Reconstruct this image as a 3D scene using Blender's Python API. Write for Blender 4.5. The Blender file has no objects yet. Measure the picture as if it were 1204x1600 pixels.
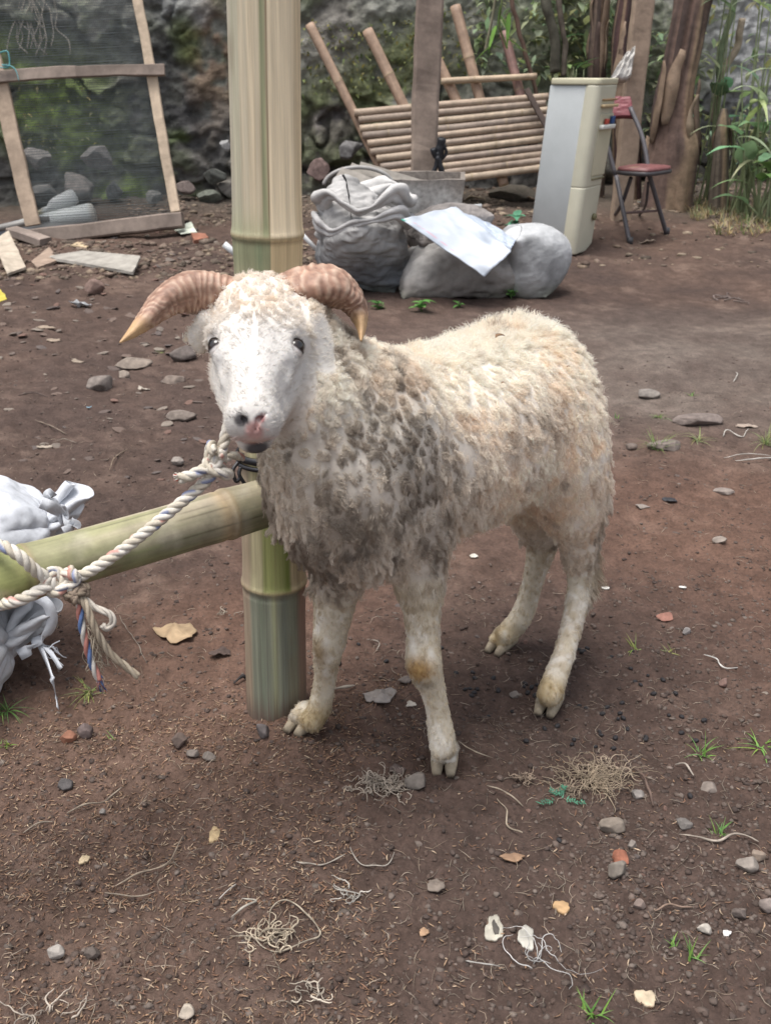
import bpy, bmesh, math, random
import numpy as np
from mathutils import Vector, Matrix, kdtree
R = math.radians
rnd = random.Random(7)
rng = np.random.default_rng(11)
SC = bpy.context.scene
COL = SC.collection

# ------------------------------------------------------------------ camera, sky, sun, exposure
CAM_Z, FPX, PITCH = 1.0, 1600.0, math.atan(690 / 1600)
cd = bpy.data.cameras.new('camera')
cd.sensor_fit = 'VERTICAL'; cd.sensor_height = 36.0; cd.lens = 36.0 * FPX / 1600.0
cd.clip_start = 0.05; cd.clip_end = 500
cd.dof.use_dof = True; cd.dof.focus_distance = 1.6; cd.dof.aperture_fstop = 11.0
cam = bpy.data.objects.new('camera', cd); COL.objects.link(cam)
cam.location = (0, 0, CAM_Z); cam.rotation_euler = (R(90) - PITCH, 0, 0)
SC.camera = cam

SUN_EL, SUN_ROT = R(62), R(200)
world = bpy.data.worlds.new('World'); SC.world = world; world.use_nodes = True
wn = world.node_tree.nodes; wl = world.node_tree.links
sky = wn.new('ShaderNodeTexSky'); sky.sky_type = 'NISHITA'; sky.sun_disc = False
sky.sun_elevation = SUN_EL; sky.sun_rotation = SUN_ROT; sky.air_density = 1.0; sky.dust_density = 4.0; sky.ozone_density = 1.0
hs = wn.new('ShaderNodeHueSaturation'); hs.inputs['Saturation'].default_value = 0.35
wl.new(sky.outputs[0], hs.inputs['Color']); wl.new(hs.outputs[0], wn['Background'].inputs['Color'])
wn['Background'].inputs['Strength'].default_value = 0.12
sl = bpy.data.lights.new('sun', 'SUN'); sl.energy = 1.6; sl.angle = R(32); sl.color = (1.0, 0.96, 0.9)
so = bpy.data.objects.new('sun', sl); COL.objects.link(so)
# direction towards the sun: behind the sheep and a little to the left
sdir = Vector((-0.22, -0.12, 1.0)).normalized()
sky.sun_elevation = math.asin(sdir.z); sky.sun_rotation = math.atan2(sdir.x, sdir.y)
so.rotation_euler = sdir.to_track_quat('Z', 'Y').to_euler()
so.location = (0, 0, 6)
vs = SC.view_settings
vs.view_transform = 'Standard'; vs.look = 'None'; vs.exposure = 0.95; vs.gamma = 1.0; vs.use_curve_mapping = False
SC.render.film_transparent = False
SC.cycles.use_denoising = True
SC.cycles.max_bounces = 6

# ------------------------------------------------------------------ pixel -> ray helpers (photo pixels, 1204 x 1600)
_c, _s = math.cos(PITCH), math.sin(PITCH)
def ray(u, v):
    a = (u - 602) / FPX; b = (800 - v) / FPX
    return np.array([a, _c + b * _s, -_s + b * _c])
def P(u, v, y):                 # the point seen at (u, v) that is y metres ahead
    d = ray(u, v); t = y / d[1]
    return np.array([0, 0, CAM_Z]) + d * t
def gz(x, y):                   # broad lie of the land
    y = np.asarray(y, float)
    s = np.clip(y - 3.3, 0, 6.5)
    return 0.07 * (s - 0.9 * (1 - np.exp(-s / 0.9)))
def G(u, v):                    # the ground point seen at (u, v)
    d = ray(u, v); t = -CAM_Z / d[2] if d[2] < 0 else 20.0
    for _ in range(60):
        p = np.array([0, 0, CAM_Z]) + d * t
        t += 0.6 * (float(gz(p[0], p[1])) - p[2]) / min(d[2], -0.05)
    return np.array([0, 0, CAM_Z]) + d * t
def ppm(p):                     # pixels per metre at a point
    return FPX / ((p[1]) * _c - (p[2] - CAM_Z) * _s)

# ------------------------------------------------------------------ numpy noise
def _h(ix, iy, iz, seed):
    n = (ix.astype(np.int64) * 374761393 + iy.astype(np.int64) * 668265263 + iz.astype(np.int64) * 2147483647 + seed * 974634777) & 0xffffffff
    n = ((n ^ (n >> 13)) * 1274126177) & 0xffffffff
    n = ((n ^ (n >> 16)) * 2246822519) & 0xffffffff
    return ((n ^ (n >> 15)) & 0xffffff).astype(np.float64) / 0xffffff * 2 - 1
def vn(p, seed=0):
    p = np.asarray(p, float); i = np.floor(p); f = p - i; f = f * f * (3 - 2 * f)
    x, y, z = i[..., 0], i[..., 1], i[..., 2]; r = 0
    for dx in (0, 1):
        wx = f[..., 0] if dx else 1 - f[..., 0]
        for dy in (0, 1):
            wy = f[..., 1] if dy else 1 - f[..., 1]
            for dz in (0, 1):
                wz = f[..., 2] if dz else 1 - f[..., 2]
                r = r + wx * wy * wz * _h(x + dx, y + dy, z + dz, seed)
    return r
def fbm(p, octaves=4, seed=0, gain=0.5):
    p = np.asarray(p, float); a, s, r = 1.0, 0.0, 0.0
    for k in range(octaves):
        r = r + a * vn(p * (2.03 ** k) + 17.3 * k, seed + k); s += a; a *= gain
    return r / s
def sstep(a, b, x):
    t = np.clip((np.asarray(x, float) - a) / (b - a), 0, 1); return t * t * (3 - 2 * t)
def mixc(a, b, t):
    t = np.asarray(t)[..., None]; return np.asarray(a) * (1 - t) + np.asarray(b) * t
def srgb(r, g, b):
    c = np.array([r, g, b], float) / 255
    return np.where(c < 0.04045, c / 12.92, ((c + 0.055) / 1.055) ** 2.4)
def nrm(v):
    v = np.asarray(v, float); return v / np.maximum(np.linalg.norm(v, axis=-1, keepdims=True), 1e-9)

# ------------------------------------------------------------------ objects
def tag(o, label=None, cat=None, group=None, kind=None):
    if label: o['label'] = label
    if cat: o['category'] = cat
    if group: o['group'] = group
    if kind: o['kind'] = kind
    return o
def thing(name, label, cat, loc=(0, 0, 0), group=None):
    o = bpy.data.objects.new(name, None); COL.objects.link(o); o.location = tuple(float(c) for c in loc)
    o.empty_display_size = 0.1
    return tag(o, label, cat, group)
def part(o, parent):
    if parent is not None:
        o.parent = parent
        o.location = o.location - parent.location if parent.parent is None else o.location - (parent.location + parent.parent.location)
    return o
def mesh(name, V, F, mat=None, parent=None, col=None, smooth=True, origin=None, mi=None):
    """one mesh object from world-space vertices; col = per-vertex rgb -> attribute 'col'"""
    V = np.asarray(V, float)
    if origin is None: origin = V.mean(0) if parent is None else V.mean(0)
    origin = np.asarray(origin, float)
    me = bpy.data.meshes.new(name)
    if isinstance(F, np.ndarray):
        F = np.ascontiguousarray(F, dtype=np.int32); n, k = F.shape
        me.vertices.add(len(V)); me.vertices.foreach_set('co', (V - origin).ravel())
        me.loops.add(n * k); me.loops.foreach_set('vertex_index', F.ravel())
        me.polygons.add(n); me.polygons.foreach_set('loop_start', np.arange(n, dtype=np.int32) * k)
        me.update(calc_edges=True)
    else:
        me.from_pydata((V - origin).tolist(), [], [tuple(int(i) for i in f) for f in F])
    me.validate()
    if smooth: me.polygons.foreach_set('use_smooth', np.ones(len(me.polygons), bool))
    if col is not None: setcol(me, col)
    for m in (mat if isinstance(mat, (list, tuple)) else [mat]):
        if m: me.materials.append(m)
    if mi is not None: me.polygons.foreach_set('material_index', np.asarray(mi, np.int32))
    o = bpy.data.objects.new(name, me); COL.objects.link(o); o.location = origin
    return part(o, parent)
def setcol(me, col):
    col = np.asarray(col, float)
    if col.ndim == 1: col = np.tile(col, (len(me.vertices), 1))
    a = me.attributes.new('col', 'FLOAT_COLOR', 'POINT')
    a.data.foreach_set('color', np.c_[np.clip(col, 0, 1), np.ones(len(col))].astype(np.float32).ravel())
def grid_faces(n, m, wrap=False):
    """quads of an n x m vertex grid (index i*m+j); wrap joins j=m-1 to j=0"""
    i = np.arange(n - 1)[:, None]; j = np.arange(m if wrap else m - 1)[None, :]; j2 = (j + 1) % m
    return np.stack([i * m + j, i * m + j2, (i + 1) * m + j2, (i + 1) * m + j], -1).reshape(-1, 4)
def merge(lst):
    """[(V, F, col)] -> V, F(list), col"""
    Vs, Fs, Cs, n = [], [], [], 0
    for t in lst:
        V, F = t[0], t[1]; Vs.append(np.asarray(V, float)); Fs += [tuple(int(i) + n for i in f) for f in F]
        if len(t) > 2:
            c = np.asarray(t[2], float); Cs.append(np.tile(c, (len(V), 1)) if c.ndim == 1 else c)
        n += len(V)
    return np.concatenate(Vs), Fs, (np.concatenate(Cs) if Cs else None)

def frames(path):
    """tangent, n, b along a path (parallel transport)"""
    path = np.asarray(path, float); T = nrm(np.gradient(path, axis=0)); N = np.zeros_like(T)
    up = np.array([0, 0, 1.0]) if abs(T[0][2]) < 0.9 else np.array([1.0, 0, 0])
    n = nrm(np.cross(T[0], up))
    for k in range(len(path)):
        n = nrm(n - T[k] * n.dot(T[k])); N[k] = n
    return T, N, np.cross(T, N)
def tube(path, rad, m=10, cap=True, prof=None):
    """V, F for a tube; rad scalar or per-ring; prof(theta)->radius factor array"""
    path = np.asarray(path, float); n = len(path); rad = np.broadcast_to(np.asarray(rad, float), (n,))
    T, N, B = frames(path); th = np.arange(m) / m * 2 * math.pi
    k = np.ones(m) if prof is None else prof(th)
    V = path[:, None] + rad[:, None, None] * k[None, :, None] * (np.cos(th)[None, :, None] * N[:, None] + np.sin(th)[None, :, None] * B[:, None])
    V = V.reshape(-1, 3); F = [tuple(f) for f in grid_faces(n, m, True)]
    if cap:
        F.append(tuple(range(m))[::-1]); F.append(tuple((n - 1) * m + j for j in range(m)))
    return V, F
def spline(pts, n=20):
    """Catmull-Rom through pts, n samples per span"""
    p = np.asarray(pts, float); p = np.vstack([2 * p[0] - p[1], p, 2 * p[-1] - p[-2]]); out = []
    for i in range(1, len(p) - 2):
        t = np.linspace(0, 1, n, endpoint=False)[:, None]
        out.append(0.5 * (2 * p[i] + (p[i + 1] - p[i - 1]) * t + (2 * p[i - 1] - 5 * p[i] + 4 * p[i + 1] - p[i + 2]) * t ** 2 + (3 * p[i] - p[i - 1] - 3 * p[i + 1] + p[i + 2]) * t ** 3))
    return np.vstack(out + [p[-2][None]])
def resample(path, step):
    path = np.asarray(path, float); d = np.r_[0, np.cumsum(np.linalg.norm(np.diff(path, axis=0), axis=1))]
    n = max(2, int(d[-1] / step) + 1); s = np.linspace(0, d[-1], n)
    return np.stack([np.interp(s, d, path[:, k]) for k in range(path.shape[1])], 1), s
def box(a, b, up=(0, 0, 1), w=0.05, h=0.02, nseg=1, wear=0.0, seed=0):
    """a board from a to b; w along side, h along up; slightly worn"""
    a = np.asarray(a, float); b = np.asarray(b, float); t = nrm(b - a); s = nrm(np.cross(t, up)); u = np.cross(s, t)
    n = nseg + 1; V = []
    c = 0.12 * min(w, h)
    prof = [(-w/2 + c, -h/2), (w/2 - c, -h/2), (w/2, -h/2 + c), (w/2, h/2 - c), (w/2 - c, h/2), (-w/2 + c, h/2), (-w/2, h/2 - c), (-w/2, -h/2 + c)]
    for i in range(n):
        p = a + (b - a) * i / nseg
        for q in prof: V.append(p + s * q[0] + u * q[1])
    V = np.array(V)
    if wear: V = V + wear * np.stack([vn(V * 9 + 3.1, seed), vn(V * 9 + 7.7, seed + 1), vn(V * 9 + 1.3, seed + 2)], 1)
    F = [tuple(f) for f in grid_faces(n, 8, True)] + [tuple(range(8))[::-1], tuple((n - 1) * 8 + j for j in range(8))]
    return V, F

# ------------------------------------------------------------------ materials
def _link(nt, a, b): nt.links.new(a, b)
def vmat(name, rough=0.85, bump=0.3, bscale=60.0, var=0.25, vscale=25.0, stretch=(1, 1, 1), spec=0.3, sss=0.0, metal=0.0, rough_var=0.0, bdist=0.01, dots=None, trans=0.0, detail=6.0):
    """material coloured by the 'col' attribute, broken up by object-space noise (colour, bump, roughness)"""
    m = bpy.data.materials.new(name); m.use_nodes = True; nt = m.node_tree; N = nt.nodes; b = N['Principled BSDF']
    tc = N.new('ShaderNodeTexCoord'); mp = N.new('ShaderNodeMapping'); mp.inputs['Scale'].default_value = stretch
    _link(nt, tc.outputs['Object'], mp.inputs['Vector'])
    at = N.new('ShaderNodeAttribute'); at.attribute_name = 'col'
    nz = N.new('ShaderNodeTexNoise'); nz.inputs['Scale'].default_value = vscale; nz.inputs['Detail'].default_value = detail; nz.inputs['Roughness'].default_value = 0.65
    _link(nt, mp.outputs[0], nz.inputs['Vector'])
    mr = N.new('ShaderNodeMapRange'); mr.inputs['From Min'].default_value = 0.3; mr.inputs['From Max'].default_value = 0.7
    mr.inputs['To Min'].default_value = 1 - var; mr.inputs['To Max'].default_value = 1 + var
    _link(nt, nz.outputs['Fac'], mr.inputs['Value'])
    mx = N.new('ShaderNodeVectorMath'); mx.operation = 'SCALE'
    _link(nt, at.outputs['Color'], mx.inputs[0]); _link(nt, mr.outputs[0], mx.inputs['Scale'])
    out = mx.outputs[0]
    if dots:                                     # (scale, threshold, colour): small specks of another colour
        vz = N.new('ShaderNodeTexNoise'); vz.inputs['Scale'].default_value = dots[0]; vz.inputs['Detail'].default_value = 2
        _link(nt, tc.outputs['Object'], vz.inputs['Vector'])
        m2 = N.new('ShaderNodeMapRange'); m2.inputs['From Min'].default_value = dots[1]; m2.inputs['From Max'].default_value = dots[1] + 0.06
        _link(nt, vz.outputs['Fac'], m2.inputs['Value'])
        mc = N.new('ShaderNodeMix'); mc.data_type = 'RGBA'; mc.inputs['B'].default_value = (*dots[2], 1)
        _link(nt, m2.outputs[0], mc.inputs['Factor']); _link(nt, out, mc.inputs['A']); out = mc.outputs['Result']
    _link(nt, out, b.inputs['Base Color'])
    b.inputs['Roughness'].default_value = rough; b.inputs['Specular IOR Level'].default_value = spec; b.inputs['Metallic'].default_value = metal
    if rough_var:
        r2 = N.new('ShaderNodeMapRange'); r2.inputs['To Min'].default_value = rough - rough_var; r2.inputs['To Max'].default_value = rough + rough_var
        _link(nt, nz.outputs['Fac'], r2.inputs['Value']); _link(nt, r2.outputs[0], b.inputs['Roughness'])
    if sss: b.inputs['Subsurface Weight'].default_value = sss; b.inputs['Subsurface Radius'].default_value = (0.02, 0.01, 0.006)
    if trans: b.inputs['Transmission Weight'].default_value = 0
    if bump:
        n2 = N.new('ShaderNodeTexNoise'); n2.inputs['Scale'].default_value = bscale; n2.inputs['Detail'].default_value = 8; n2.inputs['Roughness'].default_value = 0.7
        _link(nt, mp.outputs[0], n2.inputs['Vector'])
        bp = N.new('ShaderNodeBump'); bp.inputs['Strength'].default_value = bump; bp.inputs['Distance'].default_value = bdist
        _link(nt, n2.outputs['Fac'], bp.inputs['Height']); _link(nt, bp.outputs[0], b.inputs['Normal'])
    return m
def leafmat(name, trans=0.35, rough=0.5):
    m = vmat(name, rough=rough, bump=0.2, bscale=40, var=0.3, vscale=14, spec=0.4); nt = m.node_tree; N = nt.nodes
    b = N['Principled BSDF']; t = N.new('ShaderNodeBsdfTranslucent'); mx = N.new('ShaderNodeMixShader'); mx.inputs[0].default_value = trans
    src = b.inputs['Base Color'].links[0].from_socket
    _link(nt, src, t.inputs['Color']); _link(nt, b.outputs[0], mx.inputs[1]); _link(nt, t.outputs[0], mx.inputs[2])
    _link(nt, mx.outputs[0], N['Material Output'].inputs['Surface'])
    return m
# ------------------------------------------------------------------ ground
def blob(p, c, r, soft=0.6):
    d = np.linalg.norm((p - np.asarray(c, float)) / np.asarray(r, float), axis=-1); return 1 - sstep(1 - soft, 1 + soft, d)
def ground_detail(x, y):
    p = np.stack([x, y, 0 * x], -1)
    far = sstep(2.2, 4.5, y)
    smooth = np.clip(blob(np.stack([x, y], -1), (1.6, 3.9), (1.5, 1.1)), 0, 1)      # trodden, compacted mud on the right
    k = 1 - 0.75 * smooth
    h = 0.020 * fbm(p * 2.1, 3, 5) * (1 + 0.8 * far)
    m = fbm(p * 13, 4, 21)
    h += 0.0125 * m * k * (0.6 + 0.8 * sstep(-.3, .3, fbm(p * 4.3, 2, 78)))
    c = np.abs(fbm(p * 34, 3, 33)); h += 0.010 * (c - 0.25) * k * (0.5 + 0.8 * sstep(-0.2, 0.4, fbm(p * 3.1, 2, 77)))
    h += 0.0038 * vn(p * 95, 41) * k + 0.0014 * vn(p * 210, 43) * k
    h += 0.03 * blob(np.stack([x, y], -1), (0.9, 6.2), (1.6, 0.6)) * (0.5 + fbm(p * 5, 3, 9))
    return h
def make_ground():
    ys = [0.45]
    while ys[-1] < 9.5: ys.append(ys[-1] + max(0.0045, 0.0042 * ys[-1]))
    ys = np.r_[[-14, -7, -3, -1.2, -0.4, 0.0, 0.25], ys, [10.2, 11.5, 14, 19, 28, 45, 80]]
    us = np.linspace(-0.62, 0.62, 430); us = np.r_[[-9, -4, -2.2, -1.5], np.linspace(-1.15, -0.63, 50), us, np.linspace(0.63, 1.15, 50), [1.5, 2.2, 4, 9]]
    w = np.maximum(ys, 0.5) + 0.25
    X = w[:, None] * us[None]; Y = np.broadcast_to(ys[:, None], X.shape)
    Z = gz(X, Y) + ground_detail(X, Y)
    V = np.stack([X, Y, Z], -1).reshape(-1, 3); x, y = V[:, 0], V[:, 1]
    p2 = np.stack([x, y], -1); p3 = np.stack([x, y, 0 * x], -1)
    dark = np.array([0.080, 0.054, 0.047]); warm = np.array([0.150, 0.095, 0.075]); pale = np.array([0.215, 0.155, 0.130]); red = np.array([0.185, 0.098, 0.070]); grey = np.array([0.19, 0.155, 0.138])
    n1 = fbm(p3 * 1.9, 4, 61); n2 = fbm(p3 * 8, 4, 62); n3 = fbm(p3 * 40, 3, 63)
    c = mixc(dark, warm, np.clip(0.42 + 0.7 * n1 + 0.45 * n2, 0, 1))
    c = mixc(c, pale, np.clip(sstep(0.10, 0.6, n2 + 0.4 * n3) * 0.35, 0, 1))
    c = mixc(c, red, 0.5 * np.clip(blob(p2, (-0.35, 1.75), (0.45, 0.55)) * (0.6 + n1), 0, 1))
    c = mixc(c, warm, 0.55 * blob(p2, (-0.55, 1.2), (0.45, 0.5)))
    c = mixc(c, red, 0.45 * blob(p2, (0.85, 2.1), (0.5, 0.8)))
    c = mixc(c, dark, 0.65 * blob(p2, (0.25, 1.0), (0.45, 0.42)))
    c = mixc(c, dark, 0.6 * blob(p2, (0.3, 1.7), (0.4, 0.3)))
    c = mixc(c, dark * 1.25, 0.5 * blob(p2, (-0.3, 3.6), (1.4, 0.9)))
    c = mixc(c, grey, 0.75 * blob(p2, (1.45, 3.55), (1.35, 0.75)) * (0.7 + 0.6 * n2))
    c = mixc(c, np.array([0.10, 0.09, 0.075]), 0.6 * sstep(6.0, 7.2, y))
    c = c * (1 + 0.38 * n3[:, None]) * np.array([.80, .815, .79])
    F = grid_faces(len(ys), X.shape[1])
    m = vmat('soil', rough=0.93, bump=0.95, bscale=85, var=0.30, vscale=130, bdist=0.006, spec=0.22, detail=8)
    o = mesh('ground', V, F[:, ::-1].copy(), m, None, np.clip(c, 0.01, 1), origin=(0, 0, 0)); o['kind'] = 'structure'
    return o
def GZ(x, y):
    return float(gz(x, y) + ground_detail(np.array([float(x)]), np.array([float(y)]))[0])
def GP(u, v):
    p = G(u, v); p[2] = GZ(p[0], p[1]); return p

# ------------------------------------------------------------------ stones
def ico(sub):
    bm = bmesh.new(); bmesh.ops.create_icosphere(bm, subdivisions=sub, radius=1.0)
    V = np.array([v.co[:] for v in bm.verts]); F = [[v.index for v in f.verts] for f in bm.faces]; bm.free(); return V, np.array(F)
_ICO = {k: ico(k) for k in (1, 2, 3, 4)}
def rockVF(seed, size, sub=3, cuts=9, rough=0.12, ang=0.75):
    V, F = _ICO[sub]; V = V.copy(); r = np.random.default_rng(seed)
    V *= 1 + rough * fbm(V * 1.3 + seed, 3, seed)[:, None]
    for _ in range(cuts):
        n = nrm(r.normal(size=3)); d = r.uniform(0.5, 0.88); e = np.maximum(V @ n - d, 0); V -= ang * e[:, None] * n
    V *= 1 + 0.05 * fbm(V * 5 + seed, 3, seed + 5)[:, None]
    return V * np.asarray(size), F
def rotz(V, a):
    c, s = math.cos(a), math.sin(a); V = np.asarray(V); return np.stack([V[:, 0] * c - V[:, 1] * s, V[:, 0] * s + V[:, 1] * c, V[:, 2]], 1)

make_ground()
M_stone = vmat('stone', rough=0.9, bump=0.5, bscale=70, var=0.35, vscale=45, bdist=0.004)
M_flat = vmat('chip', rough=0.85, bump=0.3, bscale=90, var=0.3, vscale=60, bdist=0.003)
def rock_at(name, u, v, w, h, colr, label, cat='stone', seed=0, d=None, group=None, sub=3, sink=0.3, z=None, cuts=9, rz=None, ang=.75):
    """stone whose centre stands on the ground at photo pixel (u, v); w, h = width and height in photo pixels"""
    p = GP(u, v + h * 0.35); p[2] = GZ(p[0], p[1]); lim = 7.35 + .22 * p[0]
    if p[1] > lim: d_ = ray(u, v + h * .35); p = np.array([0, 0, CAM_Z]) + d_ * lim / d_[1]; p[2] -= .02
    k = ppm(p); W = w / k / 2; H = h / k / 2 * 1.05; D = (d if d else 0.85) * W
    V, F = rockVF(seed + int(u) * 3 + int(v), (W, D, min(H, W * 0.9)), sub, cuts, ang=ang)
    V = rotz(V, 0 if rz is None else rz)
    V = V + np.array([p[0], p[1] + D * 0.3, p[2] + H * (1 - sink * 1.2)])
    c = np.asarray(colr) * (1 + 0.3 * fbm(V * 60, 3, seed)[:, None])
    o = mesh(name, V, F, M_stone, None, c); return tag(o, label, cat, group)

# notable stones, each with its own look and place
ST = [  # u, v, w, h, colour, label, depth ratio
 (155, 598, 52, 34, (.20,.165,.145), 'rounded grey-brown stone half sunk in the dirt below the left horn tip', .8),
 (205, 560, 62, 20, (.21,.165,.13), 'flat tan stone directly beneath the tip of the left horn', .8),
 (192, 580, 22, 16, (.30,.24,.19), 'small pale tan stone beside the rounded grey stone under the horn', .8),
 (285, 546, 46, 30, (.13,.105,.095), 'dark knobbly pair-shaped stone beside the sheep\'s left cheek', .8),
 (285, 648, 56, 20, (.19,.15,.125), 'long flat brown stone left of the sheep\'s muzzle', .7),
 (270, 590, 44, 16, (.20,.15,.12), 'flat brown stone on the dirt left of the sheep\'s eye', .7),
 (150, 455, 36, 28, (.19,.13,.11), 'reddish brown stone just below the grey plank', .8),
 (275, 720, 26, 16, (.25,.215,.19), 'small grey stone with a pale top left of the rope knot', .8),
 (105, 1153, 30, 22, (.24,.115,.075), 'brick-red stone chip on the dirt below the tied sacks', .8),
 (134, 1141, 28, 24, (.13,.10,.095), 'dark round stone touching the brick-red chip', .9),
 (99, 1223, 30, 18, (.085,.078,.080), 'nearly black smooth pebble lying alone at lower left', .8),
 (87, 1483, 32, 34, (.33,.30,.27), 'pale speckled upright stone near the lower left corner', .6),
 (143, 1483, 28, 24, (.13,.10,.085), 'brown rounded stone right of the pale speckled stone', .8),
 (292, 1574, 32, 32, (.42,.35,.27), 'cream hexagonal stone at the bottom edge of the yard', .6),
 (412, 1150, 30, 26, (.12,.10,.10), 'dark stone wedged at the foot of the bamboo post', .8),
 (302, 1180, 22, 14, (.17,.14,.12), 'little grey-brown stone left of the two below the post', .8),
 (327, 1181, 24, 14, (.17,.14,.12), 'oval brown stone in front of the bamboo post', .8),
 (280, 1158, 30, 24, (.11,.075,.062), 'dark earthy clod left of the bamboo post foot', .9),
 (650, 1228, 38, 36, (.16,.135,.115), 'round grey-brown stone touching the sheep\'s front hoof', .8),
 (957, 1288, 46, 26, (.22,.175,.135), 'long tan stone with a dark underside at right of the dry grass', .6),
 (963, 1368, 38, 32, (.19,.165,.14), 'grey rounded stone just below the broken red brick piece', .8),
 (968, 1346, 40, 20, (.27,.11,.07), 'broken red brick piece half buried above the grey stone', .7),
 (996, 1232, 24, 18, (.23,.205,.19), 'light grey pebble right of the dry grass clump', .8),
 (987, 1321, 18, 14, (.23,.195,.17), 'tiny light brown pebble between tan stone and brick piece', .8),
 (1166, 1349, 40, 26, (.24,.205,.175), 'angular grey stone at the right edge beside its tan neighbour', .7),
 (1183, 1335, 26, 20, (.26,.19,.14), 'tan stone leaning on the angular grey stone', .8),
 (1155, 1427, 26, 24, (.15,.115,.10), 'brown clod-like stone below the angular grey stone', .8),
 (1198, 1418, 30, 28, (.24,.19,.17), 'pinkish grey stone cut by the right edge of the view', .8),
 (998, 1416, 22, 18, (.24,.17,.14), 'small pinkish stone under the grey rounded stone', .8),
 (1100, 1457, 30, 18, (.46,.42,.36), 'whitish flat stone beside the young grass sprouts', .6),
 (1068, 1290, 30, 16, (.15,.135,.125), 'grey slaty stone left of the small upright weed', .8),
 (1010, 616, 42, 18, (.20,.175,.155), 'low grey stone in the dirt to the right of the rump', .7),
 (1090, 655, 80, 20, (.17,.13,.115), 'broad worn stone flush with the mud at mid right', .7),
 (1042, 700, 62, 20, (.185,.145,.125), 'sunken stone under the larger grass tuft', .7),
 (1130, 770, 36, 9, (.23,.185,.16), 'thin tan flat stone near the right edge', .7),
 (985, 700, 20, 14, (.16,.12,.10), 'small brown stone left of the larger grass tuft', .7),
 (1002, 798, 26, 8, (.24,.20,.175), 'thin pale flat stone left of the black rubber scrap', .7),
 (1125, 848, 26, 12, (.26,.22,.19), 'pale pitted pebble on the reddish dirt at right', .7),
 (1040, 956, 34, 14, (.26,.13,.10), 'flat red brick chip right of the rear legs', .7),
 (1072, 982, 14, 12, (.27,.25,.24), 'tiny light stone right of the flat red brick chip', .8),
 (1130, 1060, 18, 20, (.20,.13,.11), 'small reddish upright stone near the white string', .8),
 (1110, 1222, 34, 16, (.20,.16,.135), 'brown stone above the small upright weed', .8),
 (803, 1085, 16, 14, (.20,.17,.15), 'small grey stone between the rear hooves', .8),
 (632, 1070, 24, 12, (.16,.13,.115), 'little flat stone between the front hooves', .8),
 (405, 548, 10, 10, (.2,.16,.14), 'tiny stone hidden by the head', .8),
 (160, 1270, 12, 12, (.24,.22,.2), 'tiny grey stone on the wood chips', .8),
 (500, 262, 46, 40, (.17,.12,.11), 'dark reddish boulder at the wall foot beside the bamboo post', .8),
 (545, 228, 56, 36, (.15,.15,.155), 'slate-grey boulder under the lower left end of the bamboo rack', .8),
 (58, 243, 56, 36, (.17,.16,.155), 'brown-grey boulder showing at left through the netting', .8),
 (150, 240, 62, 44, (.15,.145,.145), 'grey boulder in the middle of the netting, below the moss', .8),
 (120, 287, 66, 48, (.17,.155,.15), 'large brown-grey boulder behind the lower netting', .8),
 (178, 296, 40, 44, (.12,.125,.125), 'dark grey boulder right of the large one behind netting', .8),
 (60, 300, 60, 44, (.13,.13,.13), 'dim grey boulder just above the discarded bottle', .8),
 (240, 312, 34, 42, (.14,.145,.14), 'grey boulder at the lower right corner of the netting', .8),
 (288, 288, 36, 26, (.15,.12,.11), 'reddish grey boulder right of the screen frame', .8),
 (322, 308, 44, 24, (.12,.14,.11), 'greenish flat boulder between screen frame and bamboo post', .8),
 (335, 270, 50, 26, (.09,.10,.09), 'dark mossy boulder behind the greenish flat one', .8),
 (352, 222, 24, 44, (.28,.29,.30), 'pale bluish boulder peeping out left of the bamboo post', .8),
 (800, 305, 90, 26, (.10,.085,.065), 'dark mossy mound of rock under the bamboo rack foot', .9),
 (1148, 312, 36, 18, (.19,.14,.10), 'brown rock lying before the undergrowth at right', .8),
 (1088, 270, 30, 24, (.12,.10,.075), 'mossy rock beside the banana plant base', .8),
 (1075, 283, 22, 16, (.38,.17,.09), 'orange broken brick at the foot of the banana plant', .7),
 (1196, 250, 50, 34, (.07,.07,.065), 'black shaded rock under the leaves at the right edge', .8),
]
for i, (u, v, w, h, c, lab, d) in enumerate(ST):
    if 'hidden by' in lab: continue
    nm = 'boulder' if 'boulder' in lab else 'brick_piece' if 'brick' in lab and 'stone' not in lab else 'clod' if lab.endswith('clod left of the bamboo post foot') else 'stone'
    c = np.array(c); c = c if nm == 'brick_piece' or 'orange' in lab or 'red' in lab else c * .65 + c.mean() * .35 * np.array([1.1, 1, .92])
    rock_at(nm, u, v, w, h, c, lab, {'boulder': 'boulder', 'brick_piece': 'brick piece', 'clod': 'clod'}.get(nm, 'stone'), seed=i * 13, d=d, sub=4, cuts=20 if nm == 'boulder' else 13, ang=1.0 if nm == 'boulder' else .88, sink=0.45 if v < 720 and v > 400 else 0.3)

# countable small pebbles: shared look, shared label
def scatter(n, regions, seed):
    """n pixel positions from weighted photo rectangles (u0, v0, u1, v1, weight)"""
    r = np.random.default_rng(seed); ws = np.array([q[4] for q in regions], float); ws /= ws.sum(); out = []
    for k in r.choice(len(regions), n, p=ws):
        q = regions[k]; out.append((r.uniform(q[0], q[2]), r.uniform(q[1], q[3])))
    return out
protos = []
for k in range(7):
    V, F = rockVF(900 + k, (1, 0.8, 0.55 + 0.06 * k), 3, 14, ang=.95)
    me = bpy.data.meshes.new('pebble'); me.from_pydata(V.tolist(), [], F.tolist()); me.polygons.foreach_set('use_smooth', np.ones(len(me.polygons), bool))
    base = [(.14,.11,.095), (.17,.14,.12), (.115,.088,.078), (.15,.11,.092), (.22,.185,.155), (.105,.086,.08), (.17,.105,.085)][k]
    setcol(me, base * (1 + 0.2 * fbm(V * 3, 2, k)[:, None])); me.materials.append(M_stone); protos.append(me)
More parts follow.
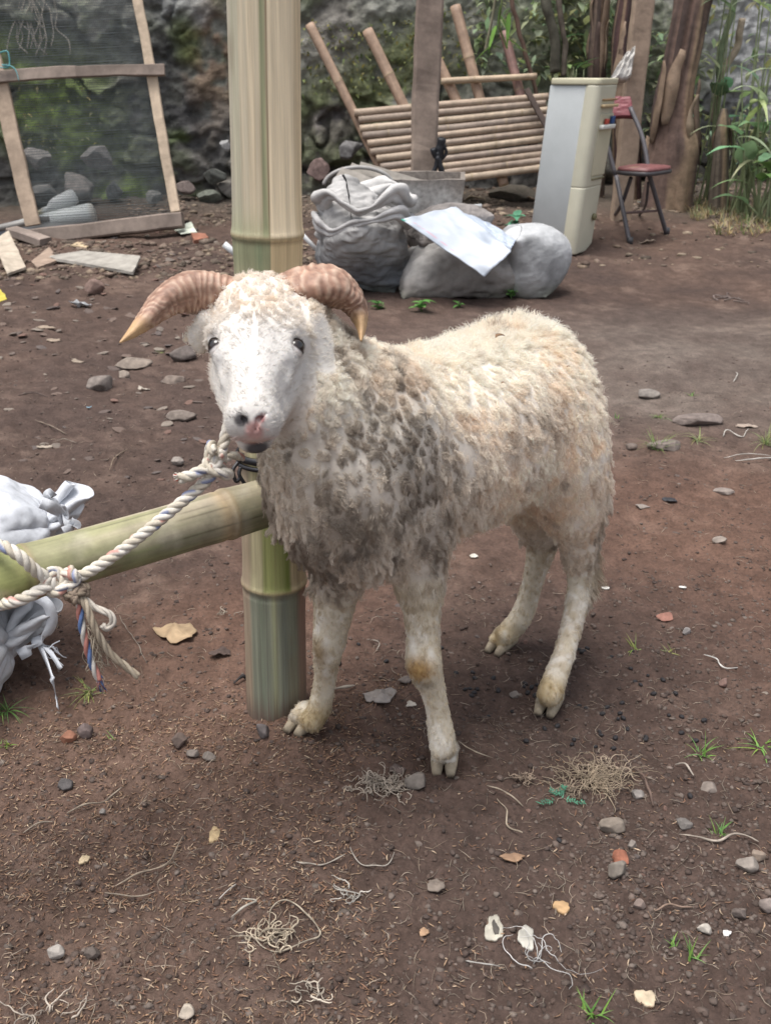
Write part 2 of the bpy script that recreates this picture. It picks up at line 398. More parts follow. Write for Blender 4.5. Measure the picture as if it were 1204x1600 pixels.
r_ = np.random.default_rng(5)
PEB = [(0, 1120, 600, 1600, 1.2), (600, 1150, 1204, 1600, 1.6), (940, 1180, 1204, 1480, 1.6), (960, 560, 1204, 1100, 1.2), (0, 430, 330, 720, 1.4), (0, 720, 380, 1100, 0.7), (480, 880, 860, 1180, 0.9)]
for (u, v) in scatter(150, PEB, 3):
    p = GP(u, v); px = r_.uniform(6, 14) * (0.75 if v < 700 else 1); s = px / ppm(p) / 2
    o = bpy.data.objects.new('pebble', protos[r_.integers(7)]); COL.objects.link(o)
    o.location = (p[0], p[1], p[2] - s * 0.22); o.scale = (s, s * r_.uniform(.75, 1.2), s * r_.uniform(.6, 1)); o.rotation_euler = (r_.uniform(-.3, .3), r_.uniform(-.3, .3), r_.uniform(0, 6.3))
    tag(o, 'small dull brown or grey pebble pressed into the bare dirt', 'pebble', 'small pebbles strewn over the dirt')
# flat thin chips of slate and bark on the left-hand dirt and near the frame
for (u, v) in scatter(170, [(0, 400, 330, 560, 3.4), (0, 560, 330, 760, 1.8), (470, 300, 640, 380, 0.5), (150, 360, 350, 430, 1)], 8):
    p = GP(u, v); px = r_.uniform(10, 27); s = px / ppm(p) / 2
    o = bpy.data.objects.new('flat_chip', protos[r_.integers(7)]); COL.objects.link(o)
    o.location = (p[0], p[1], p[2] + s * 0.1); o.scale = (s, s * r_.uniform(.5, 1), s * r_.uniform(.15, .35)); o.rotation_euler = (r_.uniform(-.25, .25), r_.uniform(-.25, .25), r_.uniform(0, 6.3))
    tag(o, 'thin flat chip of stone or bark lying on the left-hand dirt', 'chip', 'flat chips littering the dirt')

# uncountable crumbs, wood shavings and straw bits
def slivers(n, regions, L, W, cols, seed, curl=0.3, lift=0.002):
    r = np.random.default_rng(seed); pts = scatter(n, regions, seed + 1)
    C = np.array([G(u, v) for u, v in pts]); C[:, 2] = gz(C[:, 0], C[:, 1]) + ground_detail(C[:, 0], C[:, 1])
    l = r.uniform(*L, n) * r.uniform(0.6, 1.3, n); w = r.uniform(*W, n); a = r.uniform(0, 2 * math.pi, n); tl = r.normal(0, 0.18, n)
    t = np.stack([np.cos(a), np.sin(a), tl], 1); s = np.stack([-np.sin(a), np.cos(a), r.normal(0, .3, n)], 1); s = nrm(s); up = np.array([0, 0, 1.0])
    V = []; K = 4; bend = r.normal(0, curl, n)
    for k in range(K):
        f = k / (K - 1) - 0.5; c = C + t * (l * f)[:, None] + s * (bend * l * (f * f - 0.08))[:, None] + up * (lift + w * 0.5)[:, None] if np.ndim(lift) else C + t * (l * f)[:, None] + s * (bend * l * (f * f - 0.08))[:, None] + up * (lift + w * 0.25)[:, None]
        ww = w * (1 - 0.7 * abs(2 * f) ** 3)
        V += [c + s * (ww / 2)[:, None], c - s * (ww / 2)[:, None], c - up * (ww * 0.35)[:, None]]
    V = np.stack(V, 1).reshape(-1, 3); F = []
    q = []
    for k in range(K - 1):
        a0 = 3 * k; b0 = 3 * k + 3
        q += [(a0, b0, b0 + 1, a0 + 1), (a0 + 1, b0 + 1, b0 + 2, a0 + 2), (a0 + 2, b0 + 2, b0, a0)]
    F = (np.array(q)[None] + (np.arange(n) * 3 * K)[:, None, None]).reshape(-1, 4)
    cols = np.asarray(cols); ci = cols[r.integers(len(cols), size=n)] * r.uniform(.7, 1.25, n)[:, None]
    return V, F, np.repeat(ci, 3 * K, 0)
V, F, c = slivers(11000, [(-500, 1100, 0, 1700, 1.6), (-200, 1600, 800, 1900, 1.2), (0, 1120, 560, 1420, 5), (0, 1400, 620, 1600, 1.6), (480, 1060, 660, 1200, .5), (560, 1150, 1204, 1600, .9), (60, 1060, 380, 1180, .9)], (.003, .010), (.0008, .0022),
                  [(.30,.19,.12), (.22,.13,.085), (.38,.26,.17), (.17,.10,.07), (.25,.14,.09), (.45,.34,.24)], 31)
tag(mesh('wood_shavings', V, F, M_flat, None, c, origin=(0, 1, 0)), 'fine brown wood shavings strewn over the dirt before the bamboo post', 'shavings', kind='stuff')
V, F, c = slivers(2600, [(0, 1120, 1204, 1600, 3), (450, 880, 960, 1180, 1.2), (960, 600, 1204, 1150, 1), (0, 420, 340, 1100, 1.6)], (.012, .034), (.0006, .0013),
                  [(.24,.20,.16), (.34,.28,.22), (.17,.13,.10), (.26,.2,.15)], 37, curl=1.2)
tag(mesh('straw_bits', V, F, M_flat, None, c, origin=(0, 1, 0)), 'thin dry straw and root fibres lying all over the dirt', 'straw', kind='stuff')
def crumbs(n, regions, S, cols, seed, flat=0.7):
    r = np.random.default_rng(seed); B, BF = _ICO[1]; pts = scatter(n, regions, seed + 1)
    C = np.array([G(u, v) for u, v in pts]); C[:, 2] = gz(C[:, 0], C[:, 1]) + ground_detail(C[:, 0], C[:, 1])
    s = S[0] * (S[1] / S[0]) ** (r.random(n) ** 2.2)
    V = B[None] * s[:, None, None] * np.stack([r.uniform(.7, 1.2, n), r.uniform(.7, 1.2, n), r.uniform(.4, flat, n)], 1)[:, None]
    V = V * (1 + r.uniform(-.42, .35, (n, len(B), 1))) + C[:, None]
    cols = np.asarray(cols); ci = cols[r.integers(len(cols), size=n)] * r.uniform(.75, 1.2, n)[:, None]
    return V.reshape(-1, 3), (BF[None] + (np.arange(n) * len(B))[:, None, None]).reshape(-1, 3), np.repeat(ci, len(B), 0)
V, F, c = crumbs(24000, [(-500, 900, 0, 1800, 1.4), (1204, 900, 1700, 1800, 1.4), (-300, 1600, 1500, 2000, 1.2), (-400, 400, 0, 900, .6), (1204, 400, 1600, 900, .6), (0, 1100, 1204, 1600, 4), (440, 880, 1204, 1180, 2), (960, 560, 1204, 1100, 1.2), (0, 700, 400, 1100, 1.4), (0, 400, 340, 720, 1.4), (900, 1180, 1204, 1500, 1.2)], (.0013, .0062),
                 [(.080, .057, .048), (.10, .074, .062), (.068, .050, .043), (.11, .083, .07), (.135, .108, .092), (.088, .06, .049)], 51)
tag(mesh('soil_crumbs', V, F, M_stone, None, c, smooth=False, origin=(0, 1, 0)), 'loose crumbs of dark soil and grit covering the yard', 'soil crumbs', kind='stuff')
V, F, c = crumbs(5000, [(200, 285, 860, 360, 3), (0, 380, 500, 440, 1.4), (980, 250, 1204, 330, 2), (850, 300, 1204, 420, .3)], (.008, .035),
                 [(.12,.085,.068), (.16,.12,.095), (.09,.07,.055), (.20,.15,.11), (.24,.19,.14), (.13,.10,.08)], 57, .6)
tag(mesh('rubble', V, F, M_stone, None, c, origin=(0, 6, 0)), 'loose rubble and leaf litter along the foot of the wall', 'rubble', kind='stuff')
# ------------------------------------------------------------------ retaining wall
def yw(x): return 7.45 + 0.22 * np.clip(x, -4, 5)
def WP(u, v, off=0.0):          # the point of the wall face seen at (u, v), moved off metres towards the camera
    d = ray(u, v); t = 7.0
    for _ in range(40):
        p = np.array([0, 0, CAM_Z]) + d * t; t += 0.8 * (float(yw(p[0])) + 0.12 * max(p[2] - 0.2, 0) - off - p[1]) / d[1]
    return np.array([0, 0, CAM_Z]) + d * t
def cells(q, seed):             # 2-D worley: distance to the nearest and second feature, cell hash
    i = np.floor(q); best = np.full(len(q), 9.0); sec = best.copy(); hid = np.zeros(len(q))
    for dx in (-1, 0, 1):
        for dy in (-1, 0, 1):
            c = i + [dx, dy]; jx = _h(c[:, 0], c[:, 1], 0 * c[:, 0], seed) * .4 + .5; jy = _h(c[:, 0], c[:, 1], 0 * c[:, 0] + 5, seed) * .4 + .5
            d = np.hypot(q[:, 0] - c[:, 0] - jx, q[:, 1] - c[:, 1] - jy); hh = _h(c[:, 0], c[:, 1], 0 * c[:, 0] + 9, seed)
            m = d < best; sec = np.where(m, best, np.minimum(sec, d)); hid = np.where(m, hh, hid); best = np.where(m, d, best)
    return best, sec, hid
def make_wall():
    xs = np.r_[np.linspace(-9, -3.4, 60), np.linspace(-3.36, 3.4, 440), np.linspace(3.44, 9, 60)]
    zs = np.r_[np.linspace(-0.3, 2.1, 190), np.linspace(2.14, 4.5, 70)]
    X, Z = np.meshgrid(xs, zs, indexing='ij'); x = X.ravel(); z = Z.ravel(); p3 = np.stack([x, z, 0 * x], 1)
    wob = np.stack([fbm(p3 * 2.5, 3, 1), fbm(p3 * 2.5, 3, 2)], 1)
    big = vn(p3 * [.8, .8, 1], 91); f1, f2, hid = cells(np.stack([x * 3.0, z * 4.6], 1) * 1.0 + 1.15 * wob + .35 * np.stack([fbm(p3 * 7, 2, 92), fbm(p3 * 7, 2, 93)], 1), 3)
    e = sstep(0.02, 0.22, f2 - f1)
    # stones are bare in the lower and left part, plastered with earth and moss above
    left = 1 - sstep(-1.9, -0.9, x)
    line = 0.75 + 0.25 * fbm(p3 * 1.5, 3, 8)
    bare = np.clip(1 - sstep(line - 0.15, line + 0.25, z) + 0.55 * left * sstep(-0.2, 0.3, fbm(p3 * 1.1, 3, 18)), 0, 1)
    n = fbm(p3 * 3, 4, 11); n2 = fbm(p3 * 11, 4, 12); n3 = fbm(p3 * 30, 3, 13)
    rel = bare * (0.12 * e * (0.45 + 0.75 * hid) - 0.04) + 0.07 * n + 0.045 * n2 + 0.016 * n3
    Y = yw(x) + 0.12 * np.clip(z - 0.2, 0, 9) - rel
    V = np.stack([x, Y, z], 1)
    stone = mixc((.12, .12, .12), (.29, .275, .255), np.clip(0.5 + 0.5 * hid + 0.4 * n2, 0, 1))
    earth = mixc((.17, .175, .145), (.33, .325, .29), np.clip(0.5 + 0.9 * n + 0.5 * n2, 0, 1))
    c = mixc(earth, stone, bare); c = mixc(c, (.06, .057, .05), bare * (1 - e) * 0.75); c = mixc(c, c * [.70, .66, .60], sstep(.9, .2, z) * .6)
    moss = np.array([.13, .18, .045]); dmoss = np.array([.12, .145, .07])
    mm = sstep(0.0, 0.35, fbm(p3 * 1.9, 4, 25) + 0.15) * sstep(-0.25, 0.25, n2 + 0.5 * n3 + .1); c = mixc(c, dmoss, 0.65 * mm)
    def wb(u, v, ru, rv):
        q = WP(u, v); k = ppm(q); return blob(np.stack([x, z], 1) + 0.10 * np.stack([n, n2], 1), (q[0], q[2]), (ru / k, rv / k))
    c = mixc(c, moss * 1.5, 0.95 * wb(70, 165, 80, 65) * sstep(-.4, .1, n2 + .2)); c = mixc(c, moss, 0.75 * wb(120, 215, 70, 40)); c = mixc(c, moss * 0.8, 0.7 * wb(30, 70, 50, 40))
    c = mixc(c, moss * 1.4, 0.9 * wb(210, 300, 22, 22)); c = mixc(c, moss * 1.3, 0.9 * wb(278, 212, 16, 14)); c = mixc(c, moss * 1.4, 0.8 * wb(160, 315, 20, 20))
    c = mixc(c, (.052, .052, .056), 0.8 * wb(255, 130, 55, 110) * sstep(-.5, .2, n2 + .2)); c = mixc(c, (.22, .155, .115), 0.85 * wb(332, 80, 42, 90) * sstep(-.35, .1, n2 + .1))
    c = mixc(c, (.27, .28, .29), 0.6 * wb(290, 10, 50, 25)); c = mixc(c, moss * .7, .6 * wb(290, 60, 22, 40))
    c = mixc(c, (.15, .175, .075), 0.75 * wb(530, 170, 70, 50) * sstep(-.3, .2, n2 + .2)); c = mixc(c, (.18, .20, .10), 0.7 * wb(620, 110, 110, 60) * sstep(-.3, .2, n2 + .2))
    c = mixc(c, (.20, .18, .165), .7 * wb(520, 55, 50, 50)); c = mixc(c, (.17, .15, .14), .8 * wb(520, 195, 45, 25))
    c = mixc(c, (.50, .50, .53), 0.6 * wb(1180, 60, 90, 110)); c = mixc(c, (.22, .25, .16), .6 * wb(900, 100, 110, 120))  # first mix paints pale background haze into the wall's upper right
    c = c * (1 + 0.22 * n3[:, None])
    m = vmat('wall_stone', rough=0.95, bump=0.9, bscale=22, var=0.35, vscale=16, bdist=0.03, spec=0.15, detail=9)
    F = grid_faces(len(xs), len(zs))
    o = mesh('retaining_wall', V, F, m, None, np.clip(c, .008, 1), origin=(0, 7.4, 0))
    tag(o, 'rough mossy stone and earth retaining wall across the back of the yard', 'wall')
make_wall()
# ------------------------------------------------------------------ the ram: one smooth body surface from a blended distance field
class Field:
    def __init__(s, lo, hi, step):
        s.lo = np.array(lo, float); s.step = step; s.n = (np.ceil((np.array(hi) - s.lo) / step)).astype(int) + 1
        s.d = np.full(s.n, 0.5, np.float32); s.ops = []
    def add(s, kind, prm, k, reach):
        """kind: 'u' smooth union / 's' smooth subtraction; prm: (fn(P)->d, lo, hi) with a bounding box"""
        s.ops.append((kind, prm, k, reach))
    def apply(s):
        for kind, (fn, lo, hi), k, reach in s.ops:
            a = np.clip(np.floor((np.asarray(lo) - reach - s.lo) / s.step).astype(int), 0, s.n); b = np.clip(np.ceil((np.asarray(hi) + reach - s.lo) / s.step).astype(int) + 1, 0, s.n)
            if (b <= a).any(): continue
            g = np.meshgrid(*[s.lo[i] + np.arange(a[i], b[i]) * s.step for i in range(3)], indexing='ij')
            d = fn(np.stack(g, -1)).astype(np.float32); v = s.d[a[0]:b[0], a[1]:b[1], a[2]:b[2]]
            v[...] = comb(kind, v, d, k)
    def at(s, p):
        r = np.full(len(p), 0.5)
        for kind, (fn, lo, hi), k, reach in s.ops:
            m = ((p > np.asarray(lo) - reach) & (p < np.asarray(hi) + reach)).all(1)
            if m.any(): r[m] = comb(kind, r[m], fn(p[m]), k)
        return r
    def surface(s):
        D = s.d; S = D < 0; nx, ny, nz = D.shape
        c = S[:-1, :-1, :-1].astype(np.int8)
        for dx, dy, dz in [(0,0,1),(0,1,0),(0,1,1),(1,0,0),(1,0,1),(1,1,0),(1,1,1)]:
            c = c + S[dx:nx-1+dx, dy:ny-1+dy, dz:nz-1+dz]
        act = (c > 0) & (c < 8); I = np.argwhere(act); idx = np.full(act.shape, -1, np.int64); idx[act] = np.arange(len(I))
        acc = np.zeros((len(I), 3)); cnt = np.zeros(len(I))
        E = [((a, b, 0), (a, b, 1)) for a in (0,1) for b in (0,1)] + [((a, 0, b), (a, 1, b)) for a in (0,1) for b in (0,1)] + [((0, a, b), (1, a, b)) for a in (0,1) for b in (0,1)]
        for p, q in E:
            p = np.array(p); q = np.array(q); A = I + p; B = I + q
            da = D[A[:, 0], A[:, 1], A[:, 2]]; db = D[B[:, 0], B[:, 1], B[:, 2]]; m = (da < 0) != (db < 0)
            t = np.where(m, da / np.where(m, da - db, 1), 0); acc[m] += (p + (q - p) * t[:, None])[m]; cnt[m] += 1
        V = s.lo + (I + acc / cnt[:, None]) * s.step; Q = []
        for ax in range(3):
            o1, o2 = [(1, 2), (2, 0), (0, 1)][ax]
            sl0 = [slice(1, -1)] * 3; sl1 = [slice(1, -1)] * 3; sl0[ax] = slice(0, -1); sl1[ax] = slice(1, None)
            a = S[tuple(sl0)]; b = S[tuple(sl1)]; C = np.argwhere(a != b); off = np.ones(3, int); off[ax] = 0; C = C + off
            inside = S[C[:, 0], C[:, 1], C[:, 2]]
            e1 = np.zeros(3, int); e2 = np.zeros(3, int); e1[o1] = 1; e2[o2] = 1
            q = np.stack([idx[tuple((C - e1 - e2).T)], idx[tuple((C - e2).T)], idx[tuple(C.T)], idx[tuple((C - e1).T)]], 1)
            q[~inside] = q[~inside][:, ::-1]; Q.append(q)
        return V, np.concatenate(Q)
def comb(kind, a, b, k):
    if kind == 's':
        b = -b; h = np.clip(0.5 - 0.5 * (b - a) / k, 0, 1) if k else 0
        return np.maximum(a, b) + (k * 0.25 * np.clip(1 - np.abs(a - b) / k, 0, 1) ** 2 if k else 0)
    return np.minimum(a, b) - (k * 0.25 * np.clip(1 - np.abs(a - b) / k, 0, 1) ** 2 if k else 0)
def capsule(a, b, ra, rb):
    a = np.asarray(a, float); b = np.asarray(b, float); ab = b - a; L = max(ab @ ab, 1e-9)
    def f(p):
        t = np.clip(((p - a) @ ab) / L, 0, 1); return np.linalg.norm(p - a - t[..., None] * ab, axis=-1) - (ra + (rb - ra) * t)
    return f, np.minimum(a - ra, b - rb), np.maximum(a + ra, b + rb)
def ellip(c, ax, r):
    c = np.asarray(c, float); ax = np.asarray(ax, float); r = np.asarray(r, float)
    def f(p):
        q = (p - c) @ ax.T; k0 = np.linalg.norm(q / r, axis=-1); k1 = np.linalg.norm(q / r ** 2, axis=-1); return k0 * (k0 - 1) / np.maximum(k1, 1e-6)
    e = np.sqrt(((ax * r[:, None]) ** 2).sum(0)); return f, c - e, c + e

PH = R(51); A_ = np.array([math.cos(PH), math.sin(PH), 0]); L_ = np.array([math.sin(PH), -math.cos(PH), 0]); Z_ = np.array([0, 0, 1.0])
O_ = np.array([-0.022, 1.325, 0])
BX = np.array([A_, L_, Z_])
FD = Field((-0.42, 0.92, -0.02), (0.52, 1.95, 0.90), 0.0048)
def U(p, k=0.03): FD.add('u', p, k, k + 0.012)
def SUB(p, k=0.006): FD.add('s', p, k, k + 0.012)
# trunk: (distance back, sideways, height of centre, half-length, half-width, half-height)
for s, l, zc, rl, rw, rh in [(-.070, .018, .468, .072, .078, .104), (-.01, 0, .505, .11, .112, .148), (.10, .005, .495, .13, .122, .142), (.21, .012, .487, .13, .125, .142),
                             (.31, .022, .507, .12, .118, .130), (.375, .03, .505, .10, .098, .116)]:
    U(ellip(O_ + A_ * s + L_ * l + Z_ * zc, BX, (rl, rw, rh)), 0.05)
# neck and bib
N0 = np.array([-.045, 1.28, .575]); N1 = np.array([-.120, 1.225, .700])
U(capsule(N0, N1, .098, .050), .05)
U(capsule((-.065, 1.245, .50), (-.105, 1.20, .61), .082, .052), .05)
U(capsule((-.048, 1.27, .435), (-.065, 1.24, .52), .055, .072), .05)
# legs: pixel chains (u, v, y, radius)
LEG = {
 'fr': [(628, 790, 1.315, .060), (650, 868, 1.30, .038), (658, 940, 1.29, .0300), (661, 1005, 1.28, .0268), (662, 1038, 1.268, .0285), (675, 1075, 1.272, .0200), (683, 1110, 1.274, .0182), (689, 1146, 1.272, .0205), (691, 1170, 1.266, .0180)],
 'fl': [(535, 850, 1.39, .046), (525, 925, 1.385, .0275), (518, 975, 1.38, .0265), (513, 1008, 1.372, .0275), (509, 1048, 1.378, .0195), (504, 1083, 1.382, .0182), (498, 1108, 1.38, .0190), (486, 1128, 1.372, .0150)],
 'rr': [(858, 660, 1.56, .088), (893, 745, 1.565, .060), (902, 820, 1.575, .041), (908, 895, 1.585, .0285), (899, 950, 1.555, .0220), (884, 1010, 1.51, .0195), (870, 1050, 1.475, .0205), (862, 1074, 1.457, .0210), (857, 1088, 1.449, .0185)],
 'rl': [(800, 700, 1.66, .09), (840, 790, 1.68, .055), (847, 840, 1.70, .034), (838, 885, 1.70, .0245), (826, 930, 1.695, .0215), (813, 965, 1.685, .0225), (798, 983, 1.677, .0205), (789, 993, 1.668, .0180)],
}
LP = {k: [P(u, v, y) for u, v, y, r in c] for k, c in LEG.items()}; LR = {k: [c[3] for c in v] for k, v in LEG.items()}
for k in LEG:
    ch = spline([np.r_[p_, r_ * (.84 if i < 3 else .77)] for i, (p_, r_) in enumerate(zip(LP[k], LR[k]))], 3)
    for i in range(len(ch) - 1):
        U(capsule(ch[i][:3], ch[i + 1][:3], ch[i][3], ch[i + 1][3]), 0.010 if i > 5 else (0.022 if i > 2 else 0.040))
def g3(u, v): p = G(u, v); return np.array([p[0], p[1], GZ(p[0], p[1]) - .002])
FEET = {'fr': (g3(692, 1226), g3(694, 1186)), 'fl': (g3(450, 1170), g3(486, 1140)), 'rr': (g3(845, 1129), g3(860, 1096)), 'rl': (g3(763, 1025), g3(790, 1003))}
for k, (t, h) in FEET.items():
    f = nrm(t - h); sd = nrm(np.cross(f, Z_)); e = LP[k][-1]
    for s in (-1, 1):
        U(capsule(e + sd * s * .004, h + f * .010 + sd * s * .0080 + Z_ * .027, .0125, .0125), .008)
        U(capsule(h + f * .006 + sd * s * .0080 + Z_ * .026, h + f * .030 + sd * s * .0088 + Z_ * .022, .0125, .0100), .003)
# stifle folds in front of the hind legs
U(capsule(P(845, 720, 1.52), P(880, 790, 1.55), .05, .04), .05)
# tail hanging behind
U(capsule(O_ + A_ * .47 + L_ * .04 + Z_ * .54, O_ + A_ * .485 + L_ * .04 + Z_ * .40, .024, .016), .03)

# head frame
HS = P(402, 528, 1.175); HM = P(393, 670, 1.048)
He = nrm(HM - HS); Hx = nrm(np.array([1.0, 0.10, 0.0]) - He * He[0]); Hx = nrm(Hx - He * (Hx @ He)); Hn = np.cross(Hx, He); Hn = Hn if Hn[1] < 0 else -Hn
HB = np.array([Hx, He, Hn]); HS = HS + Hn * -.012
def H(x, e, n): return HS + Hx * x + He * (e * .87) + Hn * n
U(ellip(H(0, -.012, -.004), HB, (.053, .062, .050)), .02)
U(ellip(H(0, -.062, .010), HB, (.056, .030, .040)), .02); U(ellip(H(0, -.078, -.010), HB, (.050, .032, .046)), .02)
U(capsule(H(0, -.03, -.040), N1, .040, .048), .03)
U(capsule(H(0, .0, .006), H(0, .128, .010), .043, .0245), .015)
for sx in (-1, 1):
    U(capsule(H(.036 * sx, .006, .016), H(.027 * sx, .07, .011), .0205, .0135), .012)
    SUB(ellip(H(.040 * sx, .088, .022), HB, (.0075, .024, .010)), .012)   # brow and cheekbone
    U(capsule(H(.030 * sx, .03, -.030), H(.016 * sx, .115, -.018), .026, .016), .02)  # jaw
U(capsule(H(0, .03, -.037), H(0, .12, -.028), .036, .018), .02)
U(ellip(H(0, .138, .002), HB, (.0285, .0255, .0265)), .012)
for sx in (-1, 1): U(ellip(H(.013 * sx, .145, .004), HB, (.0155, .0165, .0215)), .008)
U(ellip(H(0, .136, -.031), HB, (.0205, .020, .0135)), .006)
EYE = {s: H(.0440 * s, .026, .0180) for s in (-1, 1)}
for sx in (-1, 1):
    SUB(ellip(H(.052 * sx, .026, .027), HB, (.010, .0115, .007)), .008)
    SUB(capsule(H(.0045 * sx, .1665, .010), H(.0075 * sx, .1585, .0195), .0014, .0022), .003)
    SUB(capsule(H(.0075 * sx, .1585, .0195), H(.0150 * sx, .1500, .0225), .0024, .0014), .003)
    SUB(capsule(H(0, .1640, -.0205), H(.0155 * sx, .1500, -.0185), .0013, .0013), .004)
    SUB(capsule(H(.0155 * sx, .1500, -.0185), H(.022 * sx, .125, -.019), .0013, .0010), .004)
SUB(capsule(H(0, .1690, .008), H(0, .1690, -.014), .0009, .0009), .003)
# ears, folded back under the horns
EAR = [(P(487, 498, 1.20), P(503, 545, 1.205), P(499, 572, 1.195)), (P(325, 498, 1.215), P(313, 528, 1.225), P(315, 548, 1.22))]
for a, b, c in EAR:
    U(capsule(a, b, .013, .0125), .012); U(capsule(b, c, .0125, .005), .008)
FD.apply(); BV, BF = FD.surface()
# refine the face once so that nostrils, lips and eyelids keep their shape
hc = H(0, .07, 0)
bm = bmesh.new(); vs_ = [bm.verts.new(v) for v in BV]
for f in BF: bm.faces.new([vs_[i] for i in f])
bm.verts.ensure_lookup_table()
near = np.linalg.norm(BV - hc, axis=1) < .115; near &= ((BV - HS) @ He) > -.01
ed = [e for e in bm.edges if near[e.verts[0].index] and near[e.verts[1].index]] if False else None
for i, v in enumerate(bm.verts): v.index = i
ed = [e for e in bm.edges if near[e.verts[0].index] and near[e.verts[1].index]]
bmesh.ops.subdivide_edges(bm, edges=ed, cuts=1, use_grid_fill=True)
bmesh.ops.triangulate(bm, faces=bm.faces[:])
bm.verts.ensure_lookup_table()
BV = np.array([v.co[:] for v in bm.verts]); BF = np.array([[v.index for v in f.verts] for f in bm.faces]); bm.free()
def grad(p, h=.0008):
    return np.stack([(FD.at(p + [h, 0, 0]) - FD.at(p - [h, 0, 0])), (FD.at(p + [0, h, 0]) - FD.at(p - [0, h, 0])), (FD.at(p + [0, 0, h]) - FD.at(p - [0, 0, h]))], 1) / (2 * h)
for _ in range(2):
    g = grad(BV); d = FD.at(BV); g2 = np.maximum((g * g).sum(1), .2); BV = BV - np.clip(d / g2, -.003, .003)[:, None] * g
BN = nrm(grad(BV))

# ---- regions and painted coat colour (dirt, stains and skin, plus top light on the back and eye-hollow shade)
def segd(p, a, b):
    a = np.asarray(a); b = np.asarray(b); ab = b - a; t = np.clip(((p - a) @ ab) / (ab @ ab), 0, 1); return np.linalg.norm(p - a - t[:, None] * ab, axis=1), t
def regions(p):
    d = {}
    hd = (p - HS) @ HB.T; d['hx'], d['he'], d['hn'] = hd[:, 0], hd[:, 1] / .87, hd[:, 2]
    fd, ft = segd(p, H(0, -.05, -.005), H(0, .15, -.005)); d['face'] = 1 - sstep(.064, .071, fd + .008 * fbm(p * 40, 2, 3) - .008 * sstep(.02, .06, d['he'])); d['face'] *= sstep(-.085, -.062, d['hn'] + .35 * np.clip(d['he'], 0, 1))
    for a, b, c in EAR:
        dd, _ = segd(p, a + (c - a) * .15, c); d['face'] = np.maximum(d['face'], 1 - sstep(.017, .022, dd))
    for k in LEG:
        dd = np.full(len(p), 9.0); hh = np.zeros(len(p))
        for i in range(len(LP[k]) - 1):
            s, t = segd(p, LP[k][i], LP[k][i + 1]); m = s < dd; dd = np.where(m, s, dd); hh = np.where(m, i + t, hh)
        d[k] = (dd, hh)
    top = {'fr': 1.45, 'fl': 1.1, 'rr': 3.0, 'rl': 2.1}
    leg = np.zeros(len(p))
    for k in LEG:
        dd, hh = d[k]; leg = np.maximum(leg, (1 - sstep(.045, .06, dd)) * sstep(top[k] - .5, top[k] + .3, hh))
    leg = np.maximum(leg, 1 - sstep(.13, .16, p[:, 2])); d['leg'] = leg * (1 - d['face'])
    q = p - O_; d['s'] = q @ A_; d['l'] = q @ L_; d['z'] = p[:, 2]
    return d
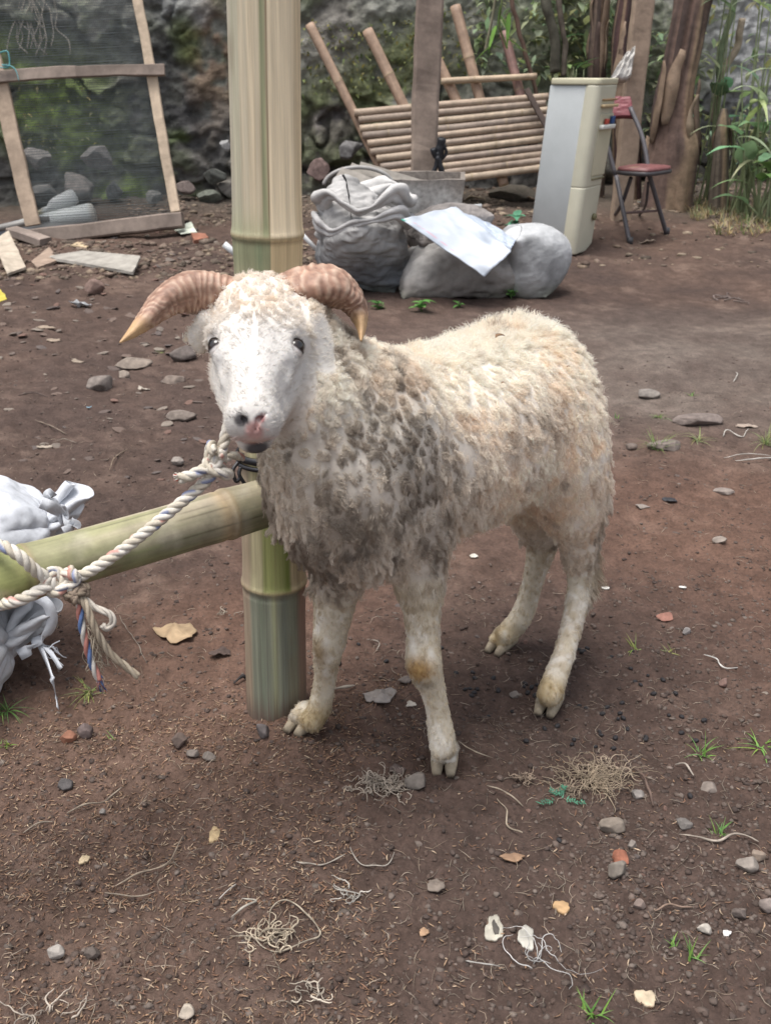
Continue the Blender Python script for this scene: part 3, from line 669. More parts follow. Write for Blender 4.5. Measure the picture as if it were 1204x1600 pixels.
def coat(p, g, fib=1.0):
    """colour of the coat at p"""
    n = len(p); n1 = fbm(p * 9, 4, 71); n2 = fbm(p * 28, 3, 72); n3 = fbm(p * 75, 2, 73)
    cream = np.array([.97, .88, .775]); white = np.array([.97, .94, .89]); tan = np.array([.78, .62, .475]); grey = np.array([.55, .50, .435]); darkm = np.array([.26, .22, .185])
    c = np.tile(cream, (n, 1)); c = mixc(c, white * [1, .98, .93], sstep(.50, .64, g['z'] + .03 * n1) * .85)  # wool whitened with height: top light on the back put into the colour
    c = mixc(c, tan, np.clip(.28 + .9 * n1 + .5 * n2, 0, .75) * (1 - sstep(.50, .62, g['z'])) * .75)
    c = mixc(c, tan * 1.25, np.clip(.8 * (n2 + n3), 0, .5))
    # dirty bib, shoulder and neck: grey-brown clotted wool
    fr = 1 - sstep(-.02, .14, g['s'] + .10 * n1 + .25 * np.clip(g['z'] - .52, 0, 1) ); lo = 1 - sstep(.56, .68, g['z'] + .05 * n1)
    d1 = np.clip(fr * lo, 0, 1)
    c = mixc(c, grey * 1.35, .50 * d1); dk = np.clip(d1 * (.24 + sstep(-.25, .45, n2 + .7 * n1 + .4 * n3) * .52), 0, .9); c = mixc(c, darkm * 1.15, fib * dk)
    sh = blob(p, P(625, 700, 1.20), (.07, .08, .10)) ; c = mixc(c, grey, .6 * sh * sstep(-.2, .2, n2 + n3 + .1)); dk = np.maximum(dk, sh * .62)
    nk = blob(p, P(515, 560, 1.24), (.035, .07, .09)); c = mixc(c, (.22, .165, .11), .6 * nk * sstep(-.1, .25, n2 + n3))
    be = blob(p, P(820, 670, 1.42), (.07, .09, .05)); c = mixc(c, grey * .9, .55 * be * sstep(-.25, .2, n2 + n1))
    be = blob(p, P(600, 590, 1.28), (.09, .07, .035)); c = mixc(c, tan, .35 * be * sstep(-.25, .2, n2 + n1))
    rm = sstep(.37, .45, g['s'] + .05 * n1) * (1 - sstep(.50, .58, g['z'] + .03 * n2)); c = mixc(c, grey * 1.2, .6 * rm); dk = np.maximum(dk, .6 * rm * sstep(-.25, .3, n2 + n3)); g['dk'] = np.clip(dk, 0, .85)
    # legs
    lc = np.array([.70, .62, .49]); Lc = np.tile(lc, (n, 1)); Lc = mixc(Lc, (.44, .34, .22), np.clip(.15 + .7 * n2 + .6 * n1, 0, .6)); Lc = mixc(Lc, white, .45 * sstep(-.1, .4, n3 + n1))
    dd, hh = g['fr']; Lc = mixc(Lc, (.40, .235, .075), .9 * ((dd < .05) & (p[:, 1] < 10)) * blob(p, P(653, 1048, 1.245), (.020, .03, .019)))
    Lc = mixc(Lc, (.22, .19, .15), .5 * (dd < .05) * blob(p, P(662, 1068, 1.25), (.016, .03, .009)))
    dd, hh = g['fl']; Lc = mixc(Lc, (.36, .25, .13), .75 * (dd < .05) * blob(p, P(499, 1018, 1.355), (.012, .03, .022)))
    for k, uvy in (('fl', (490, 1130, 1.36)), ('rr', (858, 1085, 1.44)), ('rl', (782, 1000, 1.65))):
        Lc = mixc(Lc, (.50, .36, .15), .65 * (g[k][0] < .05) * blob(p, P(*uvy), (.035, .04, .03)) * sstep(-.3, .3, n2 + .2))
    Lc = mixc(Lc, (.28, .235, .18), .75 * ((g['rr'][0] < .07) | (g['rl'][0] < .07)) * sstep(.20, .30, g['z'] + .03 * n1) * sstep(-.2, .3, n2 + n3 + .1))
    Lc = mixc(Lc, (.20, .165, .13), .35 * (1 - sstep(.03, .10, g['z'])) * sstep(0, .4, n2 + .1))
    c = mixc(c, Lc, g['leg'])
    # face: clean white hair, faint cream curls on the forehead, pink nose, dark lip patch
    fc = np.tile(np.array([.72, .69, .655]), (n, 1)); fc = mixc(fc, (.74, .63, .50), sstep(.0, -.03, g['he']) * .45 * sstep(-.2, .35, n2 + .5 * n3)); fc = mixc(fc, (.70, .56, .42), .4 * sstep(.0, -.05, g['hn']) * sstep(-.2, .2, n2 + .2))
    fc = mixc(fc, (.56, .53, .50), .16 * sstep(.05, .5, n2 + .6 * n3)); fc = mixc(fc, (.90, .84, .77), sstep(.045, -.045, g['he'])); fc = mixc(fc, (.9, .86, .8), sstep(.060, .075, np.abs(g['hx'])))
    fc = mixc(fc, (.84, .70, .56), sstep(.03, -.03, g['he']) * .40 * sstep(-.05, .35, n2 + .4 * n3))
    c = mixc(c, fc, g['face'])
    hx, he, hn = g['hx'], g['he'], g['hn']
    def hb(x, e, nn, rx, re, rn): return blob(np.stack([hx, he, hn], 1), (x, e, nn), (rx, re, rn), .35)
    F_ = g['face']
    pink = np.array([.62, .34, .31]); blk = np.array([.055, .05, .055])
    c = mixc(c, pink, .9 * F_ * hb(.003, .164, .008, .010, .014, .012)); c = mixc(c, (.74, .50, .46), .6 * F_ * hb(0, .158, -.008, .019, .02, .013))
    c = mixc(c, pink, .7 * F_ * hb(-.008, .156, -.0195, .012, .015, .004))
    c = mixc(c, blk, .95 * F_ * hb(-.0105, .158, .0195, .0085, .013, .0065)); c = mixc(c, (.30, .12, .12), .9 * F_ * hb(.0100, .158, .0205, .006, .01, .0035))
    c = mixc(c, blk, .93 * F_ * hb(.004, .157, -.0290, .0140, .017, .0090))
    for sx in (-1, 1):
        c = mixc(c, (.18, .15, .145), .85 * F_ * blob(p, EYE[sx] + Hx * sx * .004, (.0115, .0115, .0105), .3)); c = mixc(c, (.55, .53, .52), .5 * F_ * hb(.043 * sx, .050, .018, .010, .022, .012))  # second mix paints grey shade into the hollows below the eyes
    return np.clip(c, .01, .97)
BG = regions(BV); BC = coat(BV, BG)
M_skin = vmat('sheep_skin', rough=0.8, bump=0.25, bscale=220, var=.10, vscale=120, sss=.05, bdist=.002, spec=.25)
sheep = mesh('sheep', BV, BF, M_skin, None, BC * .82, origin=(.1, 1.45, 0))
tag(sheep, 'young horned ram in dirty cream wool standing tethered by the bamboo post', 'sheep')

# eyes
def uvsphere(c, r, ax=None, n=24, m=32, sc=(1, 1, 1)):
    th = np.linspace(0, math.pi, n)[:, None]; ph = np.arange(m)[None] / m * 2 * math.pi
    V = np.stack([np.sin(th) * np.cos(ph), np.sin(th) * np.sin(ph), np.cos(th) * np.ones_like(ph)], -1).reshape(-1, 3) * sc
    ax = np.eye(3) if ax is None else np.asarray(ax); return V, np.asarray(c) + (V * r) @ ax, grid_faces(n, m, True)
M_eye = vmat('eye', rough=.12, bump=0, var=.05, spec=.7)
for sx in (-1, 1):
    out = nrm(Hx * sx * .75 + Hn * .62 + He * .05); t = nrm(np.cross(out, He)); ax = np.array([t, np.cross(out, t), out])
    L0, V, F = uvsphere(EYE[sx], .0108, ax)
    z = L0[:, 2]; c = mixc(np.tile((.03, .022, .018), (len(V), 1)), (.018, .012, .010), sstep(.62, .72, z)); c = mixc(c, (.004, .004, .005), ((np.abs(L0[:, 0] / .46) ** 2 + np.abs(L0[:, 1] / .26) ** 2) < 1) * 1.0)
    e = mesh('eye', V, F, M_eye, sheep, c)
    # eyelids: partial shells round the ball, dark along the rim
    w_ = np.cross(out, t)
    for sg in (-1, 1):
        a = np.linspace(-1.5, 1.5, 26)[:, None]; k = np.linspace(0, 1, 9)[None]; e0 = (.58 if sg * w_[2] > 0 else .66) * np.cos(a); el = sg * (e0 + (1.45 - e0) * k); rr = .0112 + .0016 * k + .0007 * np.exp(-(k / .12) ** 2)
        Vv = EYE[sx] + (rr * np.sin(a) * np.cos(el))[..., None] * t + (rr * np.cos(a) * np.cos(el))[..., None] * out + (rr * np.sin(el) + 0 * a)[..., None] * w_
        V = Vv.reshape(-1, 3); kk = np.repeat(k, 26, 0).ravel(); mesh('eyelid', V, grid_faces(26, 9), M_skin, e, mixc(np.tile((.045, .035, .035), (len(V), 1)), (.66, .62, .60), sstep(.10, .34, kk)))

# horns
M_horn = vmat('horn', rough=.55, bump=.35, bscale=160, var=.22, vscale=60, stretch=(1, 1, 1), bdist=.003, spec=.45, rough_var=.15)
def horn(pts, seed, lab):
    """pts (u, v, y, r)"""
    C = spline([np.r_[P(u, v, y), r] for u, v, y, r in pts], 30); path, s = resample(C, .0016); r = path[:, 3]; path = path[:, :3]; n = len(path)
    T, N, B = frames(path); m = 48; th = np.arange(m) / m * 2 * math.pi
    V = np.zeros((n, m, 3)); f = s / s[-1]
    prof = 1 + .10 * np.cos(3 * th + .6)
    ph = s[:, None] / .0050 + .35 * np.sin(th)[None] + 1.6 * vn(np.stack([np.broadcast_to(s[:, None] * 60, (n, m)), np.broadcast_to(np.cos(th)[None] * 1.5, (n, m)), np.broadcast_to(np.sin(th)[None] * 1.5, (n, m))], -1), seed)
    ridge = np.abs(np.sin(ph * math.pi / 2)) ** .7 * (1 - sstep(.74, .86, f))[:, None]
    nn = fbm(np.stack([np.broadcast_to(s[:, None] * 170, (n, m)), np.broadcast_to(np.cos(th)[None] * 3, (n, m)), np.broadcast_to(np.sin(th)[None] * 3, (n, m))], -1), 3, seed + 3)
    rr = r[:, None] * prof[None] * (1 - .05 + .07 * ridge + .07 * nn * (1 - sstep(.72, .85, f))[:, None])
    V = path[:, None] + rr[..., None] * (np.cos(th)[None, :, None] * N[:, None] * 1.0 + np.sin(th)[None, :, None] * B[:, None] * .88)
    base = np.array([.28, .155, .108]); pk = np.array([.41, .25, .18]); lt = np.array([.56, .45, .35]); tip = np.array([.48, .31, .16])
    c = mixc(np.tile(base, (n, m, 1)), pk, np.clip(.45 + .9 * nn, 0, 1)); c = mixc(c, lt, np.clip(ridge ** 4 * .55 * (.6 + nn), 0, 1)); fib = vn(np.stack([np.broadcast_to(s[:, None] * 40, (n, m)), np.broadcast_to(np.cos(th)[None] * 14, (n, m)), np.broadcast_to(np.sin(th)[None] * 14, (n, m))], -1), seed + 8); c = c * (1 + .22 * fib)[..., None]; c = mixc(c, (.12, .07, .05), np.clip(.6 * (1 - ridge) ** 2.5 * (.7 + nn) + .25 * (nn < -.25), 0, 1) * (1 - sstep(.72, .84, f))[:, None])
    c = mixc(c, tip, np.broadcast_to(sstep(.70, .84, f)[:, None], (n, m)) * .92)
    F = [tuple(q) for q in grid_faces(n, m, True)] + [tuple((n - 1) * m + j for j in range(m))]
    o = mesh('horn', V.reshape(-1, 3), F, M_horn, sheep, c.reshape(-1, 3)); o['label'] = lab
horn([(385, 472, 1.235, .026), (350, 462, 1.235, .0305), (300, 454, 1.225, .0285), (262, 468, 1.205, .0205), (232, 496, 1.18, .0130), (208, 519, 1.155, .0070), (188, 535, 1.13, .0012)], 5, 'pinkish brown ridged horn sweeping out to a pointed amber tip')
horn([(435, 466, 1.235, .026), (468, 455, 1.24, .0305), (512, 448, 1.245, .0295), (542, 462, 1.25, .0220), (558, 484, 1.25, .0150), (564, 508, 1.235, .0080), (564, 533, 1.215, .0012)], 9, 'pinkish brown ridged horn curling down to a short amber tip')

# hooves: two claws each
M_hoof = vmat('hoof', rough=.6, bump=.3, bscale=150, var=.25, vscale=80, bdist=.002)
def hoof(toe, heel, lab=None, splay=.02, w=.0132):
    """toe, heel: ground points; two tapering claws split down the middle"""
    toe = np.asarray(toe); heel = np.asarray(heel); f = nrm(toe - heel); sd = nrm(np.cross(f, Z_)); L = np.linalg.norm(toe - heel); out = []
    for s in (-1, 1):
        n, m = 14, 16; V = []
        for i in range(n):
            t = i / (n - 1); hgt = .036 * (1 - .60 * t ** 1.6); ww = w * (1 - .45 * t ** 3); c = heel + f * L * t + sd * s * (w * .78 + splay * .012 * t)
            for j in range(m):
                a = j / m * 2 * math.pi; x = math.cos(a); z = math.sin(a); z = z * .5 + .5
                V.append(c + sd * x * ww * (1 - .25 * z) + Z_ * z * hgt)
        V = np.array(V); V[:, 2] += .0
        z = (V[:, 2] - min(toe[2], heel[2])) / .034; col = mixc(np.tile((.11, .088, .07), (len(V), 1)), (.33, .275, .20), sstep(.10, .45, z + .2 * vn(V * 90, 4)))
        out.append((V, [tuple(q) for q in grid_faces(n, m, True)] + [tuple(range(m))[::-1], tuple((n - 1) * m + j for j in range(m))], col))
    V, F, c = merge(out); o = mesh('hoof', V, F, M_hoof, sheep, c)
    return o
for k, (t, h) in FEET.items():
    f = nrm(t - h); hoof(h + f * .052, h - f * .010)
# ------------------------------------------------------------------ wool and hair: strands rooted on the ram's skin
def groom():
    r = np.random.default_rng(77)
    T = BV[BF]; ar = np.linalg.norm(np.cross(T[:, 1] - T[:, 0], T[:, 2] - T[:, 0]), axis=1) / 2; cen = T.mean(1); gc = regions(cen)
    face = gc['face']; leg = gc['leg']; wool = np.clip(1 - face - leg, 0, 1)
    bare = np.clip(blob(cen, H(0, .160, .006), (.022, .018, .016)) + blob(cen, H(0, .155, -.028), (.018, .018, .012)), 0, 1)
    dens = (wool * 300e3 + face * 320e3 + leg * 300e3) * (1 - .93 * bare)
    for sx in (-1, 1): dens = dens * (1 - blob(cen, EYE[sx] + Hx * sx * .006, (.0125, .0125, .0100), .25))
    w = ar * dens; n = int(w.sum()); ti = r.choice(len(T), n, p=w / w.sum())
    a = r.random((n, 2)); m = a.sum(1) > 1; a[m] = 1 - a[m]; b0 = 1 - a.sum(1)
    p = T[ti, 0] * b0[:, None] + T[ti, 1] * a[:, :1] + T[ti, 2] * a[:, 1:]
    N = nrm(BN[BF[ti, 0]] * b0[:, None] + BN[BF[ti, 1]] * a[:, :1] + BN[BF[ti, 2]] * a[:, 1:])
    g = regions(p); face = g['face']; leg = g['leg']; z = p[:, 2]; s = g['s']
    body = np.clip(1 - face - leg, 0, 1)
    n1 = fbm(p * 9, 3, 171); n2 = fbm(p * 22, 3, 172)
    bib = np.clip((1 - sstep(.0, .15, s)) * (1 - sstep(.50, .60, z)), 0, 1) * body
    neck = np.clip((1 - sstep(-.02, .10, s)) * sstep(.50, .58, z), 0, 1) * body
    rear = sstep(.34, .44, s) * (1 - sstep(.48, .58, z)) * body
    belly = body * (1 - sstep(.36, .44, z)) * sstep(.08, .2, s)
    fore = face * np.clip(sstep(.045, -.05, g['he']), 0, 1) * sstep(-.06, -.01, g['hn'] + .03) * (1 - sstep(.055, .068, np.abs(g['hx'])))
    L = body * (.0148 + .005 * n1 + .004 * n2) + bib * (.008 + .014 * n2) - neck * .005 + .006 * body * sstep(.60, .65, z) * sstep(.12, .25, s) + rear * .008 - belly * .003 + leg * (.0080 + .008 * sstep(.26, .38, z)) + face * .0078 + fore * .0018
    L *= r.uniform(.6, 1.3, n)
    # the loose tuft behind the hock
    hk = blob(p, LP['rr'][3] + [.022, .02, -.03], (.035, .04, .10)) * (N[:, 0] > .05); L += .034 * hk * (r.random(n) < .6)
    down = np.array([0, 0, -1.0]); tang = lambda v: nrm(v - N * (v * N).sum(1, keepdims=True))
    back = tang(A_ * .55 + down * .85 + 0 * N); top = sstep(.60, .66, z) * body
    flow = back * (1 - .75 * top)[:, None] + np.stack([n1, n2, 0 * n1], 1) * .6
    lift = body * (.42 + .9 * top) - bib * .33 - rear * .22 + leg * .30 + face * .22 + fore * .45 + .45 * hk
    fdir = tang(-He * .55 + Hx * (np.sign(g['hx']) * .45)[:, None] + Hn * 0); ffore = tang(He * .7 + Hx * np.stack([n2], 1) * 1.5)
    flow = flow * (1 - face)[:, None] + (fdir * (1 - fore)[:, None] + ffore * fore[:, None]) * face[:, None]
    flow = flow * (1 - leg)[:, None] + tang(np.tile(down, (n, 1)) + .25 * r.normal(size=(n, 3))) * leg[:, None]
    # clumps
    per = 26; nc = max(1, n // per); ci = r.choice(n, nc, replace=False); kd = kdtree.KDTree(nc)
    for k, i in enumerate(ci): kd.insert(p[i], k)
    kd.balance(); cl = np.fromiter((kd.find(q)[1] for q in p), int, n); G_ = ci[cl]
    crand = r.normal(size=(nc, 3))[cl]; cph = r.uniform(0, 6.3, nc)[cl]; cr = r.random(nc)[cl]; cs = np.where(r.random(nc) < .5, -1, 1)[cl]
    d0 = nrm(N * lift[:, None] + flow * (1 - .35 * lift)[:, None] + crand * (body * .26 + leg * .05 + face * .08 + fore * .32)[:, None] + r.normal(size=(n, 3)) * (.09 + .04 * leg + .05 * top)[:, None])
    K = 8; t = np.linspace(0, 1, K); sag = body * (.55 - .35 * top) + bib * .9 + rear * .6 + .2 * leg
    X = np.zeros((n, K, 3)); X[:, 0] = p - N * .0015; d = d0.copy()
    Lc = L * np.where(body > .5, (.75 + .5 * cr), 1)
    for k in range(1, K):
        X[:, k] = X[:, k - 1] + d * (Lc / (K - 1))[:, None]; d = nrm(d + down * (sag / (K - 1) * 1.1)[:, None] + r.normal(size=(n, 3)) * (.05 + .09 * body)[:, None])
    # pull towards the clump's own strand, then crimp the lock
    cst = (body * np.clip(.36 + .5 * n2 + .34 * bib + .20 * neck + .2 * rear - .25 * top, .05, .92) + leg * .40 + face * .10 + fore * .25)[:, None] * (t[None] ** 1.15)
    Gd = X[G_] ; off = p[G_] - p; far = np.linalg.norm(off, axis=1) > .02
    cst = cst * (~far)[:, None]; X = X * (1 - cst[..., None]) + Gd * cst[..., None]
    e1 = nrm(np.cross(d0[G_], crand)); e2 = np.cross(d0[G_], e1)
    cu = body * (.0008 + .0014 * cr * cr + .0013 * neck * cr + .0006 * bib) + fore * .0010 + leg * .0004
    turns = body * (1.4 + .8 * neck) + fore * 1.3 + .8
    ang = cph[:, None] + cs[:, None] * turns[:, None] * 6.283 * t[None]; amp = cu[:, None] * np.sin(t[None] * 1.9) 
    X += (e1[:, None] * (np.cos(ang) * amp)[..., None] + e2[:, None] * (np.sin(ang) * amp)[..., None])
    X += 0.0006 * vn(X * 300, 5)[..., None] * crand[:, None] * body[:, None, None]
    # colour: root clean, tips carry the dirt of their lock
    pc = p * .45 + p[G_] * .55; gcx = regions(pc); c = coat(p, g, .25); cc = coat(pc, gcx, .25); c = c * (1 - body[:, None]) + (c * .35 + cc * .65) * body[:, None]
    c = mixc(c, (.42, .31, .18), .75 * hk); tip = c * (1 + (.16 * (cr - .5) + .12 * r.normal(size=n))[:, None] * (body * .5 + .22 + .75 * leg)[:, None])
    dkc = g['dk'] * .4 + gcx['dk'] * .6; q_ = p * .35 + p[G_] * .65; st_ = .75 * vn(q_ * [62, 62, 20], 31) + .45 * vn(q_ * [120, 120, 45], 32) + .3 * vn(q_ * 24, 33) + .16 * (cr - .5)
    dirty = sstep(-.35, .45, st_ + 1.5 * dkc - .70) * body; tip = mixc(tip, np.array([.19, .150, .118]) * (.75 + .8 * ((cr * 3.7) % 1))[:, None], dirty * .76)
    pale = np.clip(bib + .5 * neck + .5 * rear, 0, 1) * ((cr * 13.7) % 1 > .70) * (1 - dirty); tip = mixc(tip, (.86, .81, .73), pale * .55)
    C = tip[:, None] * (1 - .0 * t)[None, :, None] + 0; C = np.repeat(C[:, :1], K, 1)
    root = c * .92; C = root[:, None] * (1 - t[None, :, None]) ** 1.5 + tip[:, None] * (1 - (1 - t[None, :, None]) ** 1.5)
    C = np.clip(C, .01, .96)
    rad = (body * .00032 + leg * .00034 + face * .00031)[:, None] * (1 - .72 * t[None] ** 1.6) * r.uniform(.8, 1.25, n)[:, None]
    def emit(mask, name, label, mat):
        q = np.nonzero(mask)[0]; h = bpy.data.hair_curves.new(name); h.add_curves([K] * len(q))
        org = np.array(sheep.location)
        h.attributes['position'].data.foreach_set('vector', (X[q] - org).astype(np.float32).ravel())
        ra = h.attributes.new('radius', 'FLOAT', 'POINT') if 'radius' not in h.attributes else h.attributes['radius']
        ra.data.foreach_set('value', rad[q].astype(np.float32).ravel())
        ca = h.attributes.new('col', 'FLOAT_COLOR', 'POINT'); ca.data.foreach_set('color', np.concatenate([C[q], np.ones((len(q), K, 1))], -1).astype(np.float32).ravel())
        h.materials.append(mat); o = bpy.data.objects.new(name, h); COL.objects.link(o); o.parent = sheep
        if label: o['label'] = label
        return o
    mt = bpy.data.materials.new('wool'); mt.use_nodes = True; nt = mt.node_tree; nt.nodes.clear()
    at = nt.nodes.new('ShaderNodeAttribute'); at.attribute_name = 'col'; df = nt.nodes.new('ShaderNodeBsdfDiffuse'); tr = nt.nodes.new('ShaderNodeBsdfTranslucent'); mx = nt.nodes.new('ShaderNodeMixShader'); mx.inputs[0].default_value = .48
    gl = nt.nodes.new('ShaderNodeBsdfGlossy'); gl.inputs['Roughness'].default_value = .45; m2 = nt.nodes.new('ShaderNodeMixShader'); m2.inputs[0].default_value = .025; ou = nt.nodes.new('ShaderNodeOutputMaterial')
    nt.links.new(at.outputs['Color'], df.inputs['Color']); nt.links.new(at.outputs['Color'], tr.inputs['Color']); nt.links.new(df.outputs[0], mx.inputs[1]); nt.links.new(tr.outputs[0], mx.inputs[2])
    nt.links.new(mx.outputs[0], m2.inputs[1]); nt.links.new(gl.outputs[0], m2.inputs[2]); nt.links.new(m2.outputs[0], ou.inputs['Surface'])
    short = (face + leg) > .5
    emit(~short, 'fleece', 'long matted cream wool, grey with mud on chest and haunch', mt)
    emit(short, 'coat_hair', 'short white hair of face and legs', mt)
    print('strands', n)
groom()
SC.cycles_curves.shape = 'RIBBONS'; SC.cycles_curves.subdivisions = 2
# ------------------------------------------------------------------ cloth bags: a small position-based cloth solver
def bag(n, m, circ, length, axis, press, steps=260, seed=0, cinch=None, cr=.012, open_top=False, fillrow=1.0, grav=3.0, iters=7, seam_top=True, floor=0.0, stand=False, kc_=.25, kb=.03, lump=.5, damp=.965, content=(), pw=3.0, fric=.35):
    r = np.random.default_rng(seed); th = np.arange(m) / m * 2 * math.pi; t = np.linspace(0, 1, n)
    a = circ / 4 * .95; X = np.zeros((n, m, 3)); u = np.cos(th) * a; d = np.sin(th) * .055
    for i in range(n):
        k = 1.0
        if axis == 'z': X[i] = np.stack([u * .72, d * 2.2 * (.3 + min(1, 4 * t[i])), 0 * u + length * t[i] * .9 + .01], 1)
        else: X[i] = np.stack([0 * u + length * (t[i] - .5) * .95, u * .8, (content[0][0][2] if content else .09) + d * (3.2 if content else 1) * math.sin(math.pi * (.08 + .84 * t[i]))], 1)
    if stand:
        for i in range(n): rr = circ / 6.283 * .93; X[i] = np.stack([np.cos(th) * rr, np.sin(th) * rr, 0 * th + length * t[i] * .97], 1)
        base0 = X[0] * [.93, .93, 1]
    X += r.normal(size=X.shape) * .003; V = np.zeros_like(X); ly = length / (n - 1); lx = circ / m; dg = math.hypot(lx, ly); dt = .02
    fill = (t <= fillrow).astype(float)[:, None, None]
    def con(A, B, rest, ks, kc):
        D = B - A; L = np.linalg.norm(D, axis=-1, keepdims=True) + 1e-9; k = np.where(L > rest, ks, kc); c = D * (.5 * k * (L - rest) / L); A += c; B -= c
    def jcon(s, rest, ks, kc, di=0):
        for o in (range(0, 2) if s == 1 else range(0, 4)):
            j = np.arange(o, m, 2 * s) if s == 1 else np.arange(o, m, 4); 
            A = X[:n - di, j] if di == 0 else X[:n - di, j]; B = X[di:, (j + s) % m]; D = B - A; L = np.linalg.norm(D, axis=-1, keepdims=True) + 1e-9
            c = D * (.5 * np.where(L > rest, ks, kc) * (L - rest) / L * (1 if di == 0 else .5)); X[:n - di, j] += c; X[di:, (j + s) % m] -= c
    pl = 1 + lump * fbm(np.stack(np.broadcast_arrays(np.cos(th)[None] * 1.5, np.sin(th)[None] * 1.5, t[:, None] * 4), -1), 2, seed + 3)[..., None]
    for st in range(steps):
        Nn = np.cross(np.roll(X, -1, 1) - np.roll(X, 1, 1), np.gradient(X, axis=0)); Nn /= np.linalg.norm(Nn, axis=-1, keepdims=True) + 1e-9
        if st == 0: sgn = np.sign(((X - X.mean((0, 1))) * Nn).sum())
        V += dt * (press * sgn * Nn * fill * pl * min(1, st / 40) + np.array([0, 0, -grav])); X0 = X.copy(); X += V * dt
        chit = np.zeros((n, m, 1), bool)
        for _ in range(iters):
            for o in (0, 1): con(X[o:n - 1:2][: len(X[o + 1:n:2])], X[o + 1:n:2], ly, .95, kc_)
            jcon(1, lx, .95, kc_); jcon(1, dg, .6, .02, 1)
            for o in (0, 1, 2, 3):
                A = X[o:n - 2:4]; B = X[o + 2:n:4][:len(A)]; con(A[:len(B)], B, 2 * ly, .0, kb)
            jcon(2, 2 * lx, .0, kb)
            if stand: X[0] = base0
            else: q = X[0, (-np.arange(m)) % m]; X[0] = (X[0] + q) / 2
            if not open_top and seam_top: q = X[-1, (-np.arange(m)) % m]; X[-1] = (X[-1] + q) / 2
            if cinch is not None:
                c = X[cinch].mean(0); D = X[cinch] - c; L = np.linalg.norm(D, axis=-1, keepdims=True) + 1e-9; X[cinch] = c + D / L * np.minimum(L, cr + .25 * max(0, 1 - st / (steps * .5)))
            for cc_, rr_ in content:
                q = (X - cc_) / rr_; L = (np.abs(q) ** pw).sum(-1, keepdims=True) ** (1 / pw) + 1e-6; chit |= L < 1.01; X = np.where(L < 1, np.asarray(cc_) + q / L * np.asarray(rr_), X)
            X[..., 2] = np.maximum(X[..., 2], floor)
        V = (X - X0) / dt * damp; hit = X[..., 2] <= floor + 1e-4; V[hit, :2] *= .3; V = np.where(chit, V * fric, V)
        sp = np.linalg.norm(V, axis=-1, keepdims=True); V *= np.minimum(1, 2.0 / np.maximum(sp, 1e-6))
    return X
def bagmesh(name, X, place, mat, colf, parent=None, th=.0015):
    """place: local -> world (n,3)->(n,3); a doubled skin gives the cloth a thickness"""
    n, m, _ = X.shape; Vw = place(X.reshape(-1, 3)); F = grid_faces(n, m, True); c = colf(Vw, np.repeat(np.linspace(0, 1, n), m), X.reshape(-1, 3))
    o = mesh(name, Vw, F, mat, parent, c); md = o.modifiers.new('thick', 'SOLIDIFY'); md.thickness = th * 2; md.offset = -1
    md = o.modifiers.new('sub', 'SUBSURF'); md.levels = 1; md.render_levels = 2; return o
def rot3(v, yaw, pitch=0.0, roll=0.0): return np.asarray(v) @ np.array((Matrix.Rotation(yaw, 3, 'Z') @ Matrix.Rotation(pitch, 3, 'Y') @ Matrix.Rotation(roll, 3, 'X')).transposed())

def crease(X, amp, seed, sc=7.0, stretch=(1, 1, 1)):
    """sharp little tension folds pushed along the normals"""
    Nn = np.cross(np.roll(X, -1, 1) - np.roll(X, 1, 1), np.gradient(X, axis=0)); Nn /= np.linalg.norm(Nn, axis=-1, keepdims=True) + 1e-9
    Nn *= np.sign(((X - X.mean((0, 1))) * Nn).sum()); q = X * sc * np.asarray(stretch) + .8 * fbm(X * sc * .6, 2, seed)[..., None]
    f = 1 - 2.4 * np.sqrt(fbm(q, 2, seed + 1) ** 2 + .004); g = 1 - 2.4 * np.sqrt(fbm(q * 1.9 + 4, 2, seed + 2) ** 2 + .004)
    return X + Nn * (amp * (f + .45 * g) * (.45 + .8 * sstep(-.4, .4, fbm(X * 3.5, 2, seed + 3))))[..., None]
def fit(X, yaw, pitch, roll, c, size):
    """turn the bag and scale it to size (x, y, z extents in metres), its base centre at c"""
    Y = rot3(X.reshape(-1, 3), yaw, pitch, roll); lo, hi = Y.min(0), Y.max(0); return (Y - [(lo[0] + hi[0]) / 2, (lo[1] + hi[1]) / 2, lo[2]]) / (hi - lo) * size + c
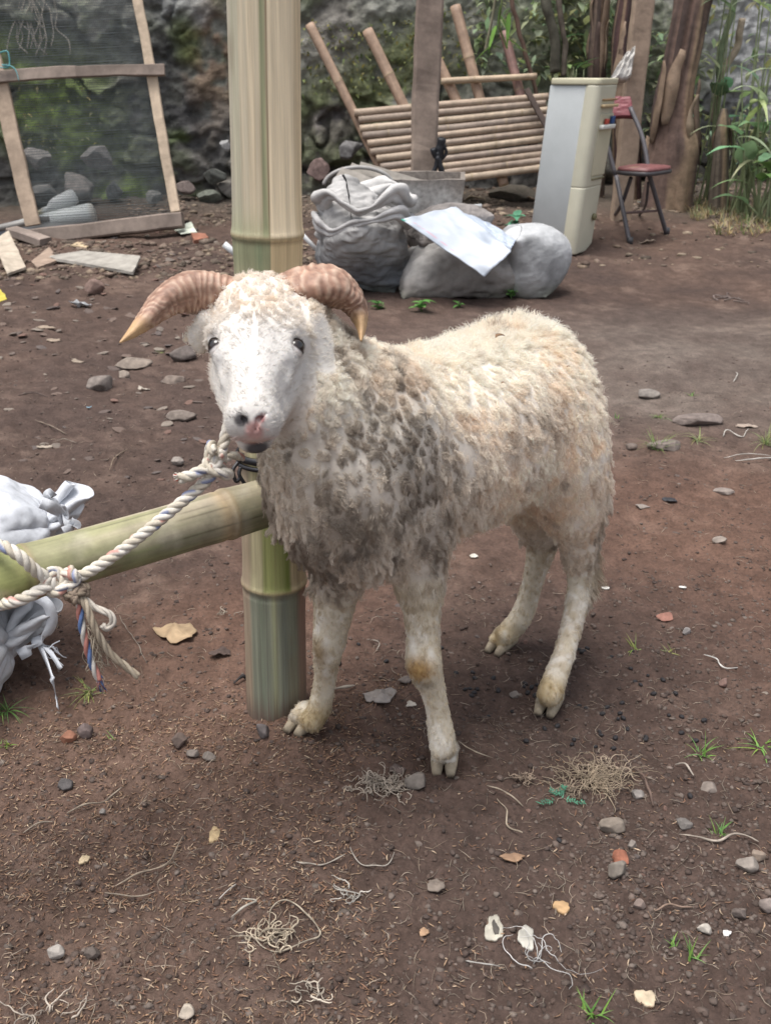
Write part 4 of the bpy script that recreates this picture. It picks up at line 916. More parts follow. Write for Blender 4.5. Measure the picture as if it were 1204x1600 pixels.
# ------------------------------------------------------------------ bamboo
M_bam = vmat('bamboo', rough=.6, bump=.4, bscale=130, var=.24, vscale=26, stretch=(1, 1, 1), bdist=.002, spec=.4, rough_var=.12, dots=(140, .74, (.10, .08, .05)))
def culm(a, b, r0, r1, nodes, colf, ov=0.0, m=64, seed=0, swell=.07, hollow=True, step=.006):
    """V, F, colour of a bamboo culm from a to b; nodes = distances along it; colf(cosA, sinA, s, P)->rgb; A runs round the culm"""
    a = np.asarray(a, float); b = np.asarray(b, float); L = np.linalg.norm(b - a); T = (b - a) / L
    s = np.unique(np.r_[np.arange(0, L, step), [L], np.concatenate([[q - .004, q - .002, q, q + .002, q + .004, q + .007] for q in nodes]) if nodes else []]); s = s[(s >= 0) & (s <= L)]; n = len(s)
    X = nrm(np.cross(T, [0, 1, 0]) if abs(T[1]) < .9 else np.cross(T, [0, 0, 1])); Y = np.cross(T, X)
    th = np.arange(m) / m * 2 * math.pi; r = r0 + (r1 - r0) * s / L
    for q in nodes:
        r = r * (1 + swell * .55 * np.exp(-((s - q) / .006) ** 2) + .03 * np.exp(-((s - q) / .03) ** 2) - .05 * np.exp(-((s - q + .008) / .0025) ** 2))
    bend = .004 * np.stack([vn(np.stack([s * 1.7, s * 0, s * 0], 1), seed), vn(np.stack([s * 1.7, s * 0, s * 0 + 5], 1), seed)], 1) if L > .5 else np.zeros((n, 2))
    C = a + T * s[:, None] + X * bend[:, :1] + Y * bend[:, 1:]
    ca, sa = np.cos(th), np.sin(th); rr = r[:, None] * (1 + .015 * vn(np.stack(np.broadcast_arrays(ca[None] * 1.5, sa[None] * 1.5, s[:, None] * 2), -1), seed + 3))
    V = (C[:, None] + rr[..., None] * (ca[None, :, None] * X + sa[None, :, None] * Y)).reshape(-1, 3)
    S = np.repeat(s, m); CA = np.tile(ca, n); SA = np.tile(sa, n); W = V - np.repeat(C, m, 0)
    col = colf(W / np.repeat(r, m)[:, None], S, V)
    for q in nodes:
        col = mixc(col, (.30, .235, .14), .75 * np.exp(-((S - q) / .0035) ** 2)); col = mixc(col, (.12, .09, .06), .6 * np.exp(-((S - q + .007) / .0025) ** 2))
    F = [tuple(f) for f in grid_faces(n, m, True)]
    if hollow:
        for k, (c0, tt) in enumerate(((C[0], T), (C[-1], -T))):
            base = len(V); ring = (V[:m] if k == 0 else V[(n - 1) * m:n * m]); inner = c0 + (ring - c0) * .82; deep = inner + tt * min(.05, L * .2)
            V = np.vstack([V, inner, deep]); col = np.vstack([col, np.tile((.55, .45, .30), (m, 1)), np.tile((.10, .07, .045), (m, 1))])
            o0 = 0 if k == 0 else (n - 1) * m
            for j in range(m):
                j2 = (j + 1) % m; q = [(o0 + j2, o0 + j, base + j, base + j2), (base + j2, base + j, base + m + j, base + m + j2)]
                F += q if k == 0 else [t[::-1] for t in q]
            F.append(tuple(base + m + j for j in (range(m) if k else range(m))))
    return V, F, np.clip(col, .01, 1)

M_bamV = vmat('bamboo_post_skin', rough=.6, bump=.55, bscale=260, var=.20, vscale=120, stretch=(1, 1, .03), bdist=.0025, spec=.35, rough_var=.12, dots=(110, .79, (.14, .11, .07)))
# the upright post
pb = np.array([*G(430, 1136)[:2], 0.0]); pb[2] = GZ(pb[0], pb[1]) - .12
pbg = G(430, 1120); y0 = float(G(430, 1128)[1]) + .03
pbot = np.array([P(430, 1120, y0)[0], y0, -.12]); ptop = P(413.5, 0, y0); ptop = pbot + (ptop - pbot) * 2.1
Lp = np.linalg.norm(ptop - pbot); znod = [P(430, v, y0 - .045)[2] for v in (928, 373)]
tz = (ptop - pbot)[2] / Lp; nod = [(z - pbot[2]) / tz for z in znod] + [(2.05 - pbot[2]) / tz, (2.6 - pbot[2]) / tz]
def post_col(w, s, V):
    fx = w[:, 0]; z = V[:, 2]; q = np.stack([fx * 9, z * 1.3, w[:, 1] * 4], 1); st = vn(q, 3); st2 = vn(q * [3.5, 1.6, 2], 4); st3 = vn(q * [9, 2, 4], 5); wb = .06 * vn(np.stack([z * 3, fx * 0, fx * 0], 1), 6)
    up = s > nod[1]; lo = s < nod[0]; x = fx + wb
    cream = np.array([.68, .575, .41]); grn = np.array([.225, .25, .135]); gb = np.array([.44, .40, .31]); n = len(fx)
    c = np.tile(gb, (n, 1)); c = mixc(c, (.33, .33, .225), sstep(-.86, -.78, x) * (1 - sstep(-.62, -.52, x)) * (.35 + .3 * st2)); c = mixc(c, cream * .92, sstep(-.62, -.5, x) * np.clip(.75 + .5 * st2, 0, 1))
    c = mixc(c, (.45, .37, .26), np.clip(st3 * 1.2, 0, .6) * (x > -.6) * (x < .05)); c = mixc(c, grn, sstep(-.02, .04, x) * (1 - sstep(.13, .20, x)) * .8); c = mixc(c, (.17, .10, .045), np.exp(-((x - .19) / .022) ** 2) * .9)
    c = mixc(c, cream * 1.08, sstep(.20, .24, x)); c = mixc(c, (.50, .38, .22), sstep(.80, .95, x) * .5); c = c * (1 + .07 * st3[:, None] + .05 * st[:, None])
    c = mixc(c, (.30, .32, .18), .55 * (np.exp(-((s - nod[1]) / .03) ** 2)) * (x < .2))
    # middle span: cream near the top, green and brown towards the lower node
    m = np.tile(np.array([.33, .26, .18]), (n, 1)); m = mixc(m, (.40, .36, .22), sstep(-.75, -.6, x)); m = mixc(m, (.24, .255, .10), sstep(-.35, -.2, x)); m = mixc(m, (.12, .15, .035), sstep(.30, .5, x)); m = mixc(m, (.44, .37, .24), sstep(.45, .62, x + .1 * st)); 
    m = mixc(m, cream * .8, sstep(nod[0] + .28, nod[0] + .38, s + .1 * st) * .8); mu = sstep(nod[1] - .12, nod[1] - .02, s)
    m = mixc(m, (.20, .23, .13), mu * (x < .2) * .8); m = mixc(m, (.48, .37, .22), mu * (x > .2) * .9); m = mixc(m, (.15, .20, .12), mu * np.exp(-((x + .1) / .12) ** 2) * .5); m = m * (1 + .12 * st2[:, None] + .1 * st3[:, None])
    b = np.tile(np.array([.215, .225, .17]), (n, 1)); b = mixc(b, (.30, .235, .17), 1 - sstep(-.8, -.66, x)); b = mixc(b, (.185, .205, .15), np.exp(-((x + .35) / .10) ** 2)); b = mixc(b, (.33, .34, .21), np.exp(-((x - .05) / .08) ** 2)); b = mixc(b, (.165, .18, .145), np.exp(-((x - .38) / .10) ** 2)); b = mixc(b, (.26, .17, .13), sstep(.68, .85, x))
    b = b * (1 + .16 * st2[:, None] + .10 * st3[:, None]); b = mixc(b, (.14, .10, .08), 1 - sstep(.0, .07, z + .02 * st2))
    o_ = np.where(up[:, None], c, np.where(lo[:, None], b, m)); sp = fbm(V * [14, 14, 6], 4, 88); sc = vn(np.stack([fx * 30, z * 2.2, w[:, 1] * 12], 1), 89)
    o_ = mixc(o_, (.20, .155, .10), .38 * sstep(.16, .42, sp)); o_ = mixc(o_, o_ * 1.25, sstep(.3, .8, sc) * .6); return mixc(o_, (.16, .11, .07), .35 * sstep(.62, .85, -sc))
V, F, c = culm(pbot, ptop, .0505, .0435, nod, post_col, m=160, seed=2)
post = mesh('bamboo_post', V, F, M_bamV, None, c, origin=(pbot[0], pbot[1], 0))
tag(post, 'thick upright bamboo post, cream and green streaked, just behind the ram\'s head', 'post')

# the horizontal rail
ra = P(0, 906, 1.095); rb = P(415, 786, 1.325); rd = nrm(rb - ra); rs = ra - rd * .55; re = rb + rd * .09
def along(u, v): return (P(u, v, ra[1] + (rb[1] - ra[1]) * u / 415.) - rs) @ rd
rn = [along(352, 800), along(43, 893), along(43, 893) - .36]
def rail_col(w, s, V):
    up = w[:, 2]; q = np.stack([up * 5, s * 3.0, w[:, 1] * 5], 1); st = vn(q, 13); st2 = fbm(q * [2, 2, 2], 3, 14); st3 = vn(q * [6, 1.2, 6], 15)
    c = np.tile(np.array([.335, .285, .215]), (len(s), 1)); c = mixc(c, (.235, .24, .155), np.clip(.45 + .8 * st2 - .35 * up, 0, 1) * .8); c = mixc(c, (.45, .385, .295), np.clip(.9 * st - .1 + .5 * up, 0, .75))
    c = mixc(c, (.23, .26, .10), (1 - sstep(rn[1] + .06, rn[1] + .3, s + .1 * st)) * .55)
    left = s < rn[1]; c = np.where(left[:, None], mixc(np.tile(np.array([.28, .295, .115]), (len(s), 1)), (.38, .33, .17), np.clip(.5 * st2 - .5 * up, 0, 1)), c)
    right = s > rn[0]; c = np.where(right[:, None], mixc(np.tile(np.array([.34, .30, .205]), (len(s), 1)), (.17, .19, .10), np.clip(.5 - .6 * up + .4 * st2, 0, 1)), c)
    c = mixc(c, (.52, .38, .22), .6 * np.exp(-((s - rn[0] + .012) / .012) ** 2)); c = mixc(c, (.10, .08, .05), .6 * sstep(.42, .6, st2 + .2 * st3))
    sp = fbm(V * 16, 4, 90); c = mixc(c, (.20, .15, .10), .45 * sstep(.10, .40, sp)); c = mixc(c, (.47, .43, .35), .35 * sstep(.12, .4, -sp)); return c * (1 + .10 * st3[:, None])
V, F, c = culm(rs, re, .0325, .0345, [q for q in rn if q > .02], rail_col, m=96, seed=6)
rail = mesh('bamboo_rail', V, F, M_bam, None, c)
tag(rail, 'horizontal bamboo rail with the tether rope knotted round its left part', 'rail')

# black rubber strap round the post
M_rub = vmat('rubber', rough=.45, bump=.1, var=.2, spec=.5)
zs = P(388, 727, y0 - .05)[2]; fz = (zs - pbot[2]) / (ptop - pbot)[2]; pc_ = pbot + (ptop - pbot) * fz; pr = .0505 + (.0435 - .0505) * fz
th = np.linspace(0, 2 * math.pi, 48, endpoint=False); prt = []
ring = np.stack([pc_[0] + (pr + .004) * np.cos(th), pc_[1] + (pr + .004) * np.sin(th), pc_[2] + .004 * np.cos(th + 2) + 0 * th], 1)
def band(path, w, t, up=(0, 0, 1), closed=False):
    """flat strap with width w along up and thickness t"""
    path = np.asarray(path, float); n = len(path); T = nrm(np.roll(path, -1, 0) - np.roll(path, 1, 0)) if closed else nrm(np.gradient(path, axis=0)); up = np.broadcast_to(np.asarray(up, float), path.shape)
    S = nrm(np.cross(T, up)); Uv = nrm(np.cross(S, T)); V = np.stack([path + S * t / 2 + Uv * w / 2, path - S * t / 2 + Uv * w / 2, path - S * t / 2 - Uv * w / 2, path + S * t / 2 - Uv * w / 2], 1).reshape(-1, 3)
    F = [tuple(f) for f in grid_faces(n, 4, True)]
    if closed: F += [((n - 1) * 4 + j, (n - 1) * 4 + (j + 1) % 4, (j + 1) % 4, j) for j in range(4)]
    else: F += [(3, 2, 1, 0), tuple((n - 1) * 4 + j for j in range(4))]
    return V, F
prt.append(band(ring, .010, .004, closed=True)); prt.append(band(ring + [0, 0, -.012], .006, .004, closed=True))
lp = spline([P(372, 722, y0 - .05), P(364, 735, y0 - .06), P(369, 752, y0 - .062), P(377, 745, y0 - .06)], 8); prt.append(tube(lp, .0028, 8))
lp = spline([P(376, 730, y0 - .055), P(374, 742, y0 - .06), P(383, 757, y0 - .06)], 8); prt.append(tube(lp, .0028, 8))
V, F, _ = merge([(v, f, (.012, .012, .016)) for v, f in prt]); tag(mesh('rubber_strap', V, F, M_rub, None, (.012, .012, .016)), 'black rubber strap wound round the bamboo post above the rail', 'strap')

# ropes: three helical strands
M_rope = vmat('rope', rough=.8, bump=.5, bscale=500, var=.15, vscale=300, bdist=.001, stretch=(1, 1, 1))
def ropeVF(path, r, pitch=.034, cols=((.58, .54, .47), (.50, .45, .37), (.62, .58, .52)), fleck=True, seed=0, m=8):
    path, s = resample(path, .0022); T, N, B = frames(path); out = []; rg = np.random.default_rng(seed)
    for k in range(3):
        a = 2 * math.pi * (s / pitch + k / 3); C = path + (r * .5) * (np.cos(a)[:, None] * N + np.sin(a)[:, None] * B)
        V, F = tube(C, r * .56, m); ph = np.repeat(s, m) / .013 + 3.7 * k + rg.uniform(0, 9); h = _h(np.floor(ph), np.floor(ph) * 0 + k, np.floor(ph) * 0, seed + 5); j = np.tile(np.arange(m), len(s))
        col = np.tile(cols[k], (len(V), 1)) * (1 + .1 * vn(V * 400, 3))[:, None]
        if fleck:
            band_ = ((j + np.floor(ph).astype(int)) % m) < 2
            col = mixc(col, (.10, .15, .34), ((h > .35) & band_ & (k != 1)) * .75); col = mixc(col, (.44, .17, .14), ((h < -.35) & band_) * .8)
        out.append((V, F, col))
    return out
def knot(c, R_, r, seed, n=4, **kw):
    rg = np.random.default_rng(seed); out = []
    for k in range(n):
        t = np.linspace(0, 2 * math.pi * .93, 26); e1 = nrm(rg.normal(size=3)); e2 = nrm(np.cross(e1, rg.normal(size=3))); e3 = np.cross(e1, e2)
        pth = np.asarray(c) + R_ * rg.uniform(.5, .95) * (np.cos(t)[:, None] * e1 + .75 * np.sin(t)[:, None] * e2 + .35 * np.sin(2 * t + k)[:, None] * e3) + rg.normal(size=3) * R_ * .25
        out += ropeVF(pth, r, seed=seed + k, **kw)
    return out
K1 = P(338, 727, 1.165); KR = P(88, 906, 1.085)
prt = ropeVF(spline([P(372, 640, 1.215), P(356, 668, 1.19), P(348, 700, 1.175), K1, P(322, 752, 1.16), P(270, 796, 1.14), P(200, 853, 1.115), P(140, 893, 1.095), P(104, 908, 1.085)], 16), .0072, seed=1)
prt += ropeVF(spline([KR, P(60, 895, 1.068), P(30, 868, 1.06), P(0, 852, 1.07), P(-28, 858, 1.11), P(-42, 885, 1.15), P(-40, 925, 1.15), P(-22, 948, 1.11), P(0, 945, 1.07), P(35, 936, 1.055), P(70, 918, 1.068), KR], 12), .0072, seed=2)
prt += knot(K1 + [0, 0, .004], .017, .0062, 3, 5) + knot(KR, .0150, .0066, 4, 4) + knot(P(108, 903, 1.083), .011, .0062, 9, 2)
prt += ropeVF(spline([K1, P(315, 735, 1.155), P(296, 744, 1.15), P(280, 747, 1.148)], 10), .0072, seed=6)
prt += ropeVF(spline([K1, P(352, 716, 1.17), P(366, 712, 1.18), P(378, 714, 1.20)], 8), .0055, seed=7)
rg = np.random.default_rng(3)
for k in range(16):
    e = P(276 + rg.uniform(-6, 3), 746 + rg.uniform(-9, 9), 1.147 + rg.uniform(-.004, .004)); V, F = tube(np.array([P(286, 746, 1.149), (P(286, 746, 1.149) + e) / 2 + rg.normal(size=3) * .0015, e]), .0007, 4); prt.append((V, F, [(.62, .58, .52), (.5, .15, .12), (.6, .57, .5)][k % 3]))
V, F, c = merge(prt); rope = mesh('tether_rope', V, F, M_rope, None, c); tag(rope, 'twisted pale rope with blue and red flecks tying the ram to the rail', 'rope')
BR = [(.11, .17, .34), (.42, .18, .15), (.52, .49, .45)]
prt = ropeVF(spline([P(118, 918, 1.085), P(124, 940, 1.075), P(128, 975, 1.07), P(136, 1010, 1.068), P(146, 1042, 1.066), P(156, 1062, 1.065)], 14), .0048, pitch=.05, cols=BR, fleck=False, seed=11)
for k in range(26):
    b0 = P(155 + rg.uniform(-3, 3), 1058, 1.065); e = P(160 + rg.uniform(-9, 9), 1078 + rg.uniform(-6, 7), 1.065); V, F = tube(np.array([b0, (b0 + e) / 2 + rg.normal(size=3) * .002, e]), .0006, 4); prt.append((V, F, BR[k % 3]))
V, F, c = merge(prt); tag(mesh('rope_end', V, F, M_rope, None, c), 'frayed blue, red and white rope end dangling under the rail knot', 'rope')
BE = ((.34, .28, .21), (.40, .34, .26), (.30, .25, .19)); Kb = P(122, 928, 1.08)
prt = ropeVF(spline([Kb, P(134, 945, 1.07), P(150, 985, 1.065), P(172, 1020, 1.068), P(195, 1040, 1.07), P(216, 1057, 1.072)], 14), .0046, pitch=.05, cols=BE, fleck=False, seed=21)
prt += ropeVF(spline([Kb, P(150, 950, 1.075), P(170, 958, 1.072), P(177, 972, 1.07), P(168, 982, 1.07), P(160, 976, 1.07)], 12), .0044, pitch=.05, cols=((.45, .41, .36),) * 3, fleck=False, seed=22)
prt += knot(Kb, .014, .0050, 23, 5, cols=((.22, .17, .13), (.27, .21, .16), (.2, .16, .12)), fleck=False)
for k in range(22):
    b0 = P(140 + rg.uniform(-4, 10), 960 + rg.uniform(0, 40), 1.068); p = [b0]
    for j in range(5): p.append(p[-1] + np.array([rg.uniform(-.004, .007), rg.normal() * .003, -rg.uniform(.004, .018)]))
    V, F = tube(spline(p, 4), .0005, 4); prt.append((V, F, (.42, .36, .28)))
V, F, c = merge(prt); tag(mesh('hanging_twine', V, F, M_rope, None, c), 'frayed brown twine with a loop hanging from the knot on the rail', 'twine')
# a worn cord collar, only its front showing under the chin
nk = N1 * .5 + N0 * .5

# ------------------------------------------------------------------ sacks
M_sack = vmat('sack_cloth', rough=.75, bump=.6, bscale=150, var=.14, vscale=30, bdist=.002, spec=.35)
def sackVF(axis, radii, seed, pleat=10, amp=.02, flat=1.0, n=110, m=180, ground=True, wr=.012, pl=None, fold=0.0, fz=None):
    """revolved cloth bag round a curved axis; pl(t) = pleat strength along it"""
    C = spline([np.r_[p, r] for p, r in zip(axis, radii)], 20); C, s = resample(C, 1e9 if False else np.linalg.norm(np.diff(C[:, :3], axis=0), axis=1).sum() / n); t = s / s[-1]; n = len(s)
    T, N, B = frames(C[:, :3]); th = np.arange(m) / m * 2 * math.pi; r = C[:, 3]; P0 = pl(t) if pl else 0 * t
    W = np.stack(np.broadcast_arrays(np.cos(th)[None] * 1.3, np.sin(th)[None] * 1.3, t[:, None] * 3), -1)
    R0 = r[:, None] * (1 + P0[:, None] * amp * 10 * (.55 + .9 * vn(W * 2.2, seed + 6)) * (np.abs(np.sin(th[None] * pleat / 2 + 1.5 * vn(W * 1.0, seed))) - .5)) + wr * fbm(W * 1.4, 3, seed + 1) + wr * .9 * (1 - np.sqrt(fbm(W * [1.6, 1.6, 1.1], 2, seed + 2) ** 2 + .004) * 2.6) * np.clip(r / r.max(), .15, 1)[:, None] + wr * .18 * fbm(W * 9, 3, seed + 3)
    if fold:
        f_ = fbm(W * [.75, .75, 4.2] + .25 * vn(W, seed)[..., None], 2, seed + 9); R0 = R0 + fold * (1 - 2.6 * np.sqrt(f_ * f_ + .012)) * (fz(t)[:, None] if fz else 1) * np.clip(r / r.max(), .1, 1)[:, None]
        f_ = fbm(W * [1.5, 1.5, 1.5] + 7 + .5 * vn(W * 2, seed)[..., None], 2, seed + 10); R0 = R0 + fold * .45 * (1 - 2.6 * np.sqrt(f_ * f_ + .012))
    R0 = np.maximum(R0, .002); V = (C[:, None, :3] + R0[..., None] * (np.cos(th)[None, :, None] * N[:, None] + np.sin(th)[None, :, None] * B[:, None])).reshape(-1, 3)
    if ground:
        g = gz(V[:, 0], V[:, 1]) - .005; under = V[:, 2] < g; V[under, 2] = g[under]
    F = [tuple(f) for f in grid_faces(n, m, True)] + [tuple(range(m))[::-1], tuple((n - 1) * m + j for j in range(m))]
    return V, F, np.repeat(t, m)
def ribbonVF(path, w, t=.0012, seed=0, tw=.4):
    path = spline(path, 10); k = np.linspace(0, 1, len(path)); a = seed + tw * 6 * k; up = np.stack([np.cos(a), np.sin(a) * .3, np.sin(a)], 1); return band(path, w, t, up)
WH = np.array([.54, .56, .60])
# upper sack
ty = 1.60
NB = bag(66, 104, 1.15, .80, 'x', 9, seed=5, grav=.5, kb=.03, kc_=.15, cinch=54, seam_top=False, steps=190, cr=.014)
def nearsack(c, size, ypr, seed, cf): return bagmesh('tied_sack', crease(crease(NB, .012, seed, 8.0, (1, 1.6, 1.6)), .006, seed + 5, 19.0, (1, 1.4, 1.4)), lambda v: fit(v, *ypr, c, size), M_sack, cf)
xr = P(124, 797, ty - .04)[0]; sk = nearsack([xr - .25, ty, .150], (.50, .40, .205), (-.10, -.04, 0), 41, lambda V, t, L: mixc(np.tile(WH, (len(V), 1)), WH * .66, .6 * sstep(.0, .45, fbm(V * 11, 4, 8)))); tag(sk, 'bulging white woven sack with a knotted neck, resting on the lower sack behind the rail', 'sack')
prt = [ribbonVF([P(98, 806, ty - .05), P(88, 790, ty - .06), P(75, 775, ty - .06), P(84, 768, ty - .06)], .016, seed=1), ribbonVF([P(98, 806, ty - .05), P(80, 792, ty - .07), P(64, 785, ty - .07)], .020, seed=3), ribbonVF([P(98, 806, ty - .05), P(108, 815, ty - .06), P(118, 822, ty - .06), P(100, 832, ty - .07)], .02, seed=2)]
rt = nrm(np.cross(P(100, 804, ty) - P(60, 818, ty), [0, 1, 0]))
tt = np.linspace(0, 2 * math.pi, 30); cc = P(99, 805, ty - .04); prt.append(tube(cc + .0145 * (np.cos(tt)[:, None] * np.array([-.2, .3, .95]) + np.sin(tt)[:, None] * np.array([.1, 1, -.2])), .0035, 8))
V, F, _ = merge([(v, f, WH) for v, f in prt]); mesh('tie_strip', V, F, M_sack, sk, WH * 1.02)
# lower sack on the ground
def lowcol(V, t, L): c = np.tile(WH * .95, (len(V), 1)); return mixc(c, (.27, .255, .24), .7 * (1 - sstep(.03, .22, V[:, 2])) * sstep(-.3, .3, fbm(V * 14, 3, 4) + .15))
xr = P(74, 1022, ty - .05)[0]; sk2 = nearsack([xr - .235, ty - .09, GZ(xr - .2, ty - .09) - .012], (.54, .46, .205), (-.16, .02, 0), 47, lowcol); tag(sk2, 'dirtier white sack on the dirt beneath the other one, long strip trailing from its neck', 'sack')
g0 = G(92, 1112)
prt = [ribbonVF([P(60, 1003, ty - .06), P(72, 1030, ty - .09), P(82, 1060, ty - .13), P(88, 1088, g0[1] + .02), g0 + [0, 0, .006]], .012, seed=1.3, tw=.1), ribbonVF([P(60, 1003, ty - .06), P(78, 1018, ty - .08), P(96, 1045, ty - .1)], .008, seed=2), ribbonVF([P(60, 1003, ty - .06), P(46, 1015, ty - .08), P(30, 1024, ty - .08)], .02, seed=0)]
prt.append(ribbonVF([P(55, 930, ty - .06), P(75, 945, ty - .07), P(82, 970, ty - .07), P(70, 995, ty - .07), P(50, 1006, ty - .07)], .018, seed=.5, tw=.05))
for k in range(7):
    p = [P(66, 1004, ty - .07)]
    for j in range(5): p.append(p[-1] + np.array([rg.uniform(.0, .012), rg.normal() * .005, rg.uniform(-.016, .006)]))
    prt.append(tube(spline(p, 5), .0011, 5))
V, F, _ = merge([(v, f, WH) for v, f in prt]); mesh('tie_strip', V, F, M_sack, sk2, WH * 1.05)
# ------------------------------------------------------------------ things along the back of the yard
M_wood = vmat('old_wood', rough=.85, bump=.5, bscale=40, var=.28, vscale=14, stretch=(1, 1, 1), bdist=.003)
M_cloth = vmat('grey_sack', rough=.8, bump=.5, bscale=70, var=.28, vscale=9, bdist=.006, spec=.25)
M_plastic = vmat('painted_metal', rough=.45, bump=.05, bscale=60, var=.07, vscale=6, spec=.45, rough_var=.1)
M_metal = vmat('dull_metal', rough=.5, bump=.15, bscale=120, var=.2, vscale=30, spec=.5)
def board(name, a, b, w, h, colr, parent=None, up=(0, 0, 1), seed=0, label=None, cat=None, group=None, nseg=24, wear=.004):
    V, F = box(a, b, up, w, h, nseg, wear, seed); t = nrm(np.asarray(b) - a); q = V - np.asarray(a); al = q @ t; pr = q - al[:, None] * t
    st = vn(np.c_[al * 3, pr[:, 0] * 90, pr[:, 2] * 90 + pr[:, 1] * 90], seed); c = np.asarray(colr) * (1 + .25 * st + .25 * fbm(V * 7, 3, seed))[:, None]
    o = mesh(name, V, F, M_wood, parent, c, smooth=False); return tag(o, label, cat, group)
def bamboo_stick(name, a, b, r, colr, parent=None, seed=0, gap=.28, label=None, cat=None, m=20, group=None, r1=None):
    L = np.linalg.norm(np.asarray(b) - a); rg = np.random.default_rng(seed); nd = []; q = rg.uniform(.05, gap)
    while q < L - .02: nd.append(q); q += gap * rg.uniform(.8, 1.2)
    col = np.asarray(colr, float)
    def cf(w, s, V): n = fbm(V * 9, 3, seed); st = vn(np.c_[w * 5, ] * 1.0 + np.c_[s * 1.2, s * 0, s * 0], seed + 1); return mixc(col * (1 + .22 * st)[:, None], col * [.55, .50, .48], np.clip(.8 * n, 0, .8))
    V, F, c = culm(a, b, r, r1 or r * .93, nd, cf, m=m, seed=seed, swell=.10, step=.04); return tag(mesh(name, V, F, M_bam, parent, c), label, cat, group)

# --- screen frame with netting, leaning on the wall at left
fb = G(150, 372); yb = float(fb[1]); slope = .28
def FPt(u, v, off=0.0):          # point on the leaning frame plane y = yb + slope * z
    d = ray(u, v); t = (yb + slope * (CAM_Z - float(fb[2])) - off) / (d[1] - slope * d[2]); return np.array([0, 0, CAM_Z]) + d * t
fr = thing('screen_frame', 'tall weathered wooden frame with dark wire netting leaning on the wall', 'screen frame', (fb[0], yb, GZ(fb[0], yb)))
tanw = (.40, .31, .235); dkw = (.205, .165, .14); fn = (0, -1, slope)
board('stile', FPt(52, 352), FPt(-16, 60), .085, .03, tanw, fr, fn, 1); board('stile', FPt(275, 330, -.0), FPt(196, -110), .055, .03, (.50, .40, .30), fr, fn, 2)
board('stile', FPt(-16, 62, .002), FPt(-52, -110), .085, .03, tanw, fr, fn, 5)
board('cross_rail', FPt(-30, 122, .034), FPt(120, 112, .034), .062, .03, dkw, fr, fn, 3); board('cross_rail', FPt(119, 112.2, .0345), FPt(258, 109, .0345), .058, .03, dkw, fr, fn, 6)
board('bottom_rail', FPt(36, 373, .03), FPt(286, 344, .03), .085, .07, dkw, fr, fn, 4, nseg=16)
board('foot_block', FPt(18, 361, .10), FPt(72, 379, .20), .09, .045, (.27, .22, .19), fr, (0, 0, 1), 7)
def netVF():
    A = [FPt(45, 352, -.012), FPt(272, 340, -.012), FPt(190, -120, -.012), FPt(-58, -120, -.012)]; V, F = [], []
    def q(s, t):
        p = (A[0] * (1 - s) + A[1] * s) * (1 - t) + (A[3] * (1 - s) + A[2] * s) * t; return p + np.array([0, 1, 0]) * (.018 * math.sin(3.1 * s + 2 * t) * math.sin(3.14 * t * 1.3) + .012 * math.sin(9 * s))
    nh, nv = 128, 84; out = []
    for i in range(nh):
        t = (i + .5) / nh; w = .0020 if i % 3 else .0030
        out.append(band([q(s, t + .002 * math.sin(i + 9 * s)) for s in np.linspace(0, 1, 12)], w * 1.2, .0012, (0, 0, 1)))
    for i in range(nv):
        s = (i + .5) / nv; out.append(band([q(s, t) for t in np.linspace(0, 1, 12)], .0020, .0012, (1, 0, 0)))
    return merge([(v, f, (.085, .10, .105)) for v, f in out])
V, F, c = netVF(); M_net = vmat('net', rough=.6, bump=0, var=.3, vscale=20); mesh('netting', V, F, M_net, fr, c)
cy = thing('cyan_cord', 'turquoise cord looped over the left end of the frame\'s cross rail', 'cord', FPt(12, 100, .06))
V, F = band(spline([FPt(-14, 88, .06), FPt(8, 80, .065), FPt(14, 84, .07), FPt(15, 102, .07), FPt(8, 106, .075), FPt(-6, 104, .07)], 8), .012, .003, (0, -1, .4)); mesh('cord_loop', V, F, M_plastic, cy, (.13, .42, .45))
V, F = band(spline([FPt(4, 102, .075), FPt(18, 104, .075), FPt(26, 112, .075), FPt(30, 126, .07)], 8), .022, .003, (.3, -1, .4)); mesh('cord_end', V, F, M_plastic, cy, (.16, .46, .50))

# --- bottle and pipes behind the frame
def lathe(a, b, prof, m=40, colr=(.4, .4, .4)):
    a = np.asarray(a, float); b = np.asarray(b, float); pth = [a + (b - a) * t for t, r in prof]; V, F = tube(np.array(pth), [r for t, r in prof], m); return V, F
yB = yb + .16
pA, pB = P(20, 352, yB), P(120, 305, yB + .12)
V, F = lathe(pA, pB, [(0, .011), (.42, .011), (.43, .017), (.50, .017), (.51, .014), (.56, .018), (.62, .035), (.70, .044), (.93, .046), (.98, .040), (1, .012)]); z = (V - pA) @ nrm(pB - pA) / np.linalg.norm(pB - pA)
c = mixc(np.tile((.66, .68, .68), (len(V), 1)), (.42, .38, .26), ((z > .40) & (z < .5)) * 1.0); c = mixc(c, (.30, .27, .23), (z < .40) * 1.0)
tag(mesh('discarded_bottle', V, F, M_plastic, None, c), 'dirty white plastic bottle on a stick lying above the fat grey pipe', 'bottle')
pA, pB = P(-40, 372, yB - .05), P(150, 333, yB + .02)
V, F = lathe(pA, pB, [(0, .042), (.3, .046), (.52, .050), (.62, .058), (.80, .062), (.95, .062), (.985, .055), (1, .03)]); z = (V - pA) @ nrm(pB - pA) / np.linalg.norm(pB - pA)
c = mixc(np.tile((.24, .26, .30), (len(V), 1)), (.66, .70, .70), sstep(.35, .55, z)); c = mixc(c, (.62, .60, .55), ((z > .975)) * 1.0)
tag(mesh('fat_pipe', V, F, M_plastic, None, c), 'fat pale grey pipe end lying at the foot of the netting', 'pipe')
